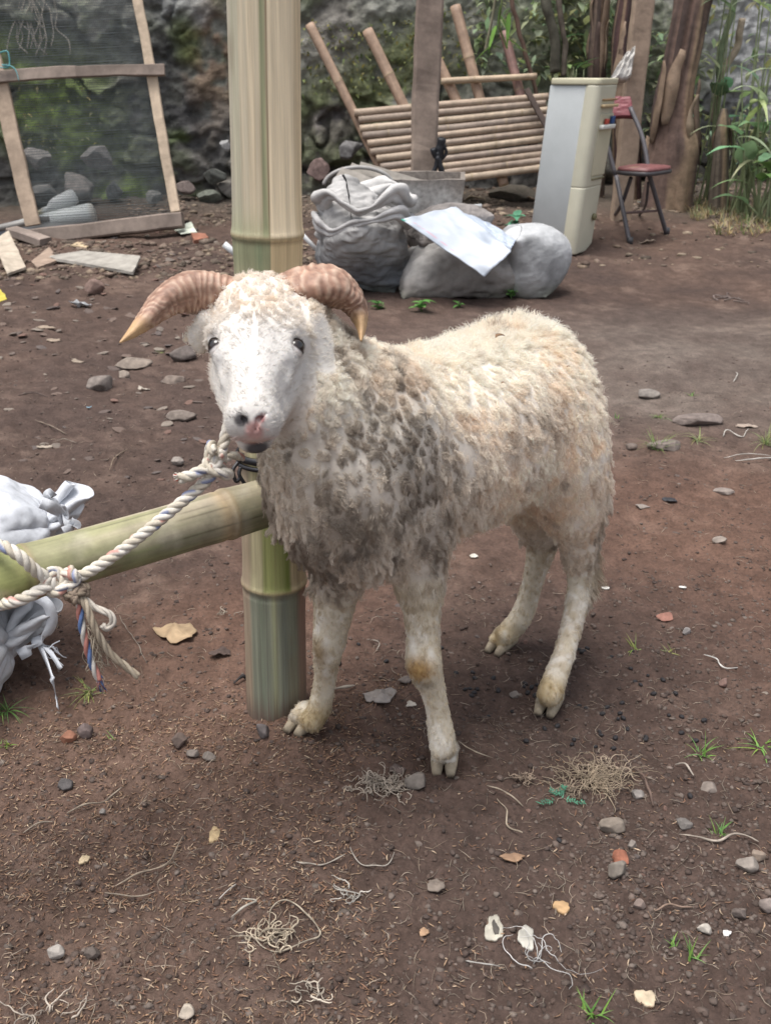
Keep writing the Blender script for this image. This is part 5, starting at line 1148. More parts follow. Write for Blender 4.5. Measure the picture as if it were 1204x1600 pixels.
V, F = tube([P(-30, 362, yB - .09), P(30, 350, yB - .07), P(78, 342, yB - .05)], .018, 16); tag(mesh('thin_pipe', V, F, M_plastic, None, (.26, .25, .235)), 'thin brownish pipe running along the fat pipe at the left edge', 'pipe')
for (u0, v0, u1, v1, y, lab, r) in [(350, 381, 372, 377, 5.35, 'short white pipe stub left of the tall bamboo post', .017), (466, 360, 498, 354, 5.5, 'thin grey pipe poking out right of the tall bamboo post', .012), (708, 326, 752, 322, 5.6, 'thin white pipe sticking out behind the cement basin', .012)]:
    a, b = P(u0, v0, y), P(u1, v1, y); a[2] = max(a[2], GZ(a[0], a[1]) + r) if v0 > 330 else a[2]
    if v0 > 330: b[2] = GZ(b[0], b[1]) + r + .012
    V, F = tube([a, (a + b) / 2, b], r, 20); tag(mesh('white_pipe', V, F, M_plastic, None, (.60, .62, .63)), lab, 'pipe')

# --- boards and scraps on the dirt at left
def slab(name, uv, th, colr, label, cat, mat=None, lift=0.0, seed=0, tiltz=None, n=10, curl=0.0):
    """thin solid plate whose corners stand over the ground at photo pixels uv (in order)"""
    Q = [GP(u, v) for u, v in uv]; Q = [q + [0, 0, lift + th + (tiltz[i] if tiltz else 0)] for i, q in enumerate(Q)]; V = []; s = np.linspace(0, 1, n)
    for k in (0, 1):
        for a in s:
            for b in s:
                p = (Q[0] * (1 - a) + Q[1] * a) * (1 - b) + (Q[3] * (1 - a) + Q[2] * a) * b
                V.append(p - [0, 0, th * k - curl * (4 * (a - .5) ** 2)])
    V = np.array(V); e = .004 + .02 * th; V[:, :2] += e * np.stack([vn(V * 60, seed), vn(V * 60 + 9, seed)], 1)
    f0 = grid_faces(n, n); F = [tuple(f) for f in f0] + [tuple(f[::-1] + n * n) for f in f0]; N2 = n * n
    rim = [i * n for i in range(n)] + [(n - 1) * n + j for j in range(1, n)] + [i * n + n - 1 for i in range(n - 2, -1, -1)] + [j for j in range(n - 2, 0, -1)]
    for i in range(len(rim)): a, b = rim[i], rim[(i + 1) % len(rim)]; F.append((a, b, b + N2, a + N2))
    c = np.asarray(colr) * (1 + .3 * fbm(V * [30, 30, 30], 3, seed))[:, None]
    bm = mesh(name, V, F, mat or M_wood, None, c, smooth=False); return tag(bm, label, cat)
slab('plank', [(72, 408), (84, 404), (222, 424), (214, 440), (80, 428)][0:1] + [(130, 403), (222, 425), (210, 441)], .014, (.30, .28, .25), 'thin weathered grey plank with a broken end lying on the dirt at left', 'plank', lift=.012, seed=2, tiltz=[0, .0, .03, .012])
slab('tan_board', [(-8, 398), (18, 388), (42, 428), (14, 441)], .012, (.42, .36, .29), 'small tan board propped at the left edge in front of the frame', 'board', lift=.02, seed=3, tiltz=[.04, .05, .0, .0])
slab('tile_shard', [(50, 412), (78, 398), (94, 410), (60, 428)], .012, (.30, .225, .175), 'brown flat shard between the tan board and the grey plank', 'shard', lift=.003, seed=4)
slab('food_packet', [(270, 362), (300, 360), (308, 374), (284, 376)], .004, (.62, .66, .56), 'crumpled white and green packet below the frame\'s right corner', 'packet', lift=.012, seed=5, tiltz=[.01, .03, 0, .01])
slab('brick_shard', [(300, 378), (322, 374), (326, 382), (304, 386)], .02, (.27, .12, .08), 'orange-red brick shard near the white and green packet', 'brick piece', seed=6)
slab('tan_scrap', [(112, 392), (122, 384), (142, 388), (136, 393)], .006, (.45, .35, .23), 'pale tan scrap of wood behind the grey plank', 'scrap', seed=7, lift=.004)
slab('yellow_leaf', [(-12, 462), (2, 460), (12, 470), (-4, 474)], .003, (.45, .38, .07), 'bright yellow leaf at the left edge of the dirt', 'leaf', seed=8, tiltz=[.01, .02, 0, 0])

# --- three old sacks, plastic sheet, basin
def old_sack(name, axis, radii, seed, label, cols, pl=None, amp=.02, wr=.03, fold=0, fz=None):
    V, F, t = sackVF(axis, radii, seed, pleat=9, amp=amp, wr=wr, pl=pl, n=110, m=160, fold=fold, fz=fz); z = V[:, 2] - gz(V[:, 0], V[:, 1]); k = fbm(V * 5, 4, seed)
    c = mixc(np.tile(np.array(cols[0]), (len(V), 1)), cols[1], np.clip(1 - sstep(.02, cols[2], z + .12 * k), 0, 1)); c = mixc(c, (.13, .14, .10), .5 * (1 - sstep(0, .10, z)) * sstep(-.2, .2, k)); o = mesh(name, V, F, M_cloth, None, c); return tag(o, label, 'sack')
ys = float(G(560, 476)[1]) + .12
def gp(u, y, h): p = P(u, 460, y); p[2] = GZ(p[0], y) + h; return p
def up_sack(cx, y, h, r, seed):
    C = [gp(cx, y, z) for z in (0, .03, .15, .30, .38)]; return C
PIL = bag(64, 96, 1.25, .78, 'x', 6, seed=2, grav=1.2, kb=.04, steps=190); PI2 = bag(64, 96, 1.25, .66, 'x', 9, seed=9, grav=.4, kb=.04, steps=190, lump=.9)
def sackcol(top, bot, h, seed):
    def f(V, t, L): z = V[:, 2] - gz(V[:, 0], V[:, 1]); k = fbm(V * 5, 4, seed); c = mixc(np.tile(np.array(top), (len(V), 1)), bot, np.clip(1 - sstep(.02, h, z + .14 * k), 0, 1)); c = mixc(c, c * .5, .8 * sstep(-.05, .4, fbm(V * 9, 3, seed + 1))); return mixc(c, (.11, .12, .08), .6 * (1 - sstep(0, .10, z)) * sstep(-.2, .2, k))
    return f
def bagsack(name, X, ypr, c, size, seed, amp, label, cols, st=(1, 1, 1), sc=7.0):
    Xc = crease(crease(X, amp * 1.3, seed, sc * .9, st), amp * .75, seed + 20, sc * 2.1, st); o = bagmesh(name, Xc, lambda v: fit(v, *ypr, c, size), M_cloth, sackcol(*cols, seed)); return tag(o, label, 'sack')
def gcen(u, y): p = P(u, 460, y); return np.array([p[0], y, GZ(p[0], y) - .015])
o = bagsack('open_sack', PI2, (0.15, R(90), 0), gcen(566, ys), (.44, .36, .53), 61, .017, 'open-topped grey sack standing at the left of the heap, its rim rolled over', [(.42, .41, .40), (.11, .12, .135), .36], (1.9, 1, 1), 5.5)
th = np.linspace(0, 2 * math.pi, 120, endpoint=False); cR = P(566, 318, ys)
def rimrow(rad, dz, ph, thick, nm, cl):
    rr = rad * (1 + .07 * vn(np.stack([np.cos(th) * 1.6, np.sin(th) * 1.6, th * 0 + ph], 1), 3)); zz = dz + .085 * vn(np.stack([np.cos(th) * 1.3, np.sin(th) * 1.3, th * 0 + ph + 4], 1), 5) + .03 * np.cos(th - .4)
    rm = np.stack([cR[0] + rr * np.cos(th), cR[1] + rr * .8 * np.sin(th), cR[2] + zz], 1); rm = np.vstack([rm, rm[:2]])
    V, F = tube(rm, thick * (1 + .7 * vn(np.stack([np.linspace(0, 9, len(rm))] * 3, 1), 7)), 20, prof=lambda a: 1 + .72 * np.cos(2 * a + ph)); V = V + .008 * fbm(V * 18, 3, 5)[:, None]; mesh(nm, V, F, M_cloth, o, cl)
rimrow(.190, .010, 1.0, .024, 'rolled_rim', (.47, .46, .45)); rimrow(.205, -.085, 2.9, .018, 'cloth_fold', (.42, .41, .405))
ym = ys + .10
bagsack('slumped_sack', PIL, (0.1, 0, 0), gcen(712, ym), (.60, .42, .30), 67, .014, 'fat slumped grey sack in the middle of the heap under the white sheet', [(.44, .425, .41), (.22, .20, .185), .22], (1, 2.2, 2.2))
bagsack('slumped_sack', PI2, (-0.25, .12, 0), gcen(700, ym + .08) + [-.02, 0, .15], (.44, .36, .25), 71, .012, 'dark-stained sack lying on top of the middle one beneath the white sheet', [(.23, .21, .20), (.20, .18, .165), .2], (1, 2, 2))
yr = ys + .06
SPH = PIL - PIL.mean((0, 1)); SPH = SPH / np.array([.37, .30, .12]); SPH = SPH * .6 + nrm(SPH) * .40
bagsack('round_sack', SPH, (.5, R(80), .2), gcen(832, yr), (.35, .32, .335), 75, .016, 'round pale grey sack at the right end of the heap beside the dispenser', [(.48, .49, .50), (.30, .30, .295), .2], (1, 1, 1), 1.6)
# white sheet
def sheetVF(Q, n=40, m=40, th=.003, amp=.02, seed=0):
    Q = [np.asarray(q) for q in Q]; a = np.linspace(0, 1, n)[:, None]; b = np.linspace(0, 1, m)[None]; S = (((1 - a) * (1 - b))[..., None] * Q[0] + (a * (1 - b))[..., None] * Q[1] + (a * b)[..., None] * Q[2] + ((1 - a) * b)[..., None] * Q[3])
    pq = np.stack(np.broadcast_arrays(a * 3, b * 3, 0 * a), -1); S = S + np.array([0, -.7, .7]) * (amp * (fbm(pq, 3, seed) + .6 * (1 - 3 * np.abs(fbm(pq * 1.3, 2, seed + 2)))))[..., None]
    V0 = S.reshape(-1, 3); V1 = V0 - [0, -th, th]; f0 = grid_faces(n, m); N2 = n * m; F = [tuple(f) for f in f0] + [tuple(f[::-1] + N2) for f in f0]
    rim = [i * m for i in range(n)] + [(n - 1) * m + j for j in range(1, m)] + [i * m + m - 1 for i in range(n - 2, -1, -1)] + [j for j in range(m - 2, 0, -1)]
    F += [(rim[i], rim[(i + 1) % len(rim)], rim[(i + 1) % len(rim)] + N2, rim[i] + N2) for i in range(len(rim))]
    return np.vstack([V0, V1]), F, np.tile(np.stack(np.broadcast_arrays(a, b), -1).reshape(-1, 2), (2, 1))
V, F, ab = sheetVF([P(626, 343, ys - .20), P(756, 432, ys - .27), P(798, 392, ys - .19), P(712, 322, ys + .10)], amp=.007, seed=3)
c = np.tile(np.array([.50, .54, .60]), (len(V), 1)); c = mixc(c, (.33, .37, .43), sstep(0, .5, fbm(V * 9, 3, 1)))
tx = (np.abs(ab[:, 1] - .10) < .013) & (ab[:, 0] > .1) & (ab[:, 0] < .62) & (_h(np.floor(ab[:, 0] * 60), ab[:, 0] * 0, ab[:, 0] * 0, 4) > -.3); c = mixc(c, (.62, .30, .36), tx * .7); c = mixc(c, (.05, .30, .22), ((ab[:, 0] < .05) & (ab[:, 1] < .05)) * 1.0)
ws = mesh('plastic_sheet', V, F, M_plastic, None, c); tag(ws, 'pale blue-white plastic sheet with a row of faint red print draped over the sacks', 'sheet')
V, F, ab = sheetVF([P(712, 330, ys + .08), P(796, 394, ys - .17), P(806, 374, ys - .10), P(768, 350, ys + .12)], amp=.014, seed=8); mesh('sheet_fold', V, F, M_plastic, ws, (.39, .44, .52))
V, F, ab = sheetVF([P(514, 298, ys - .0), P(520, 294, ys + .0), P(640, 318, ys + .28), P(560, 312, ys + .1)], amp=.012, seed=9); tag(mesh('paper_sheet', V, F, M_plastic, None, (.62, .66, .70)), 'strip of white sheet poking out behind the open sack', 'sheet')
# basin of dried cement
yc = ys + .48
bs = thing('cement_basin', 'square basin caked in grey cement dust behind the sack heap', 'basin', P(655, 330, yc))
A = [P(592, 352, yc - .10), P(716, 352, yc - .10)]; w_ = A[1] - A[0]; dp = np.array([0.03, .40, 0]); H_ = .27
def basinVF():
    b = A[0] - [0, 0, .06]; out = []; top = .02; pts = [b, b + w_, b + w_ + dp, b + dp]
    cen = sum(pts) / 4
    for i in range(4):
        p, q = pts[i], pts[(i + 1) % 4]; p2 = p + (p - cen) * .12 + [0, 0, H_]; q2 = q + (q - cen) * .12 + [0, 0, H_]; n = 14; V = []
        for k in (0, 1):
            off = (cen - (p + q) / 2) * [1, 1, 0]; off = off / np.linalg.norm(off) * .022 * k
            for a in np.linspace(0, 1, n):
                for h in np.linspace(0, 1, 8): V.append((p * (1 - a) + q * a) * (1 - h) + (p2 * (1 - a) + q2 * a) * h + off)
        V = np.array(V); V += .005 * vn(V * 14, 4)[:, None]; f0 = grid_faces(n, 8); F = [tuple(f) for f in f0] + [tuple(f[::-1] + n * 8) for f in f0] + [(j * 8 + 7, (j + 1) * 8 + 7, (j + 1) * 8 + 7 + n * 8, j * 8 + 7 + n * 8) for j in range(n - 1)] + [(0 + j, j + 1, j + 1 + n * 8, j + n * 8) for j in range(7)] + [((n - 1) * 8 + j, (n - 1) * 8 + j + 1, (n - 1) * 8 + j + 1 + n * 8, (n - 1) * 8 + j + n * 8) for j in range(7)]
        out.append((V, F, (.21, .19, .17)))
    fl = [p + [0, 0, .10] for p in pts]; out.append((np.array(fl), [(0, 1, 2, 3)], (.25, .24, .22))); return merge(out)
V, F, c = basinVF(); c = mixc(np.tile((.20, .175, .155), (len(V), 1)), (.50, .50, .49), np.clip(blob(V, P(660, 325, yc - .12), (.22, .3, .10)) * (.7 + 1.2 * fbm(V * 15, 3, 3)), 0, .95)); mesh('basin_shell', V, F, M_stone, bs, c, smooth=False)
# ridged boards left of the basin
for k, (a, b) in enumerate([((528, 272), (600, 300)), ((545, 266), (640, 300)), ((560, 264), (668, 296))]):
    board('old_board', P(*a, yc + .02 + .07 * k), P(*b, yc - .04 + .09 * k), .10, .02, (.24, .22, .195), None, (0, -.5, .8), 30 + k, ['lowest grey board', 'middle grey board', 'uppermost grey board'][k] + ' of the three sloping between open sack and cement basin', 'board', 'grey boards behind the open sack')
# curved rusty hoop peeping behind
th = np.linspace(.1, math.pi - .1, 24); hc_ = P(560, 275, yc + .05); V, F = tube(np.stack([hc_[0] + .17 * np.cos(th), hc_[1] + 0 * th, hc_[2] - .05 + .09 * np.sin(th)], 1), .010, 10); tag(mesh('grey_hoop', V, F, M_metal, None, (.30, .29, .28)), 'thin grey hoop standing behind the open sack', 'hoop')

# --- squared post in the middle
yp = ys + .95
pa = P(657, 300, yp); pa[2] = GZ(pa[0], yp) - .05; pt = P(671, 0, yp + .0); pt = pa + (pt - pa) * 1.9
V, F = box(pa, pt, (0, -1, 0), .135, .10, 60, .006, 3); q = V; c = mixc(np.tile((.31, .245, .20), (len(V), 1)), (.20, .155, .13), np.clip(.5 + .9 * vn(q * [25, 25, 2.0], 4), 0, 1)); c = mixc(c, (.15, .11, .09), np.exp(-((q[:, 0] - q[:, 0].mean() - .01 - .02 * vn(q * [0, 0, 3.], 5)) / .008) ** 2) * .6)
tag(mesh('wooden_post', V, F, M_wood, None, c, smooth=False), 'brown squared wooden post standing behind the white sheet in front of the bamboo rack', 'post')
# black hand pump leaning by it
yt = yp - .12; pm = thing('black_clamp_tool', 'black metal tool with crossed legs standing in the cement basin', 'tool', P(684, 290, yt))
for pts, r, nm in [([(690, 216), (687, 232), (684, 250)], .022, 'handle'), ([(684, 238), (680, 262), (668, 283)], .012, 'leg'), ([(682, 244), (690, 268), (692, 292)], .014, 'leg'), ([(694, 226), (696, 240), (688, 250)], .009, 'lever'), ([(676, 232), (680, 244), (690, 246)], .016, 'head')]:
    V, F = tube(spline([P(u, v, yt + .01 * i) for i, (u, v) in enumerate(pts)], 6), r, 12); V = V + .003 * vn(V * 60, 2)[:, None]; mesh(nm, V, F, M_metal, pm, (.016, .017, .022))

# --- bamboo rack leaning on the wall
yk = 6.75; ks = .30; gk = GZ(0.9, yk)
def RK(u, v, off=0.0): d = ray(u, v); t = (yk - ks * (gk - CAM_Z) - ks * 0 - off) / (d[1] - ks * d[2]); return np.array([0, 0, CAM_Z]) + d * t
rk = thing('bamboo_rack', 'old bamboo slat bench top with five long poles leaning against the mossy wall', 'rack', (RK(700, 285)[0], yk, gk))
bcol = [(.37, .285, .215), (.30, .235, .185), (.42, .335, .25), (.27, .215, .175)]
sl = [(553, 176, 856, 150), (560, 188, 852, 162), (562, 201, 855, 172), (566, 213, 858, 184), (574, 225, 856, 193), (578, 237, 856, 205), (588, 248, 853, 217), (594, 260, 854, 229), (603, 271, 853, 240), (612, 280, 852, 250), (640, 290, 852, 262)]
for k, (u0, v0, u1, v1) in enumerate(sl): bamboo_stick('slat', RK(u0, v0, .03), RK(u1, v1, .03), .0235, bcol[k % 4], rk, 100 + k, .42)
for k, (u0, v0, u1, v1, r) in enumerate([(484, 38, 612, 300, .030), (573, 48, 690, 285, .034), (680, 88, 762, 262, .033), (711, 10, 786, 290, .034), (786, 50, 848, 280, .030)]): bamboo_stick('pole', RK(u0, v0, -.03), RK(u1, v1, -.03), r, (.36, .25, .18) if k != 4 else (.25, .15, .13), rk, 120 + k, .45)
bamboo_stick('cross_bar', RK(689, 128, .03), RK(838, 119, .03), .020, (.44, .34, .24), rk, 130, .4)
board('dark_stick', RK(822, 140, .10), RK(858, 206, .10), .035, .02, (.10, .075, .065), rk, (0, -1, .3), 9)

# --- water dispenser
b0, b1, b2 = [np.array([*G(u, v)[:2], 0]) for u, v in ((893, 399), (948, 401), (841, 374))]; gzd = GZ(b0[0], b0[1]); 
s1 = np.array([.138, .215, 0]); s2 = np.array([-.215, .19, 0])
b0[2] = gzd + .01; ax = P(936, 120, b0[1] - .02) - b0; ax = nrm(ax); HD = np.linalg.norm(P(936, 120, b0[1] - .02) - b0)
dsp = thing('water_dispenser', 'old cream and grey water dispenser standing tilted on the dirt beside the chair', 'water dispenser', b0)
def DV(x, y, z): return b0 + s1 * x + s2 * y + ax * z * HD
def rbox(x0, x1, y0, y1, z0, z1, r=.10, n=8, kk=.97):
    """rounded-corner box in dispenser coordinates (x 0..1 across front, y 0..1 back, z 0..1 up)"""
    ring = []
    for cx, cy, a0 in ((x1 - r, y1 - r, 0), (x0 + r, y1 - r, 90), (x0 + r, y0 + r, 180), (x1 - r, y0 + r, 270)):
        for k in range(n): a = R(a0 + 90 * k / (n - 1)); ring.append((cx + r * math.cos(a), cy + r * math.sin(a)))
    m = len(ring); zz = [(z0, kk), (z0 + .008, 1), (z1 - .008, 1), (z1, kk)]; mx, my = (x0 + x1) / 2, (y0 + y1) / 2; V = []
    for z, k in zz: V += [DV(mx + (x - mx) * k, my + (y - my) * k, z) for x, y in ring]
    F = [tuple(f) for f in grid_faces(4, m, True)] + [tuple(range(m))[::-1], tuple(3 * m + j for j in range(m))]; return np.array(V), F
cr_ = (.56, .54, .43); gy = (.45, .475, .48)
V, F = rbox(.03, .97, .14, 1, 0, .955, .04); c = np.tile(np.array(gy), (len(V), 1)); mesh('side_panel', V, F, M_plastic, dsp, c)
V, F = rbox(0, 1, -.04, .30, .0, .3895, .13, kk=.994); mesh('lower_door', V, F, M_plastic, dsp, np.tile(np.array(cr_), (len(V), 1)))
V, F = rbox(0, 1, -.04, .30, .391, .955, .13, kk=.994); mesh('front_panel', V, F, M_plastic, dsp, np.array(cr_) * .98)
V, F = rbox(-.004, 1.004, -.045, 1.005, .957, .992, .12, kk=.99); mesh('top_cap', V, F, M_plastic, dsp, (.55, .52, .38))
V, F = rbox(.22, .96, -.075, -.03, .872, .882, .01); mesh('trim_line', V, F, M_plastic, dsp, (.36, .22, .12))
V, F = rbox(.20, .98, -.115, -.03, .835, .852, .03); mesh('shelf_lip', V, F, M_plastic, dsp, (.50, .38, .22))
V, F = rbox(.24, .96, -.050, -.035, .45, .80, .01); mesh('recess_panel', V, F, M_plastic, dsp, (.54, .51, .375))
V, F = rbox(.24, .92, -.14, -.05, .716, .74, .02); tp = mesh('tap_bar', V, F, M_plastic, dsp, (.66, .66, .62))
V, F = rbox(.44, .58, -.13, -.06, .742, .772, .03); mesh('red_tap', V, F, M_plastic, tp, (.42, .07, .05)); V, F = rbox(.74, .88, -.13, -.06, .742, .785, .03); mesh('blue_tap', V, F, M_plastic, tp, (.03, .07, .20))
V, F = rbox(.30, .94, -.066, -.04, .432, .438, .004); mesh('seam', V, F, M_plastic, dsp, (.30, .27, .16))
lk = DV(.72, -.05, .205); nf = nrm(np.cross(ax, s1)); nf = nf if nf[1] < 0 else -nf; V, F = tube(np.array([lk, lk + nf * .012, lk + nf * .016]), [.018, .018, .012], 20); mesh('lock', V, F, M_metal, dsp, (.16, .15, .08))

# --- folding chair
yh = float(G(1010, 372)[1]) - .05
chm = thing('folding_chair', 'folding chair with cracked burgundy seat and dark tube legs right of the dispenser', 'chair', (*P(1000, 300, yh)[:2], GZ(P(1000, 300, yh)[0], yh)))
st = .0; zS = P(1010, 268, yh - .15)[2]
C0 = P(1005, 262, yh - .18); sq = [P(958, 256, yh - .12), P(1012, 272, yh - .22), P(1056, 263, yh - .02), P(1000, 244, yh + .16)]
for q in sq: q[2] = zS
cen = sum(sq) / 4; th = np.arange(40) / 40 * 2 * math.pi
def srim(k, z):
    u = (sq[1] - sq[0] + sq[2] - sq[3]) / 4; w = (sq[3] - sq[0] + sq[2] - sq[1]) / 4; e = lambda x: np.sign(x) * np.abs(x) ** .45
    return [cen + u * e(math.cos(a)) * k + w * e(math.sin(a)) * k + [0, 0, z] for a in th]
def stack(rings): m = len(rings[0]); V = np.array([p for r_2 in rings for p in r_2]); return V, [tuple(f) for f in grid_faces(len(rings), m, True)] + [tuple(range(m))[::-1], tuple((len(rings) - 1) * m + j for j in range(m))]
V, F = stack([srim(.9, .0), srim(.99, .002), srim(.99, .010), srim(.96, .018), srim(.8, .022), srim(.4, .024)]); c = mixc(np.tile((.17, .065, .065), (len(V), 1)), (.24, .125, .12), sstep(.0, .4, fbm(V * 14, 3, 1))); c = mixc(c, (.30, .20, .14), (np.abs(V[:, 0] - cen[0] + .08 + .03 * vn(V * 20, 3)) < .006) * .9); M_vinyl = vmat('vinyl', rough=.5, bump=.2, var=.2, spec=.4); mesh('seat', V, F, M_vinyl, chm, c)
V, F = stack([srim(.9, -.022), srim(1.02, -.018), srim(1.02, .0), srim(.93, .004)]); mesh('seat_frame', V, F, M_metal, chm, (.055, .05, .055))
def leg(pts, r=.0125, nm='leg', colr=(.085, .08, .088)):
    V, F = tube(spline(pts, 6), r, 14); return mesh(nm, V, F, M_metal, chm, colr)
f1 = G(983, 381); f2 = G(1040, 369); f1[2] = GZ(*f1[:2]); f2[2] = GZ(*f2[:2]); up1 = P(962, 275, yh + .12); up2 = P(1008, 275, yh + .02); bt = P(984, 168, yh + .22)
l1 = leg([f1, (f1 + up1) / 2, up1]); l2 = leg([f2, (f2 + P(1013, 272, yh)) / 2, P(1013, 272, yh)]); leg([P(1013, 270, yh + .03), P(1003, 215, yh + .12), bt], nm='back_upright'); leg([up1 + [0, .02, 0], P(945, 215, yh + .2), P(935, 168, yh + .26)], nm='back_upright')
r1 = G(968, 352) + [0, .25, 0]; r2 = G(1008, 345) + [0, .20, 0]; leg([P(985, 278, yh - .05), P(970, 320, yh + .12), r1], .011); leg([P(1012, 285, yh + .05), P(1008, 320, yh + .2), r2], .008)
leg([f1 * .55 + up1 * .45, f2 * .60 + P(1013, 272, yh) * .40], .007, 'stretcher', (.12, .075, .07))
for f, l in ((f1, l1), (f2, l2)): V, F = tube([f + [0, 0, -.002], f + [0, .002, .035]], .017, 14); mesh('rubber_foot', V, F, M_rub, l, (.05, .05, .055))
V, F, ab = sheetVF([P(932, 182, yh + .235), P(990, 180, yh + .20), P(984, 150, yh + .25), P(936, 150, yh + .28)], th=.02, amp=.004); mesh('backrest', V, F, M_vinyl, chm, (.19, .05, .06))

# --- leaning timber at right with a cloth bag
yq = yh + .45; qa = P(972, 300, yq); qa[2] = GZ(qa[0], yq) - .05; qt = P(1004, 0, yq); qt = qa + (qt - qa) * 1.6
V, F = box(qa, qt, (0, -1, 0), .115, .08, 50, .004, 8); c = mixc(np.tile((.42, .32, .24), (len(V), 1)), (.28, .21, .16), np.clip(.4 + .9 * vn(V * [20, 20, 1.5], 4), 0, 1)); tag(mesh('timber_post', V, F, M_wood, None, c, smooth=False), 'tan squared timber post rising behind the chair and dispenser', 'post')
V, F, ab = sheetVF([P(952, 122, yq - .16), P(985, 118, yq - .12), P(992, 72, yq - .08), P(978, 82, yq - .08)], th=.03, amp=.02, seed=4); tag(mesh('hanging_cloth', V, F, M_cloth, None, (.52, .50, .47)), 'pale cloth bag hung on the tan timber post above the dispenser', 'cloth')
# ------------------------------------------------------------------ plants
M_leaf = leafmat('leaf'); M_grass = leafmat('grass_blade', .3, .55); M_bark = vmat('bark', rough=.9, bump=.6, bscale=50, var=.35, vscale=20, bdist=.006); M_dry = leafmat('dry_leaf', .15, .8)
def leafVF(base, d, L, w, droop=.5, fold=.25, n=9, seed=0, up=(0, 0, 1), wav=.0, tipw=.0, wp=.55):
    base = np.asarray(base, float); d = nrm(d); up = np.asarray(up, float); s = nrm(np.cross(d, up) + 1e-6); V = []; p = base.copy(); dd = d.copy()
    for i in range(n + 1):
        t = i / n; ww = w * (math.sin(math.pi * min(1, t ** wp * .97 + .03)) * .97 + .03) / 2; u = np.cross(s, dd); wv = wav * math.sin(t * 11 + seed)
        V += [p + s * ww + u * (ww * fold + wv * ww), p, p - s * ww + u * (ww * fold - wv * ww)]
        p = p + dd * L / n; dd = nrm(dd + np.array([0, 0, -1]) * droop / n)
    F = [];
    for i in range(n): a = 3 * i; F += [(a, a + 1, a + 4, a + 3), (a + 1, a + 2, a + 5, a + 4)]
    return np.array(V), F
def bladesVF(base, n, L, w, seed, spread=1.0, droop=.9, col=(.13, .26, .06)):
    r = np.random.default_rng(seed); out = []
    for k in range(n):
        a = r.uniform(0, 6.3); t = r.uniform(.1, 1.0) * spread; d = np.array([math.cos(a) * t, math.sin(a) * t, 1.0 if spread < 2 else .5]); l = L * r.uniform(.45, 1.15)
        V, F = leafVF(np.asarray(base) + np.array([r.normal() * .004, r.normal() * .004, -.002]), d, l, w * r.uniform(.7, 1.2), droop * r.uniform(.4, 1.4), .3, 6, wp=.35); out.append((V, F, np.asarray(col) * r.uniform(.7, 1.35) * np.array([r.uniform(.85, 1.25), 1, r.uniform(.7, 1.2)])))
    return merge(out)
def tuft(u, v, px, n, label, seed, spread=1.0, droop=.9, col=(.15, .29, .07), w=.0028, name='grass_tuft', cat='grass tuft'):
    p = GP(u, v); V, F, c = bladesVF(p, n, px / ppm(p), w, seed, spread, droop, col); return tag(mesh(name, V, F, M_grass, None, c, origin=p), label, cat)
T_ = [  # u, v, size px, blades, label, spread, droop, colour
 (1025, 706, 44, 46, 'largest green grass tuft right of the rump beside a pale scrap', 1.6, 1.0, (.17, .27, .08)),
 (1030, 652, 26, 20, 'low sparse grass sprouting above the largest tuft at right', 2.2, 1.0, (.17, .26, .09)),
 (1090, 690, 36, 24, 'thin yellowish grass spreading right of the largest tuft', 2.4, 1.2, (.24, .28, .12)),
 (1196, 690, 60, 34, 'wiry grass cut by the right edge above the white strings', 2.2, 1.2, (.22, .27, .11)),
 (1080, 620, 16, 10, 'tiny green sprig far right of the back of the ram', 1.6, 1.0, (.16, .3, .08)),
 (963, 655, 12, 8, 'tiny sprig right behind the ram\'s rump', 1.4, 1.0, (.16, .28, .08)),
 (992, 1008, 34, 12, 'flat grass sprig with a long dry stalk right of the rear hoof', 2.6, .8, (.22, .30, .08)),
 (1045, 1010, 22, 9, 'small spiky pale sprig right of the flat grass sprig', 2.0, .6, (.24, .28, .12)),
 (1098, 1168, 42, 16, 'bright green grass tuft below the white string with arching blades', 1.3, 1.1, (.17, .33, .08)),
 (1188, 1160, 56, 14, 'grass tuft at the right edge throwing long blades leftward', 2.2, .9, (.17, .33, .08)),
 (1124, 1300, 30, 12, 'small upright weed between slaty stone and edge stones', .7, .7, (.16, .33, .09)),
 (1052, 1482, 26, 7, 'left of the two young sprouts beside the whitish flat stone', 1.0, .6, (.18, .36, .09)),
 (1078, 1500, 52, 9, 'right sprout beside the whitish flat stone, one long leaning blade', 1.1, .6, (.18, .36, .09)),
 (925, 1594, 56, 14, 'fresh green grass tuft at the bottom edge of the yard', 1.1, .7, (.17, .36, .08)),
 (140, 1078, 46, 26, 'grass tuft growing under the dangling rope end', 2.2, 1.1, (.22, .28, .10)),
 (8, 1108, 50, 26, 'grass peeking from under the tied sacks at the left edge', 2.0, 1.1, (.12, .24, .07)),
 (185, 1155, 26, 6, 'thin green blades lying near the brick-red chip', 3.0, .6, (.2, .33, .08)),
 (6, 1152, 18, 12, 'tiny moss-green sprout at the left edge below the sacks', 1.4, .9, (.2, .32, .07)),
 (862, 828, 12, 6, 'tiny sprig seen past the ram\'s belly', 1.4, .9, (.2, .32, .07)),
 (255, 545, 18, 14, 'thin green sprig on the dirt under the left horn', 2.0, 1.0, (.17, .28, .07)),
]
for i, (u, v, px, n, lab, sp, dr, cc) in enumerate(T_):
    if 'past the ram' in lab: continue
    tuft(u, v, px, n, lab, 200 + i, sp, dr, cc)
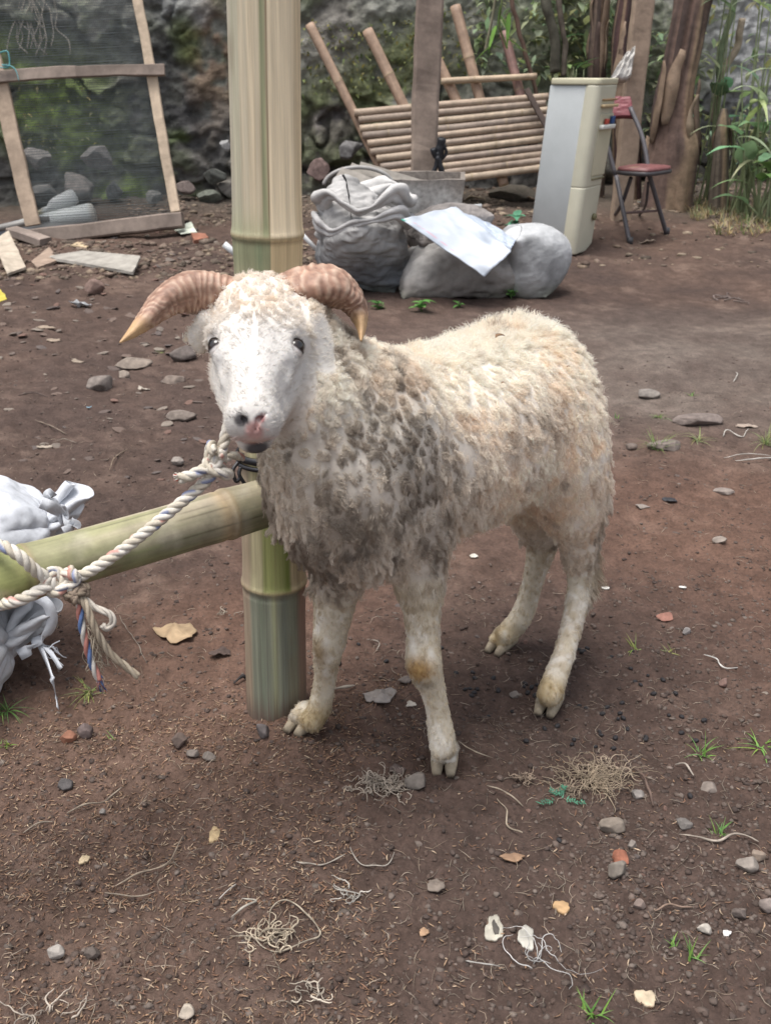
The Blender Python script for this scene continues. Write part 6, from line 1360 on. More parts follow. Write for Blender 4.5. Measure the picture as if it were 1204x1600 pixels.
def weed(u, v, px, n, label, seed, col=(.12, .30, .07), lw=.5, name='weed'):
    p = GP(u, v); k = px / ppm(p); r = np.random.default_rng(seed); out = []
    for j in range(n):
        a = 6.28 * j / n + r.uniform(-.4, .4); h = r.uniform(.05, .5) * k; q = p + [0, 0, h]; d = np.array([math.cos(a), math.sin(a), r.uniform(.2, .8)])
        V, F = leafVF(q, d, k * r.uniform(.45, .8), k * lw * r.uniform(.6, 1), .9, .15, 8); out.append((V, F, np.asarray(col) * r.uniform(.8, 1.3)))
    V, F = tube([p, p + [0, 0, .3 * k], p + [.03 * k, 0, .55 * k]], .003, 6); out.append((V, F, (.14, .22, .08))); V, F, c = merge(out); return tag(mesh(name, V, F, M_leaf, None, c, origin=p), label, 'weed')
weed(658, 492, 32, 9, 'bright broad-leaved weed growing in front of the slumped sack', 1); weed(590, 490, 26, 7, 'small weed just right of the horn tip below the open sack', 2, (.09, .22, .06)); weed(716, 485, 18, 5, 'tiny pair of leaves at the foot of the slumped sack', 3)
weed(798, 470, 26, 6, 'weed sprouting between slumped and round sacks', 4, (.11, .24, .06)); weed(805, 360, 34, 10, 'bluish green weed behind the round sack', 5, (.10, .30, .18)); weed(560, 488, 20, 5, 'dark low weed under the right horn', 6, (.08, .18, .05))
# teal fern sprig on the bare dirt
p = GP(872, 1255); out = []; r_ = np.random.default_rng(4)
for st_ in range(4):
    a0 = r_.uniform(-.6, 1.0) + (3.1 if st_ % 2 else 0); q = p + [r_.uniform(-.012, .012), r_.uniform(-.008, .008), .006]
    for j in range(8):
        a0 += r_.normal() * .16; d = np.array([math.cos(a0), math.sin(a0) * .6, 0]); q = q + d * .0036 + [0, 0, r_.normal() * .001]
        for sd in (-1, 1): V, F = leafVF(q, [-d[1] * sd + .4 * d[0], d[0] * sd + .4 * d[1], .2 + r_.normal() * .3], .0070 * r_.uniform(.6, 1.2), .0028, .3, .1, 4); out.append((V, F, np.array([.07, .22, .14]) * r_.uniform(.8, 1.3)))
V, F, c = merge(out); tag(mesh('fern_sprig', V, F, M_leaf, None, c), 'blue-green ferny sprig lying on the dirt left of the dry grass', 'sprig')

# --- banana stems and creepers before the wall at right
def stem(name, pts, radii, colr, dark, seed, label, cat, strips=0, parent=None, sheath=(.36, .26, .17)):
    path = spline(pts, 14); rad = np.interp(np.linspace(0, 1, len(path)), np.linspace(0, 1, len(radii)), radii); V, F = tube(path, rad, 40, prof=lambda a: 1 + .10 * np.sin(3 * a + seed) + .05 * np.sin(8 * a)); T, N, B = frames(path)
    k = np.repeat(np.arange(len(path)), 40); ang = np.tile(np.arange(40) / 40 * 6.283, len(path)); st = vn(np.stack([np.cos(ang) * 5, np.sin(ang) * 5, k * .06], 1), seed); V = V + (V - path[k]) * (.22 * st)[:, None]
    c = mixc(np.tile(np.array(colr, float), (len(V), 1)), dark, np.clip(.5 + .9 * st, 0, 1)); c = mixc(c, sheath, .6 * sstep(.25, .5, vn(np.stack([np.cos(ang) * 3, np.sin(ang) * 3, k * .03], 1), seed + 4)))
    if not strips: return tag(mesh(name, V, F, M_bark, parent, c), label, cat)
    root = thing(name, label, cat, path[0]); mesh('trunk', V, F, M_bark, root, c); r = np.random.default_rng(seed)
    for j in range(strips):
        a = r.uniform(3.5, 6.0) if j % 4 else r.uniform(0, 6.28); k0 = r.integers(0, len(path) // 2); k1 = min(len(path) - 1, k0 + r.integers(12, 30)); pts2 = []
        for k in range(k0, k1, 2):
            f = (k - k0) / (k1 - k0); aa = a + .25 * math.sin(f * 3 + j); pts2.append(path[k] + (N[k] * math.cos(aa) + B[k] * math.sin(aa)) * rad[k] * (1.10 + (.35 if j % 3 == 0 else .05) * f * f))
        if len(pts2) < 4: continue
        pts2 = np.array(pts2); w = r.uniform(.04, .10); V, F = band(pts2, w, .004, nrm(np.cross(T[k0], N[k0] * math.cos(a) + B[k0] * math.sin(a)))); nn = len(pts2); sc_ = np.repeat(np.sin(np.linspace(.25, 3.0, nn)), 4); cen = np.repeat(pts2, 4, 0); V = cen + (V - cen) * (.25 + .75 * sc_)[:, None]; V = V + .014 * np.stack([vn(V * 13, j), vn(V * 13, j + 1), vn(V * 13, j + 2)], 1)
        mesh('dry_sheath', V, F, M_dry, root, np.array([(.27, .195, .14), (.20, .14, .105), (.09, .06, .05), (.33, .25, .18)][j % 4]))
    return root
yv = 6.9
def gpt(u, y): p = P(u, 300, y); p[2] = GZ(p[0], y) - .05; return p
stem('banana_plant', [gpt(1046, yv), P(1050, 240, yv), P(1052, 190, yv), P(1062, 110, yv), P(1078, 20, yv), P(1098, -80, yv), P(1110, -200, yv + .1)], [.15, .15, .125, .105, .10, .10, .10], (.20, .135, .11), (.055, .04, .037), 3, 'thick banana stem wrapped in torn brown dry sheaths right of the chair', 'banana plant', 14)
stem('banana_plant', [gpt(982, yv + .25), P(978, 180, yv + .25), P(976, 80, yv + .25), P(986, -10, yv + .25), P(994, -120, yv + .25)], [.085, .08, .075, .07, .07], (.13, .07, .065), (.045, .03, .03), 5, 'slimmer dark purple banana stem hidden behind the tan timber post', 'banana plant', 8)
stem('banana_plant', [gpt(928, yv + .35), P(928, 180, yv + .35), P(930, 90, yv + .35), P(936, 0, yv + .35), P(940, -120, yv + .35)], [.06, .05, .045, .04, .04], (.16, .115, .09), (.06, .045, .04), 7, 'thin brown banana stalk rising behind the dispenser top', 'banana plant', 5)
stem('banana_plant', [gpt(1126, yv - .1), P(1126, 232, yv - .1), P(1128, 195, yv - .1), P(1130, 170, yv - .1)], [.06, .05, .035, .015], (.17, .14, .11), (.07, .055, .045), 9, 'short withered stump with peeling bark amid the leaves at right', 'stump', 7)
for (pts, r, lab, cc) in [([(868, 112), (866, 60), (858, 20), (846, -30)], .032, 'dark mossy vine stem right of the bamboo rack', (.09, .085, .065)), ([(838, 148), (828, 110), (812, 55), (795, -20)], .014, 'thin brown vine crossing the top right of the rack', (.13, .085, .065)),
                          ([(880, 118), (882, 70), (876, 25), (868, -30)], .018, 'twisted thin vine beside the dark mossy one', (.12, .10, .08)), ([(757, 80), (768, 30), (776, -20)], .008, 'pale creeper stem above the rack', (.20, .19, .13)), ([(1112, 190), (1125, 120), (1150, 75), (1158, 30)], .022, 'crooked pale branch among the leaves at right', (.30, .25, .19)),
                          ([(1120, 150), (1126, 80), (1142, 20), (1150, -30)], .02, 'green-grey shoot rising among the leaves at right', (.16, .20, .12))]:
    V, F = tube(spline([P(u, v, yv + .15) for u, v in pts], 12), r, 12); V = V + .4 * r * vn(V * 14, 3)[:, None]; tag(mesh('vine' if 'vine' in lab or 'creeper' in lab else 'branch', V, F, M_bark, None, cc), lab, 'vine' if 'vine' in lab or 'creeper' in lab else 'branch')
# strap-leaved shoots and broad leaves at right
def leafy(name, u, v, y, n, L, w, seed, label, cat, col, ang=(-2.6, -.4), droop=1.3, h=(0, .5), broad=False):
    r = np.random.default_rng(seed); b = gpt(u, y); root = thing(name, label, cat, b); stems = []
    for j in range(n):
        z = r.uniform(*h); q = b + [r.normal() * .05, r.normal() * .05, 0]; top = q + [r.normal() * .10, -abs(r.normal()) * .08, .15 + z]; V, F = tube(spline([q, (q + top) / 2 + [r.normal() * .03, 0, 0], top], 5), .004 if not broad else .007, 6); stems.append((V, F, (.32, .37, .21)))
        a = r.uniform(0, 6.28); d = np.array([math.cos(a), -abs(math.sin(a)) * .7, r.uniform(.1, 1.0)]); V, F = leafVF(top, d, L * r.uniform(.6, 1.25), w * r.uniform(.7, 1.2), droop * r.uniform(.5, 1.4), .2, 12, seed=j, wav=.1 if broad else 0, wp=.55 if broad else .4)
        mesh('leaf', V, F, M_leaf, root, np.asarray(col) * r.uniform(.6, 1.6) * [r.uniform(.8, 1.3), 1, r.uniform(.7, 1.3)])
    V, F, c = merge(stems); mesh('stem', V, F, M_leaf, root, c); return root
leafy('strap_leaf_plant', 1150, 280, 6.75, 13, .42, .042, 1, 'tall strap-leaved plant with crossing pale green blades at the right edge', 'plant', (.38, .47, .27), h=(.2, 1.3))
leafy('strap_leaf_plant', 1196, 290, 6.6, 11, .42, .044, 2, 'strap-leaved plant cut by the right edge, drooping long leaves', 'plant', (.36, .45, .26), h=(.1, 1.2))
leafy('strap_leaf_plant', 1112, 262, 7.0, 7, .36, .034, 3, 'thinner strap-leaved shoots close behind the withered stump', 'plant', (.28, .36, .2), h=(.3, 1.3))
leafy('broad_leaf_plant', 1165, 262, 6.7, 9, .26, .13, 4, 'low plant with broad light green leaves at right', 'plant', (.24, .42, .20), h=(.1, .45), broad=True, droop=.9)
leafy('broad_leaf_plant', 1200, 275, 6.5, 9, .22, .11, 5, 'broad-leaved plant touching the right edge near the ground', 'plant', (.20, .36, .16), h=(.0, .35), broad=True, droop=.9)
leafy('broad_leaf_plant', 1098, 240, 7.1, 8, .20, .10, 6, 'shady broad-leaved plant between banana stem and withered stump', 'plant', (.14, .26, .12), h=(.1, .6), broad=True, droop=.9)
leafy('broad_leaf_plant', 902, 250, 7.2, 7, .16, .06, 7, 'dim leafy plant in the gap between rack and dispenser', 'plant', (.09, .17, .06), h=(.2, 1.0), droop=1.0)
hp = thing('hanging_shoot', 'bright green leafy shoot hanging over the top right of the rack', 'plant', P(778, 20, 6.7)); r_ = np.random.default_rng(2)
for (u, v, du, dv, L, w) in [(782, 5, -10, 70, .22, .045), (778, 20, 28, 50, .20, .04), (775, 40, -14, 40, .16, .04), (790, 60, 20, 10, .14, .04), (768, 72, -24, 16, .14, .035), (800, 74, 18, 2, .12, .03), (795, 20, -4, 60, .2, .03)]:
    q = P(u, v, 6.7 + r_.uniform(-.05, .05)); e = P(u + du, v + dv, 6.68); V, F = leafVF(q, e - q, L, w, .5, .2, 10); mesh('leaf', V, F, M_leaf, hp, np.array([.17, .33, .07]) * r_.uniform(.6, 1.4))
V, F = tube(spline([P(786, -40, 6.72), P(783, 5, 6.7), P(780, 40, 6.71), P(792, 76, 6.7)], 8), .006, 8); mesh('stem', V, F, M_leaf, hp, (.2, .24, .1))
# wall creeper and undergrowth: uncountable
def creeper(n, rects, sz, col, seed, off=(.04, .22)):
    r = np.random.default_rng(seed); out_V, out_F, out_C, b = [], [], [], 0
    for (u, v) in scatter(n, rects, seed):
        p = WP(u, v, r.uniform(*off)); V, F = leafVF(p, [r.normal(), -.4 + r.normal() * .4, r.normal() * .7 - .3], sz * r.uniform(.4, 1.3), sz * r.uniform(.35, .7), .8, .15, 3, seed); out_V.append(V); out_F += [tuple(i + b for i in f) for f in F]; b += len(V); out_C.append(np.tile(np.asarray(col) * r.uniform(.6, 1.9) * [r.uniform(.9, 1.5), 1, r.uniform(.7, 1.3)], (len(V), 1)))
    return np.vstack(out_V), out_F, np.vstack(out_C)
V, F, c = creeper(1300, [(860, -30, 1010, 130, 3), (740, -30, 870, 120, 1.3), (1000, 40, 1090, 220, 1.5), (1090, -30, 1204, 120, .5), (1080, 170, 1204, 280, 1.4)], .085, (.17, .24, .13), 3)
tag(mesh('wall_creeper', V, F, M_leaf, None, c, origin=(1.5, 7.5, .8)), 'small-leaved creeper spreading over the wall behind the dispenser', 'creeper', kind='stuff')
V, F, c = creeper(900, [(470, 30, 660, 150, 3), (640, 10, 760, 130, 2), (20, 120, 160, 250, 1)], .035, (.12, .15, .05), 9, (.01, .06))
tag(mesh('wall_moss', V, F, M_leaf, None, c, origin=(-.2, 7.5, .8)), 'tufts of moss and tiny weeds clinging to the wall', 'moss', kind='stuff')
r_ = np.random.default_rng(12); out = []
for k in range(260):
    u = r_.uniform(1085, 1235); y = r_.uniform(5.9, 7.0) if u > 1120 else r_.uniform(6.4, 7.0); p = gpt(u, y); p[2] += .04
    V, F, c = bladesVF(p, 4, .11, .008, 500 + k, 1.2, 1.0, (.17, .22, .10) if k % 3 == 0 else (.34, .29, .18)); out.append((V, F, c))
V, F, c = merge(out); tag(mesh('undergrowth', V, F, M_grass, None, c), 'mixed green and dry grass at the wall foot on the right', 'undergrowth', kind='stuff')
# dry hanging roots on the wall at top left
out = []
for k in range(16):
    u0 = r_.uniform(20, 60); p = [WP(u0, -60, .08)]
    for j in range(7): p.append(p[-1] + np.array([r_.normal() * .03, -.004, -r_.uniform(.05, .09)]))
    V, F = tube(spline(p, 4), .004, 5); out.append((V, F, (.40, .36, .30)))
V, F, c = merge(out); tag(mesh('hanging_roots', V, F, M_dry, None, c), 'bunch of dry pale roots hanging down the wall at the top left', 'roots')
# ------------------------------------------------------------------ dry tangles, strings, leaf scraps, droppings
def wiggle(p0, a, L, r, curl, n=14, lift=.004, rough=.25, zamp=.35):
    p = np.asarray(p0, float).copy(); out = [p.copy()]; k = r.normal() * curl; z = 0
    for i in range(n):
        k = .8 * k + r.normal() * curl * .7; a += k; st = L / n; p = p + [math.cos(a) * st, math.sin(a) * st, 0]; z = max(0, z + r.normal() * st * zamp); q = p.copy(); q[2] = p0[2] + z + lift; out.append(q)
    return spline(out, 3)
def tangle(u, v, wpx, n, L, rad, colr, seed, label, cat='roots', name='dry_root_tangle', curl=.5, zamp=.35, asp=.6):
    r = np.random.default_rng(seed); c0 = GP(u, v); k = wpx / ppm(c0); out = []
    for j in range(n):
        p = c0 + [r.normal() * k * .22, r.normal() * k * .22 * asp, r.uniform(0, .004)]; pth = wiggle(p, r.uniform(0, 6.28), L * k * r.uniform(.5, 1.2), r, curl, zamp=zamp); rr = rad * r.uniform(.5, 1.3); V, F = tube(pth, rr * (1 - .6 * np.linspace(0, 1, len(pth)) ** 2), 5); out.append((V, F, np.asarray(colr) * r.uniform(.65, 1.3)))
    V, F, c = merge(out); return tag(mesh(name, V, F, M_flat, None, c, origin=c0), label, cat)
tangle(425, 1468, 80, 34, .62, .0012, (.34, .285, .215), 1, 'thickest knot of pale twisted roots at lower centre', curl=.3, zamp=.5)
tangle(605, 1235, 90, 70, .5, .0010, (.27, .23, .19), 2, 'dusty grey tuft of roots beside the ram\'s front hoof', curl=.6, zamp=.9)
tangle(925, 1222, 120, 120, .5, .0007, (.27, .215, .155), 3, 'loose heap of dry brown grass at right of centre', 'dry grass', 'dry_grass_heap', .16, .5, .4)
tangle(885, 1238, 50, 30, .5, .0009, (.25, .20, .15), 4, 'small dark patch of dry grass left of the larger heap', 'dry grass', 'dry_grass_heap', .5, .6)
tangle(820, 1225, 40, 24, .6, .0009, (.26, .20, .15), 14, 'little brown crumpled plant remains above the teal sprig', 'dry grass', 'dry_grass_heap', .6, .8)
tangle(545, 1400, 44, 9, .9, .0009, (.40, .37, .33), 5, 'thin silvery rootlets below the looped root', curl=.28)
tangle(485, 1555, 60, 12, .7, .0011, (.38, .33, .27), 6, 'pale rootlets near the bottom edge of the yard', curl=.28)
tangle(840, 1510, 90, 10, .9, .0006, (.42, .41, .40), 7, 'fine whitish threads below the two round seed discs', 'threads', 'thread_tangle', .25)
tangle(945, 1195, 60, 14, .8, .0010, (.30, .24, .18), 8, 'thin dead stalks just above the dry brown grass heap', 'dry grass', 'dry_grass_heap', .25, .4)
tangle(80, 1585, 80, 10, .8, .0010, (.36, .31, .26), 9, 'pale stalks at the lower left corner', curl=.3)
tangle(350, 960, 30, 7, .8, .0008, (.30, .26, .21), 10, 'few fine stalks left of the bamboo post', curl=.4)
tangle(1130, 470, 60, 8, .7, .003, (.14, .11, .10), 16, 'dark twigs on the trodden mud far right', 'twigs', 'twigs', .3)
def strand(name, uv, rad, colr, label, cat='root', lift=.004, y_amp=.0, m=6):
    pts = [GP(u, v) + [0, 0, lift + (.006 if i % 2 else 0)] for i, (u, v) in enumerate(uv)]; pth = spline(pts, 7); pth = pth + .0022 * np.stack([vn(pth * 60, 1), vn(pth * 60, 2), .6 * vn(pth * 60, 3)], 1); V, F = tube(pth, rad * .85 * (1 + .5 * vn(pth * 90, 4)) * (1 - .5 * np.abs(np.linspace(-1, 1, len(pth))) ** 3), m); return tag(mesh(name, V, F, M_flat, None, np.asarray(colr) * .72 * (1 + .5 * fbm(V * 120, 3, 7))[:, None]), label, cat)
strand('pale_root', [(360, 1462), (395, 1478), (430, 1490), (470, 1480), (500, 1462), (478, 1430), (462, 1412), (445, 1412), (425, 1425), (420, 1455)], .0013, (.42, .36, .28), 'long pale looping root arched over the thick root knot')
strand('pale_root', [(362, 1436), (380, 1428), (400, 1415), (378, 1410)], .0016, (.46, .42, .36), 'hooked pale root left of the looping one')
strand('pale_root', [(462, 1352), (480, 1358), (505, 1352), (540, 1345)], .0015, (.44, .39, .33), 'wavy pale root level with the small wood piece')
strand('pale_root', [(548, 1330), (552, 1345), (566, 1355), (590, 1365), (605, 1358), (615, 1345)], .0011, (.42, .38, .33), 'thin looped root right of the wavy one')
strand('pale_root', [(520, 1385), (535, 1400), (560, 1400), (545, 1420)], .0013, (.46, .43, .39), 'forked whitish root under the looped thin root')
strand('twig', [(105, 1272), (135, 1262), (160, 1248), (190, 1232)], .0018, (.33, .27, .21), 'curved pale twig on the wood shavings at left', 'twig')
strand('twig', [(38, 1298), (60, 1290), (85, 1286)], .0014, (.36, .30, .24), 'short pale twig left of the curved one', 'twig')
strand('twig', [(180, 1383), (215, 1372), (262, 1352), (285, 1308)], .0013, (.36, .29, .22), 'long thin twig slanting up toward the small wood piece', 'twig')
strand('twig', [(165, 1398), (210, 1400), (245, 1393)], .0013, (.33, .27, .21), 'thin twig below the slanting one', 'twig')
strand('twig', [(345, 1406), (358, 1396), (370, 1382)], .0015, (.50, .46, .42), 'whitish twig above the thick root knot', 'twig')
strand('twig', [(760, 1237), (790, 1252), (815, 1265)], .0013, (.42, .35, .27), 'straight straw left of the teal sprig', 'twig')
strand('twig', [(776, 1255), (790, 1275), (792, 1295), (815, 1310)], .0016, (.40, .33, .25), 'kinked straw below the straight one', 'twig')
strand('twig', [(988, 1192), (1005, 1215), (1020, 1255)], .0022, (.16, .11, .09), 'dark bent twig among the dry grass at right', 'twig')
strand('twig', [(715, 1170), (740, 1185), (770, 1192)], .0010, (.40, .34, .26), 'fine straw right of the front hoof', 'twig')
strand('twig', [(230, 1035), (215, 1010), (200, 985), (188, 968)], .0009, (.34, .3, .25), 'fine stalk beside the hanging twine', 'twig')
strand('twig', [(172, 740), (182, 725), (200, 706)], .0020, (.30, .23, .17), 'short stick on the bare dirt left of the rope knot', 'twig')
strand('twig', [(55, 660), (80, 668), (105, 680)], .0022, (.24, .19, .15), 'brown stick on the dirt at mid left', 'twig')
strand('twig', [(83, 690), (100, 692), (120, 693)], .0014, (.33, .28, .23), 'thin pale stick just below the brown one', 'twig')
strand('twig', [(30, 625), (55, 622), (75, 625)], .0026, (.12, .09, .08), 'dark stick near the left edge', 'twig')
strand('white_string', [(1098, 1024), (1118, 1030), (1132, 1042), (1152, 1044)], .0016, (.62, .60, .56), 'white string on the dirt right of the rear legs', 'string')
strand('white_string', [(1148, 722), (1175, 724), (1204, 716), (1225, 714)], .0022, (.60, .57, .52), 'upper white string at the right edge', 'string')
strand('white_string', [(1130, 716), (1165, 712), (1204, 710)], .0016, (.52, .49, .44), 'lower pale string at the right edge by the grass', 'string')
strand('white_string', [(1128, 680), (1135, 674), (1158, 680), (1168, 672)], .0020, (.55, .52, .47), 'short bent white string above the others', 'string')
strand('white_string', [(1145, 600), (1150, 592), (1148, 585)], .0020, (.58, .55, .5), 'tiny white string hook far right', 'string')
strand('white_string', [(942, 792), (948, 797), (956, 800)], .0018, (.62, .6, .56), 'small white string bit behind the rump', 'string')
strand('white_string', [(1054, 1186), (1068, 1195), (1082, 1210)], .0016, (.48, .42, .36), 'curled pale strip above the light grey pebble', 'string')
strand('pale_root', [(1060, 1305), (1085, 1315), (1120, 1318), (1150, 1308), (1185, 1316)], .0018, (.42, .36, .30), 'long wavy root left of the angular grey stone')
strand('pale_root', [(1020, 1430), (1045, 1422), (1080, 1422)], .0016, (.30, .21, .16), 'brown root above the whitish flat stone')
strand('pale_root', [(725, 1510), (745, 1520), (780, 1522)], .0012, (.42, .40, .37), 'grey rootlet left of the fine threads')
strand('twig', [(365, 1068), (378, 1062), (384, 1060)], .0035, (.05, .045, .045), 'short black curved stick at the post\'s left side', 'twig')
strand('twig', [(520, 1084), (538, 1085), (555, 1085)], .0035, (.42, .37, .31), 'pale splinter of wood between post and front hoof', 'twig')
strand('twig', [(660, 925), (675, 930), (690, 936)], .0022, (.38, .33, .28), 'small pale stick behind the front leg', 'twig')
strand('twig', [(580, 1000), (592, 1010), (586, 1020)], .0014, (.40, .35, .3), 'tiny forked straw between the front legs', 'twig')
# flat scraps and leaves: crumpled little sheets with their own outline
def scrap(name, u, v, w, h, colr, label, cat, seed=0, th=.0015, crump=.3, mat=None, rot=0.0):
    c0 = GP(u, v); k = ppm(c0); W = w / k / 2; H_ = h / k / 2 * 1.5; n = 26; r = np.random.default_rng(seed); V = []; rings = 7
    ph = r.uniform(0, 6.28, 4)
    for j in range(rings):
        f = (j + .02) / (rings - 1)
        for i in range(n):
            a = i / n * 6.2832; e = 1 + .16 * math.sin(2 * a + ph[0]) + .12 * math.sin(3 * a + ph[1]) + .08 * math.sin(7 * a + ph[2]); V.append((W * f * e * math.cos(a), H_ * f * e * math.sin(a), 0))
    V = rotz(np.array(V), rot); V[:, 2] = crump * W * (fbm(V / W * 1.3 + seed, 3, seed) + .3) + .004; V[:, 2] += np.maximum(0, -V[:, 2]); V0 = V + c0; V1 = V0 - [0, 0, th]
    N2 = rings * n; f0 = grid_faces(rings, n, True); F = [tuple(f) for f in f0] + [tuple(f[::-1] + N2) for f in f0] + [tuple(range(n))[::-1], tuple(N2 + i for i in range(n))] + [((rings - 1) * n + i, (rings - 1) * n + (i + 1) % n, N2 + (rings - 1) * n + (i + 1) % n, N2 + (rings - 1) * n + i) for i in range(n)]
    c = np.asarray(colr) * (1 + .35 * fbm(np.vstack([V0, V1]) * 160, 3, seed))[:, None]; return tag(mesh(name, np.vstack([V0, V1]), F, mat or M_dry, None, c), label, cat)
scrap('dry_leaf', 276, 990, 64, 32, (.40, .29, .18), 'crumpled tan dry leaf on the dirt left of the bamboo post', 'leaf', 1, crump=.55)
scrap('wood_piece', 335, 1303, 14, 26, (.44, .33, .19), 'small knobbly piece of tan wood lying alone at lower left', 'wood piece', 2, .006, .3)
scrap('wood_chip', 132, 1344, 14, 12, (.50, .40, .26), 'pale cream wood chip left of the slanting thin twig', 'wood chip', 3, .003)
scrap('seed_disc', 771, 1459, 30, 32, (.46, .43, .36), 'cracked oval seed disc with a dark patch for its hollow', 'seed disc', 4, .003, .2)
scrap('seed_disc', 821, 1473, 28, 28, (.46, .44, .39), 'round whole seed disc right of the cracked one', 'seed disc', 5, .003, .15)
scrap('disc_hollow_shade', 773, 1458, 10, 18, (.09, .08, .07), 'flat dark patch painted as the shaded hollow of the cracked seed disc', 'hollow', 6, .001, .1)  # flat dark scrap laid on the disc as the shade of a hollow
scrap('orange_chip', 876, 1427, 26, 14, (.46, .30, .16), 'orange-brown chip above the round seed disc', 'wood chip', 7, .006, .2)
scrap('cream_chip', 1008, 1565, 28, 22, (.56, .46, .33), 'cream torn chip near the bottom right corner', 'wood chip', 8, .004, .25)
scrap('orange_chip', 662, 1461, 16, 10, (.42, .27, .17), 'small orange leaf flake right of the root knot', 'leaf flake', 9, .002, .3)
scrap('white_chip', 1134, 1461, 14, 8, (.72, .70, .68), 'bright white plastic chip right of the whitish stone', 'plastic chip', 10, .002, .2)
scrap('white_chip', 640, 1110, 18, 10, (.55, .50, .43), 'pale flake right of the grey litter between the front hooves', 'flake', 11, .002, .2)
scrap('grey_litter', 593, 1107, 44, 34, (.28, .25, .23), 'torn grey plastic litter between the front hooves', 'litter', 12, .002, .7)
scrap('bark_flake', 800, 1348, 40, 10, (.30, .19, .12), 'long thin reddish bark flake at lower right of centre', 'bark', 13, .002, .2)
scrap('bark_flake', 680, 1390, 30, 16, (.22, .18, .15), 'grey-brown bark flake right of the silvery rootlets', 'bark', 14, .002, .4)
scrap('rubber_scrap', 1045, 789, 24, 11, (.035, .035, .04), 'small black folded rubber scrap on the dirt at right', 'rubber scrap', 15, .004, .3, M_rub)
scrap('pale_flake', 1165, 663, 34, 10, (.36, .29, .24), 'torn brown paper-like flake above the bent white string', 'flake', 16, .003, .35)
scrap('white_flake', 500, 632, 12, 8, (.5, .48, .45), 'flake', 'flake', 17) if False else None
scrap('white_flake', 945, 917, 12, 5, (.66, .64, .6), 'little white flake right of the hock', 'flake', 18, .002, .2)
scrap('white_flake', 1066, 920, 10, 5, (.66, .64, .6), 'small white flake on the reddish dirt', 'flake', 19, .002, .2)
scrap('white_flake', 848, 880, 12, 7, (.62, .58, .52), 'tiny white flake visible between the hind legs', 'flake', 20, .002, .2)
scrap('white_flake', 740, 870, 14, 7, (.60, .57, .5), 'tiny pale flake under the belly', 'flake', 21, .002, .2)
scrap('foil_bit', 125, 483, 30, 12, (.35, .36, .37), 'crumpled dark and silver foil bit on the dirt at upper left', 'foil', 22, .001, .9)
scrap('pale_flake', 85, 533, 24, 9, (.34, .27, .21), 'flat tan flake left of the horn tip', 'flake', 23, .004, .2)
scrap('pale_flake', 72, 516, 26, 9, (.33, .26, .20), 'flat tan flake just above its neighbour at left', 'flake', 24, .004, .2)
scrap('pale_flake', 70, 700, 22, 7, (.38, .32, .26), 'thin tan flake above the tied sacks', 'flake', 25, .003, .3)
scrap('pale_flake', 120, 560, 20, 8, (.34, .28, .22), 'small tan flake left of the flat tan stone', 'flake', 26, .003, .3)
scrap('white_flake', 225, 610, 20, 7, (.44, .39, .33), 'curled pale shred right of the half sunk stone', 'shred', 27, .002, .8)
scrap('blue_shred', 140, 640, 8, 6, (.25, .42, .52), 'tiny light blue shred of plastic at mid left', 'plastic shred', 28, .001, .6)
scrap('brown_leaf', 345, 1020, 30, 18, (.10, .07, .06), 'dark leaf scrap touching the post\'s left side', 'leaf', 29, .002, .5)
scrap('brown_leaf', 620, 1210, 22, 14, (.12, .09, .08), 'dark scrap beside the dusty root tuft', 'leaf', 30, .002, .5)
# sheep droppings
V, F = _ICO[2]; dm = bpy.data.meshes.new('dropping'); dm.from_pydata((V * [1, .72, .68]).tolist(), [], F.tolist()); dm.polygons.foreach_set('use_smooth', np.ones(len(dm.polygons), bool)); setcol(dm, (.020, .018, .020)); M_drop = vmat('dropping', rough=.45, bump=.3, bscale=8, var=.3, spec=.4, bdist=.1); dm.materials.append(M_drop)
DR = [(733, 1083), (740, 1088), (745, 1081), (726, 1086), (736, 1093), (712, 1055), (738, 1055), (741, 1062), (603, 1044), (530, 1045), (818, 1076), (824, 1082), (830, 1075), (835, 1084), (838, 1070), (820, 1068), (778, 1082), (905, 1010), (912, 1014), (900, 1012), (917, 1009), (908, 1018), (938, 1148), (940, 1115), (936, 1142), (968, 1113), (965, 1122), (973, 1119), (961, 1150), (1008, 1147), (1010, 1142), (930, 1162), (893, 1162), (896, 1157), (821, 1163), (948, 1100), (1045, 1111), (1087, 1148), (1065, 1112), (988, 1010), (985, 1040), (992, 1060), (1000, 1070), (1035, 1062), (1012, 1050), (972, 1090), (1020, 1085), (1078, 1240), (873, 1318), (850, 1140), (958, 1165), (905, 1095), (915, 1103), (1055, 1080), (980, 1135), (1065, 1135), (800, 1110), (762, 1120), (870, 1135), (1100, 1120), (770, 1060), (690, 1010), (560, 1010), (955, 1020)]
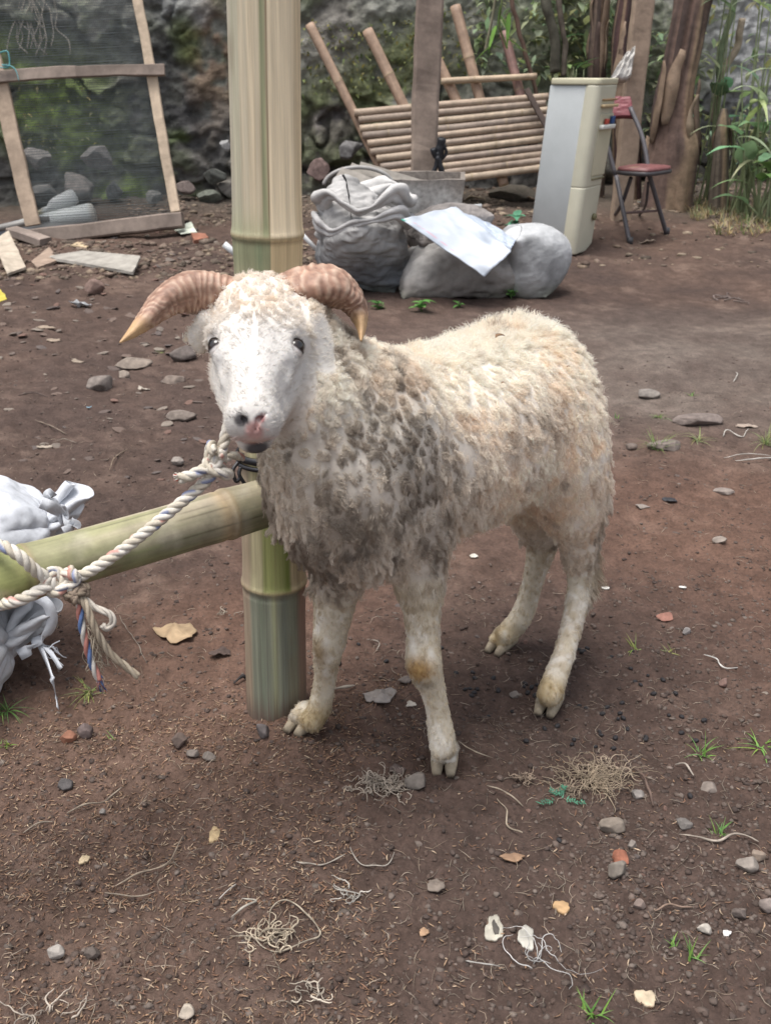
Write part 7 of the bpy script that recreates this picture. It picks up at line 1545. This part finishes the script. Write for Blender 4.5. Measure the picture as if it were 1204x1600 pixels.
for i, (u, v) in enumerate(DR):
    p = GP(u, v); s = .0052 * r_.uniform(.85, 1.2); o = bpy.data.objects.new('dropping', dm); COL.objects.link(o); o.location = (p[0], p[1], p[2] + s * .35); o.scale = (s, s, s); o.rotation_euler = (r_.uniform(-.5, .5), r_.uniform(-.5, .5), r_.uniform(0, 6.28)); tag(o, 'small round black sheep dropping on the dirt around the rear hooves', 'dropping', 'black sheep droppings round the hooves')
# litter at the foot of the wall
for i, (u, v, w, h, cc, lab) in enumerate([(700, 342, 30, 8, (.35, .28, .2), ''), (735, 318, 40, 10, (.36, .29, .21), 'tan rag of bark on the rubble behind the white sheet'), (840, 318, 36, 10, (.30, .22, .16), 'brown husk on the rubble left of the dispenser'), (1010, 322, 26, 8, (.42, .42, .40), 'pale flat scrap under the chair'), (1075, 322, 30, 8, (.34, .26, .2), 'dry leaf on the mud right of the chair'), (1010, 380, 24, 6, (.33, .26, .2), 'small dry leaf in front of the chair'), (525, 355, 12, 8, (.5, .2, .12), '')]):
    if lab: scrap('dry_scrap', u, v, w, h, cc, lab, 'scrap', 60 + i, .004, .5)

# bits caught in the fleece
kd_ = kdtree.KDTree(len(BV))
for i, q in enumerate(BV): kd_.insert(q, i)
kd_.balance()
for i, (u, v, y, sz, lab) in enumerate([(768, 541, 1.47, .016, 'tiny curled brown leaf caught in the wool of the back'), (872, 573, 1.50, .006, 'small dark burr stuck in the wool of the hip'), (771, 602, 1.42, .007, 'brown speck of chaff in the wool of the flank')]):
    q, k, d = kd_.find(P(u, v, y)); d_ = ray(u, v); best = min((((BV - [0, 0, CAM_Z]) - np.outer((BV - [0, 0, CAM_Z]) @ nrm(d_), nrm(d_))) ** 2).sum(1).argsort()[:60], key=lambda j: BV[j, 1]); c0 = BV[best] + BN[best] * .022
    V, F = leafVF(c0, [.7, .2, .5], sz, sz * .6, 1.2, .5, 6); V2 = V + BN[best] * .0008; F2 = F + [tuple(x + len(V) for x in f[::-1]) for f in F]; tag(mesh('caught_leaf', np.vstack([V, V2]), F2, M_dry, None, (.24, .15, .09)), lab, 'leaf')
bpy.context.view_layer.update()
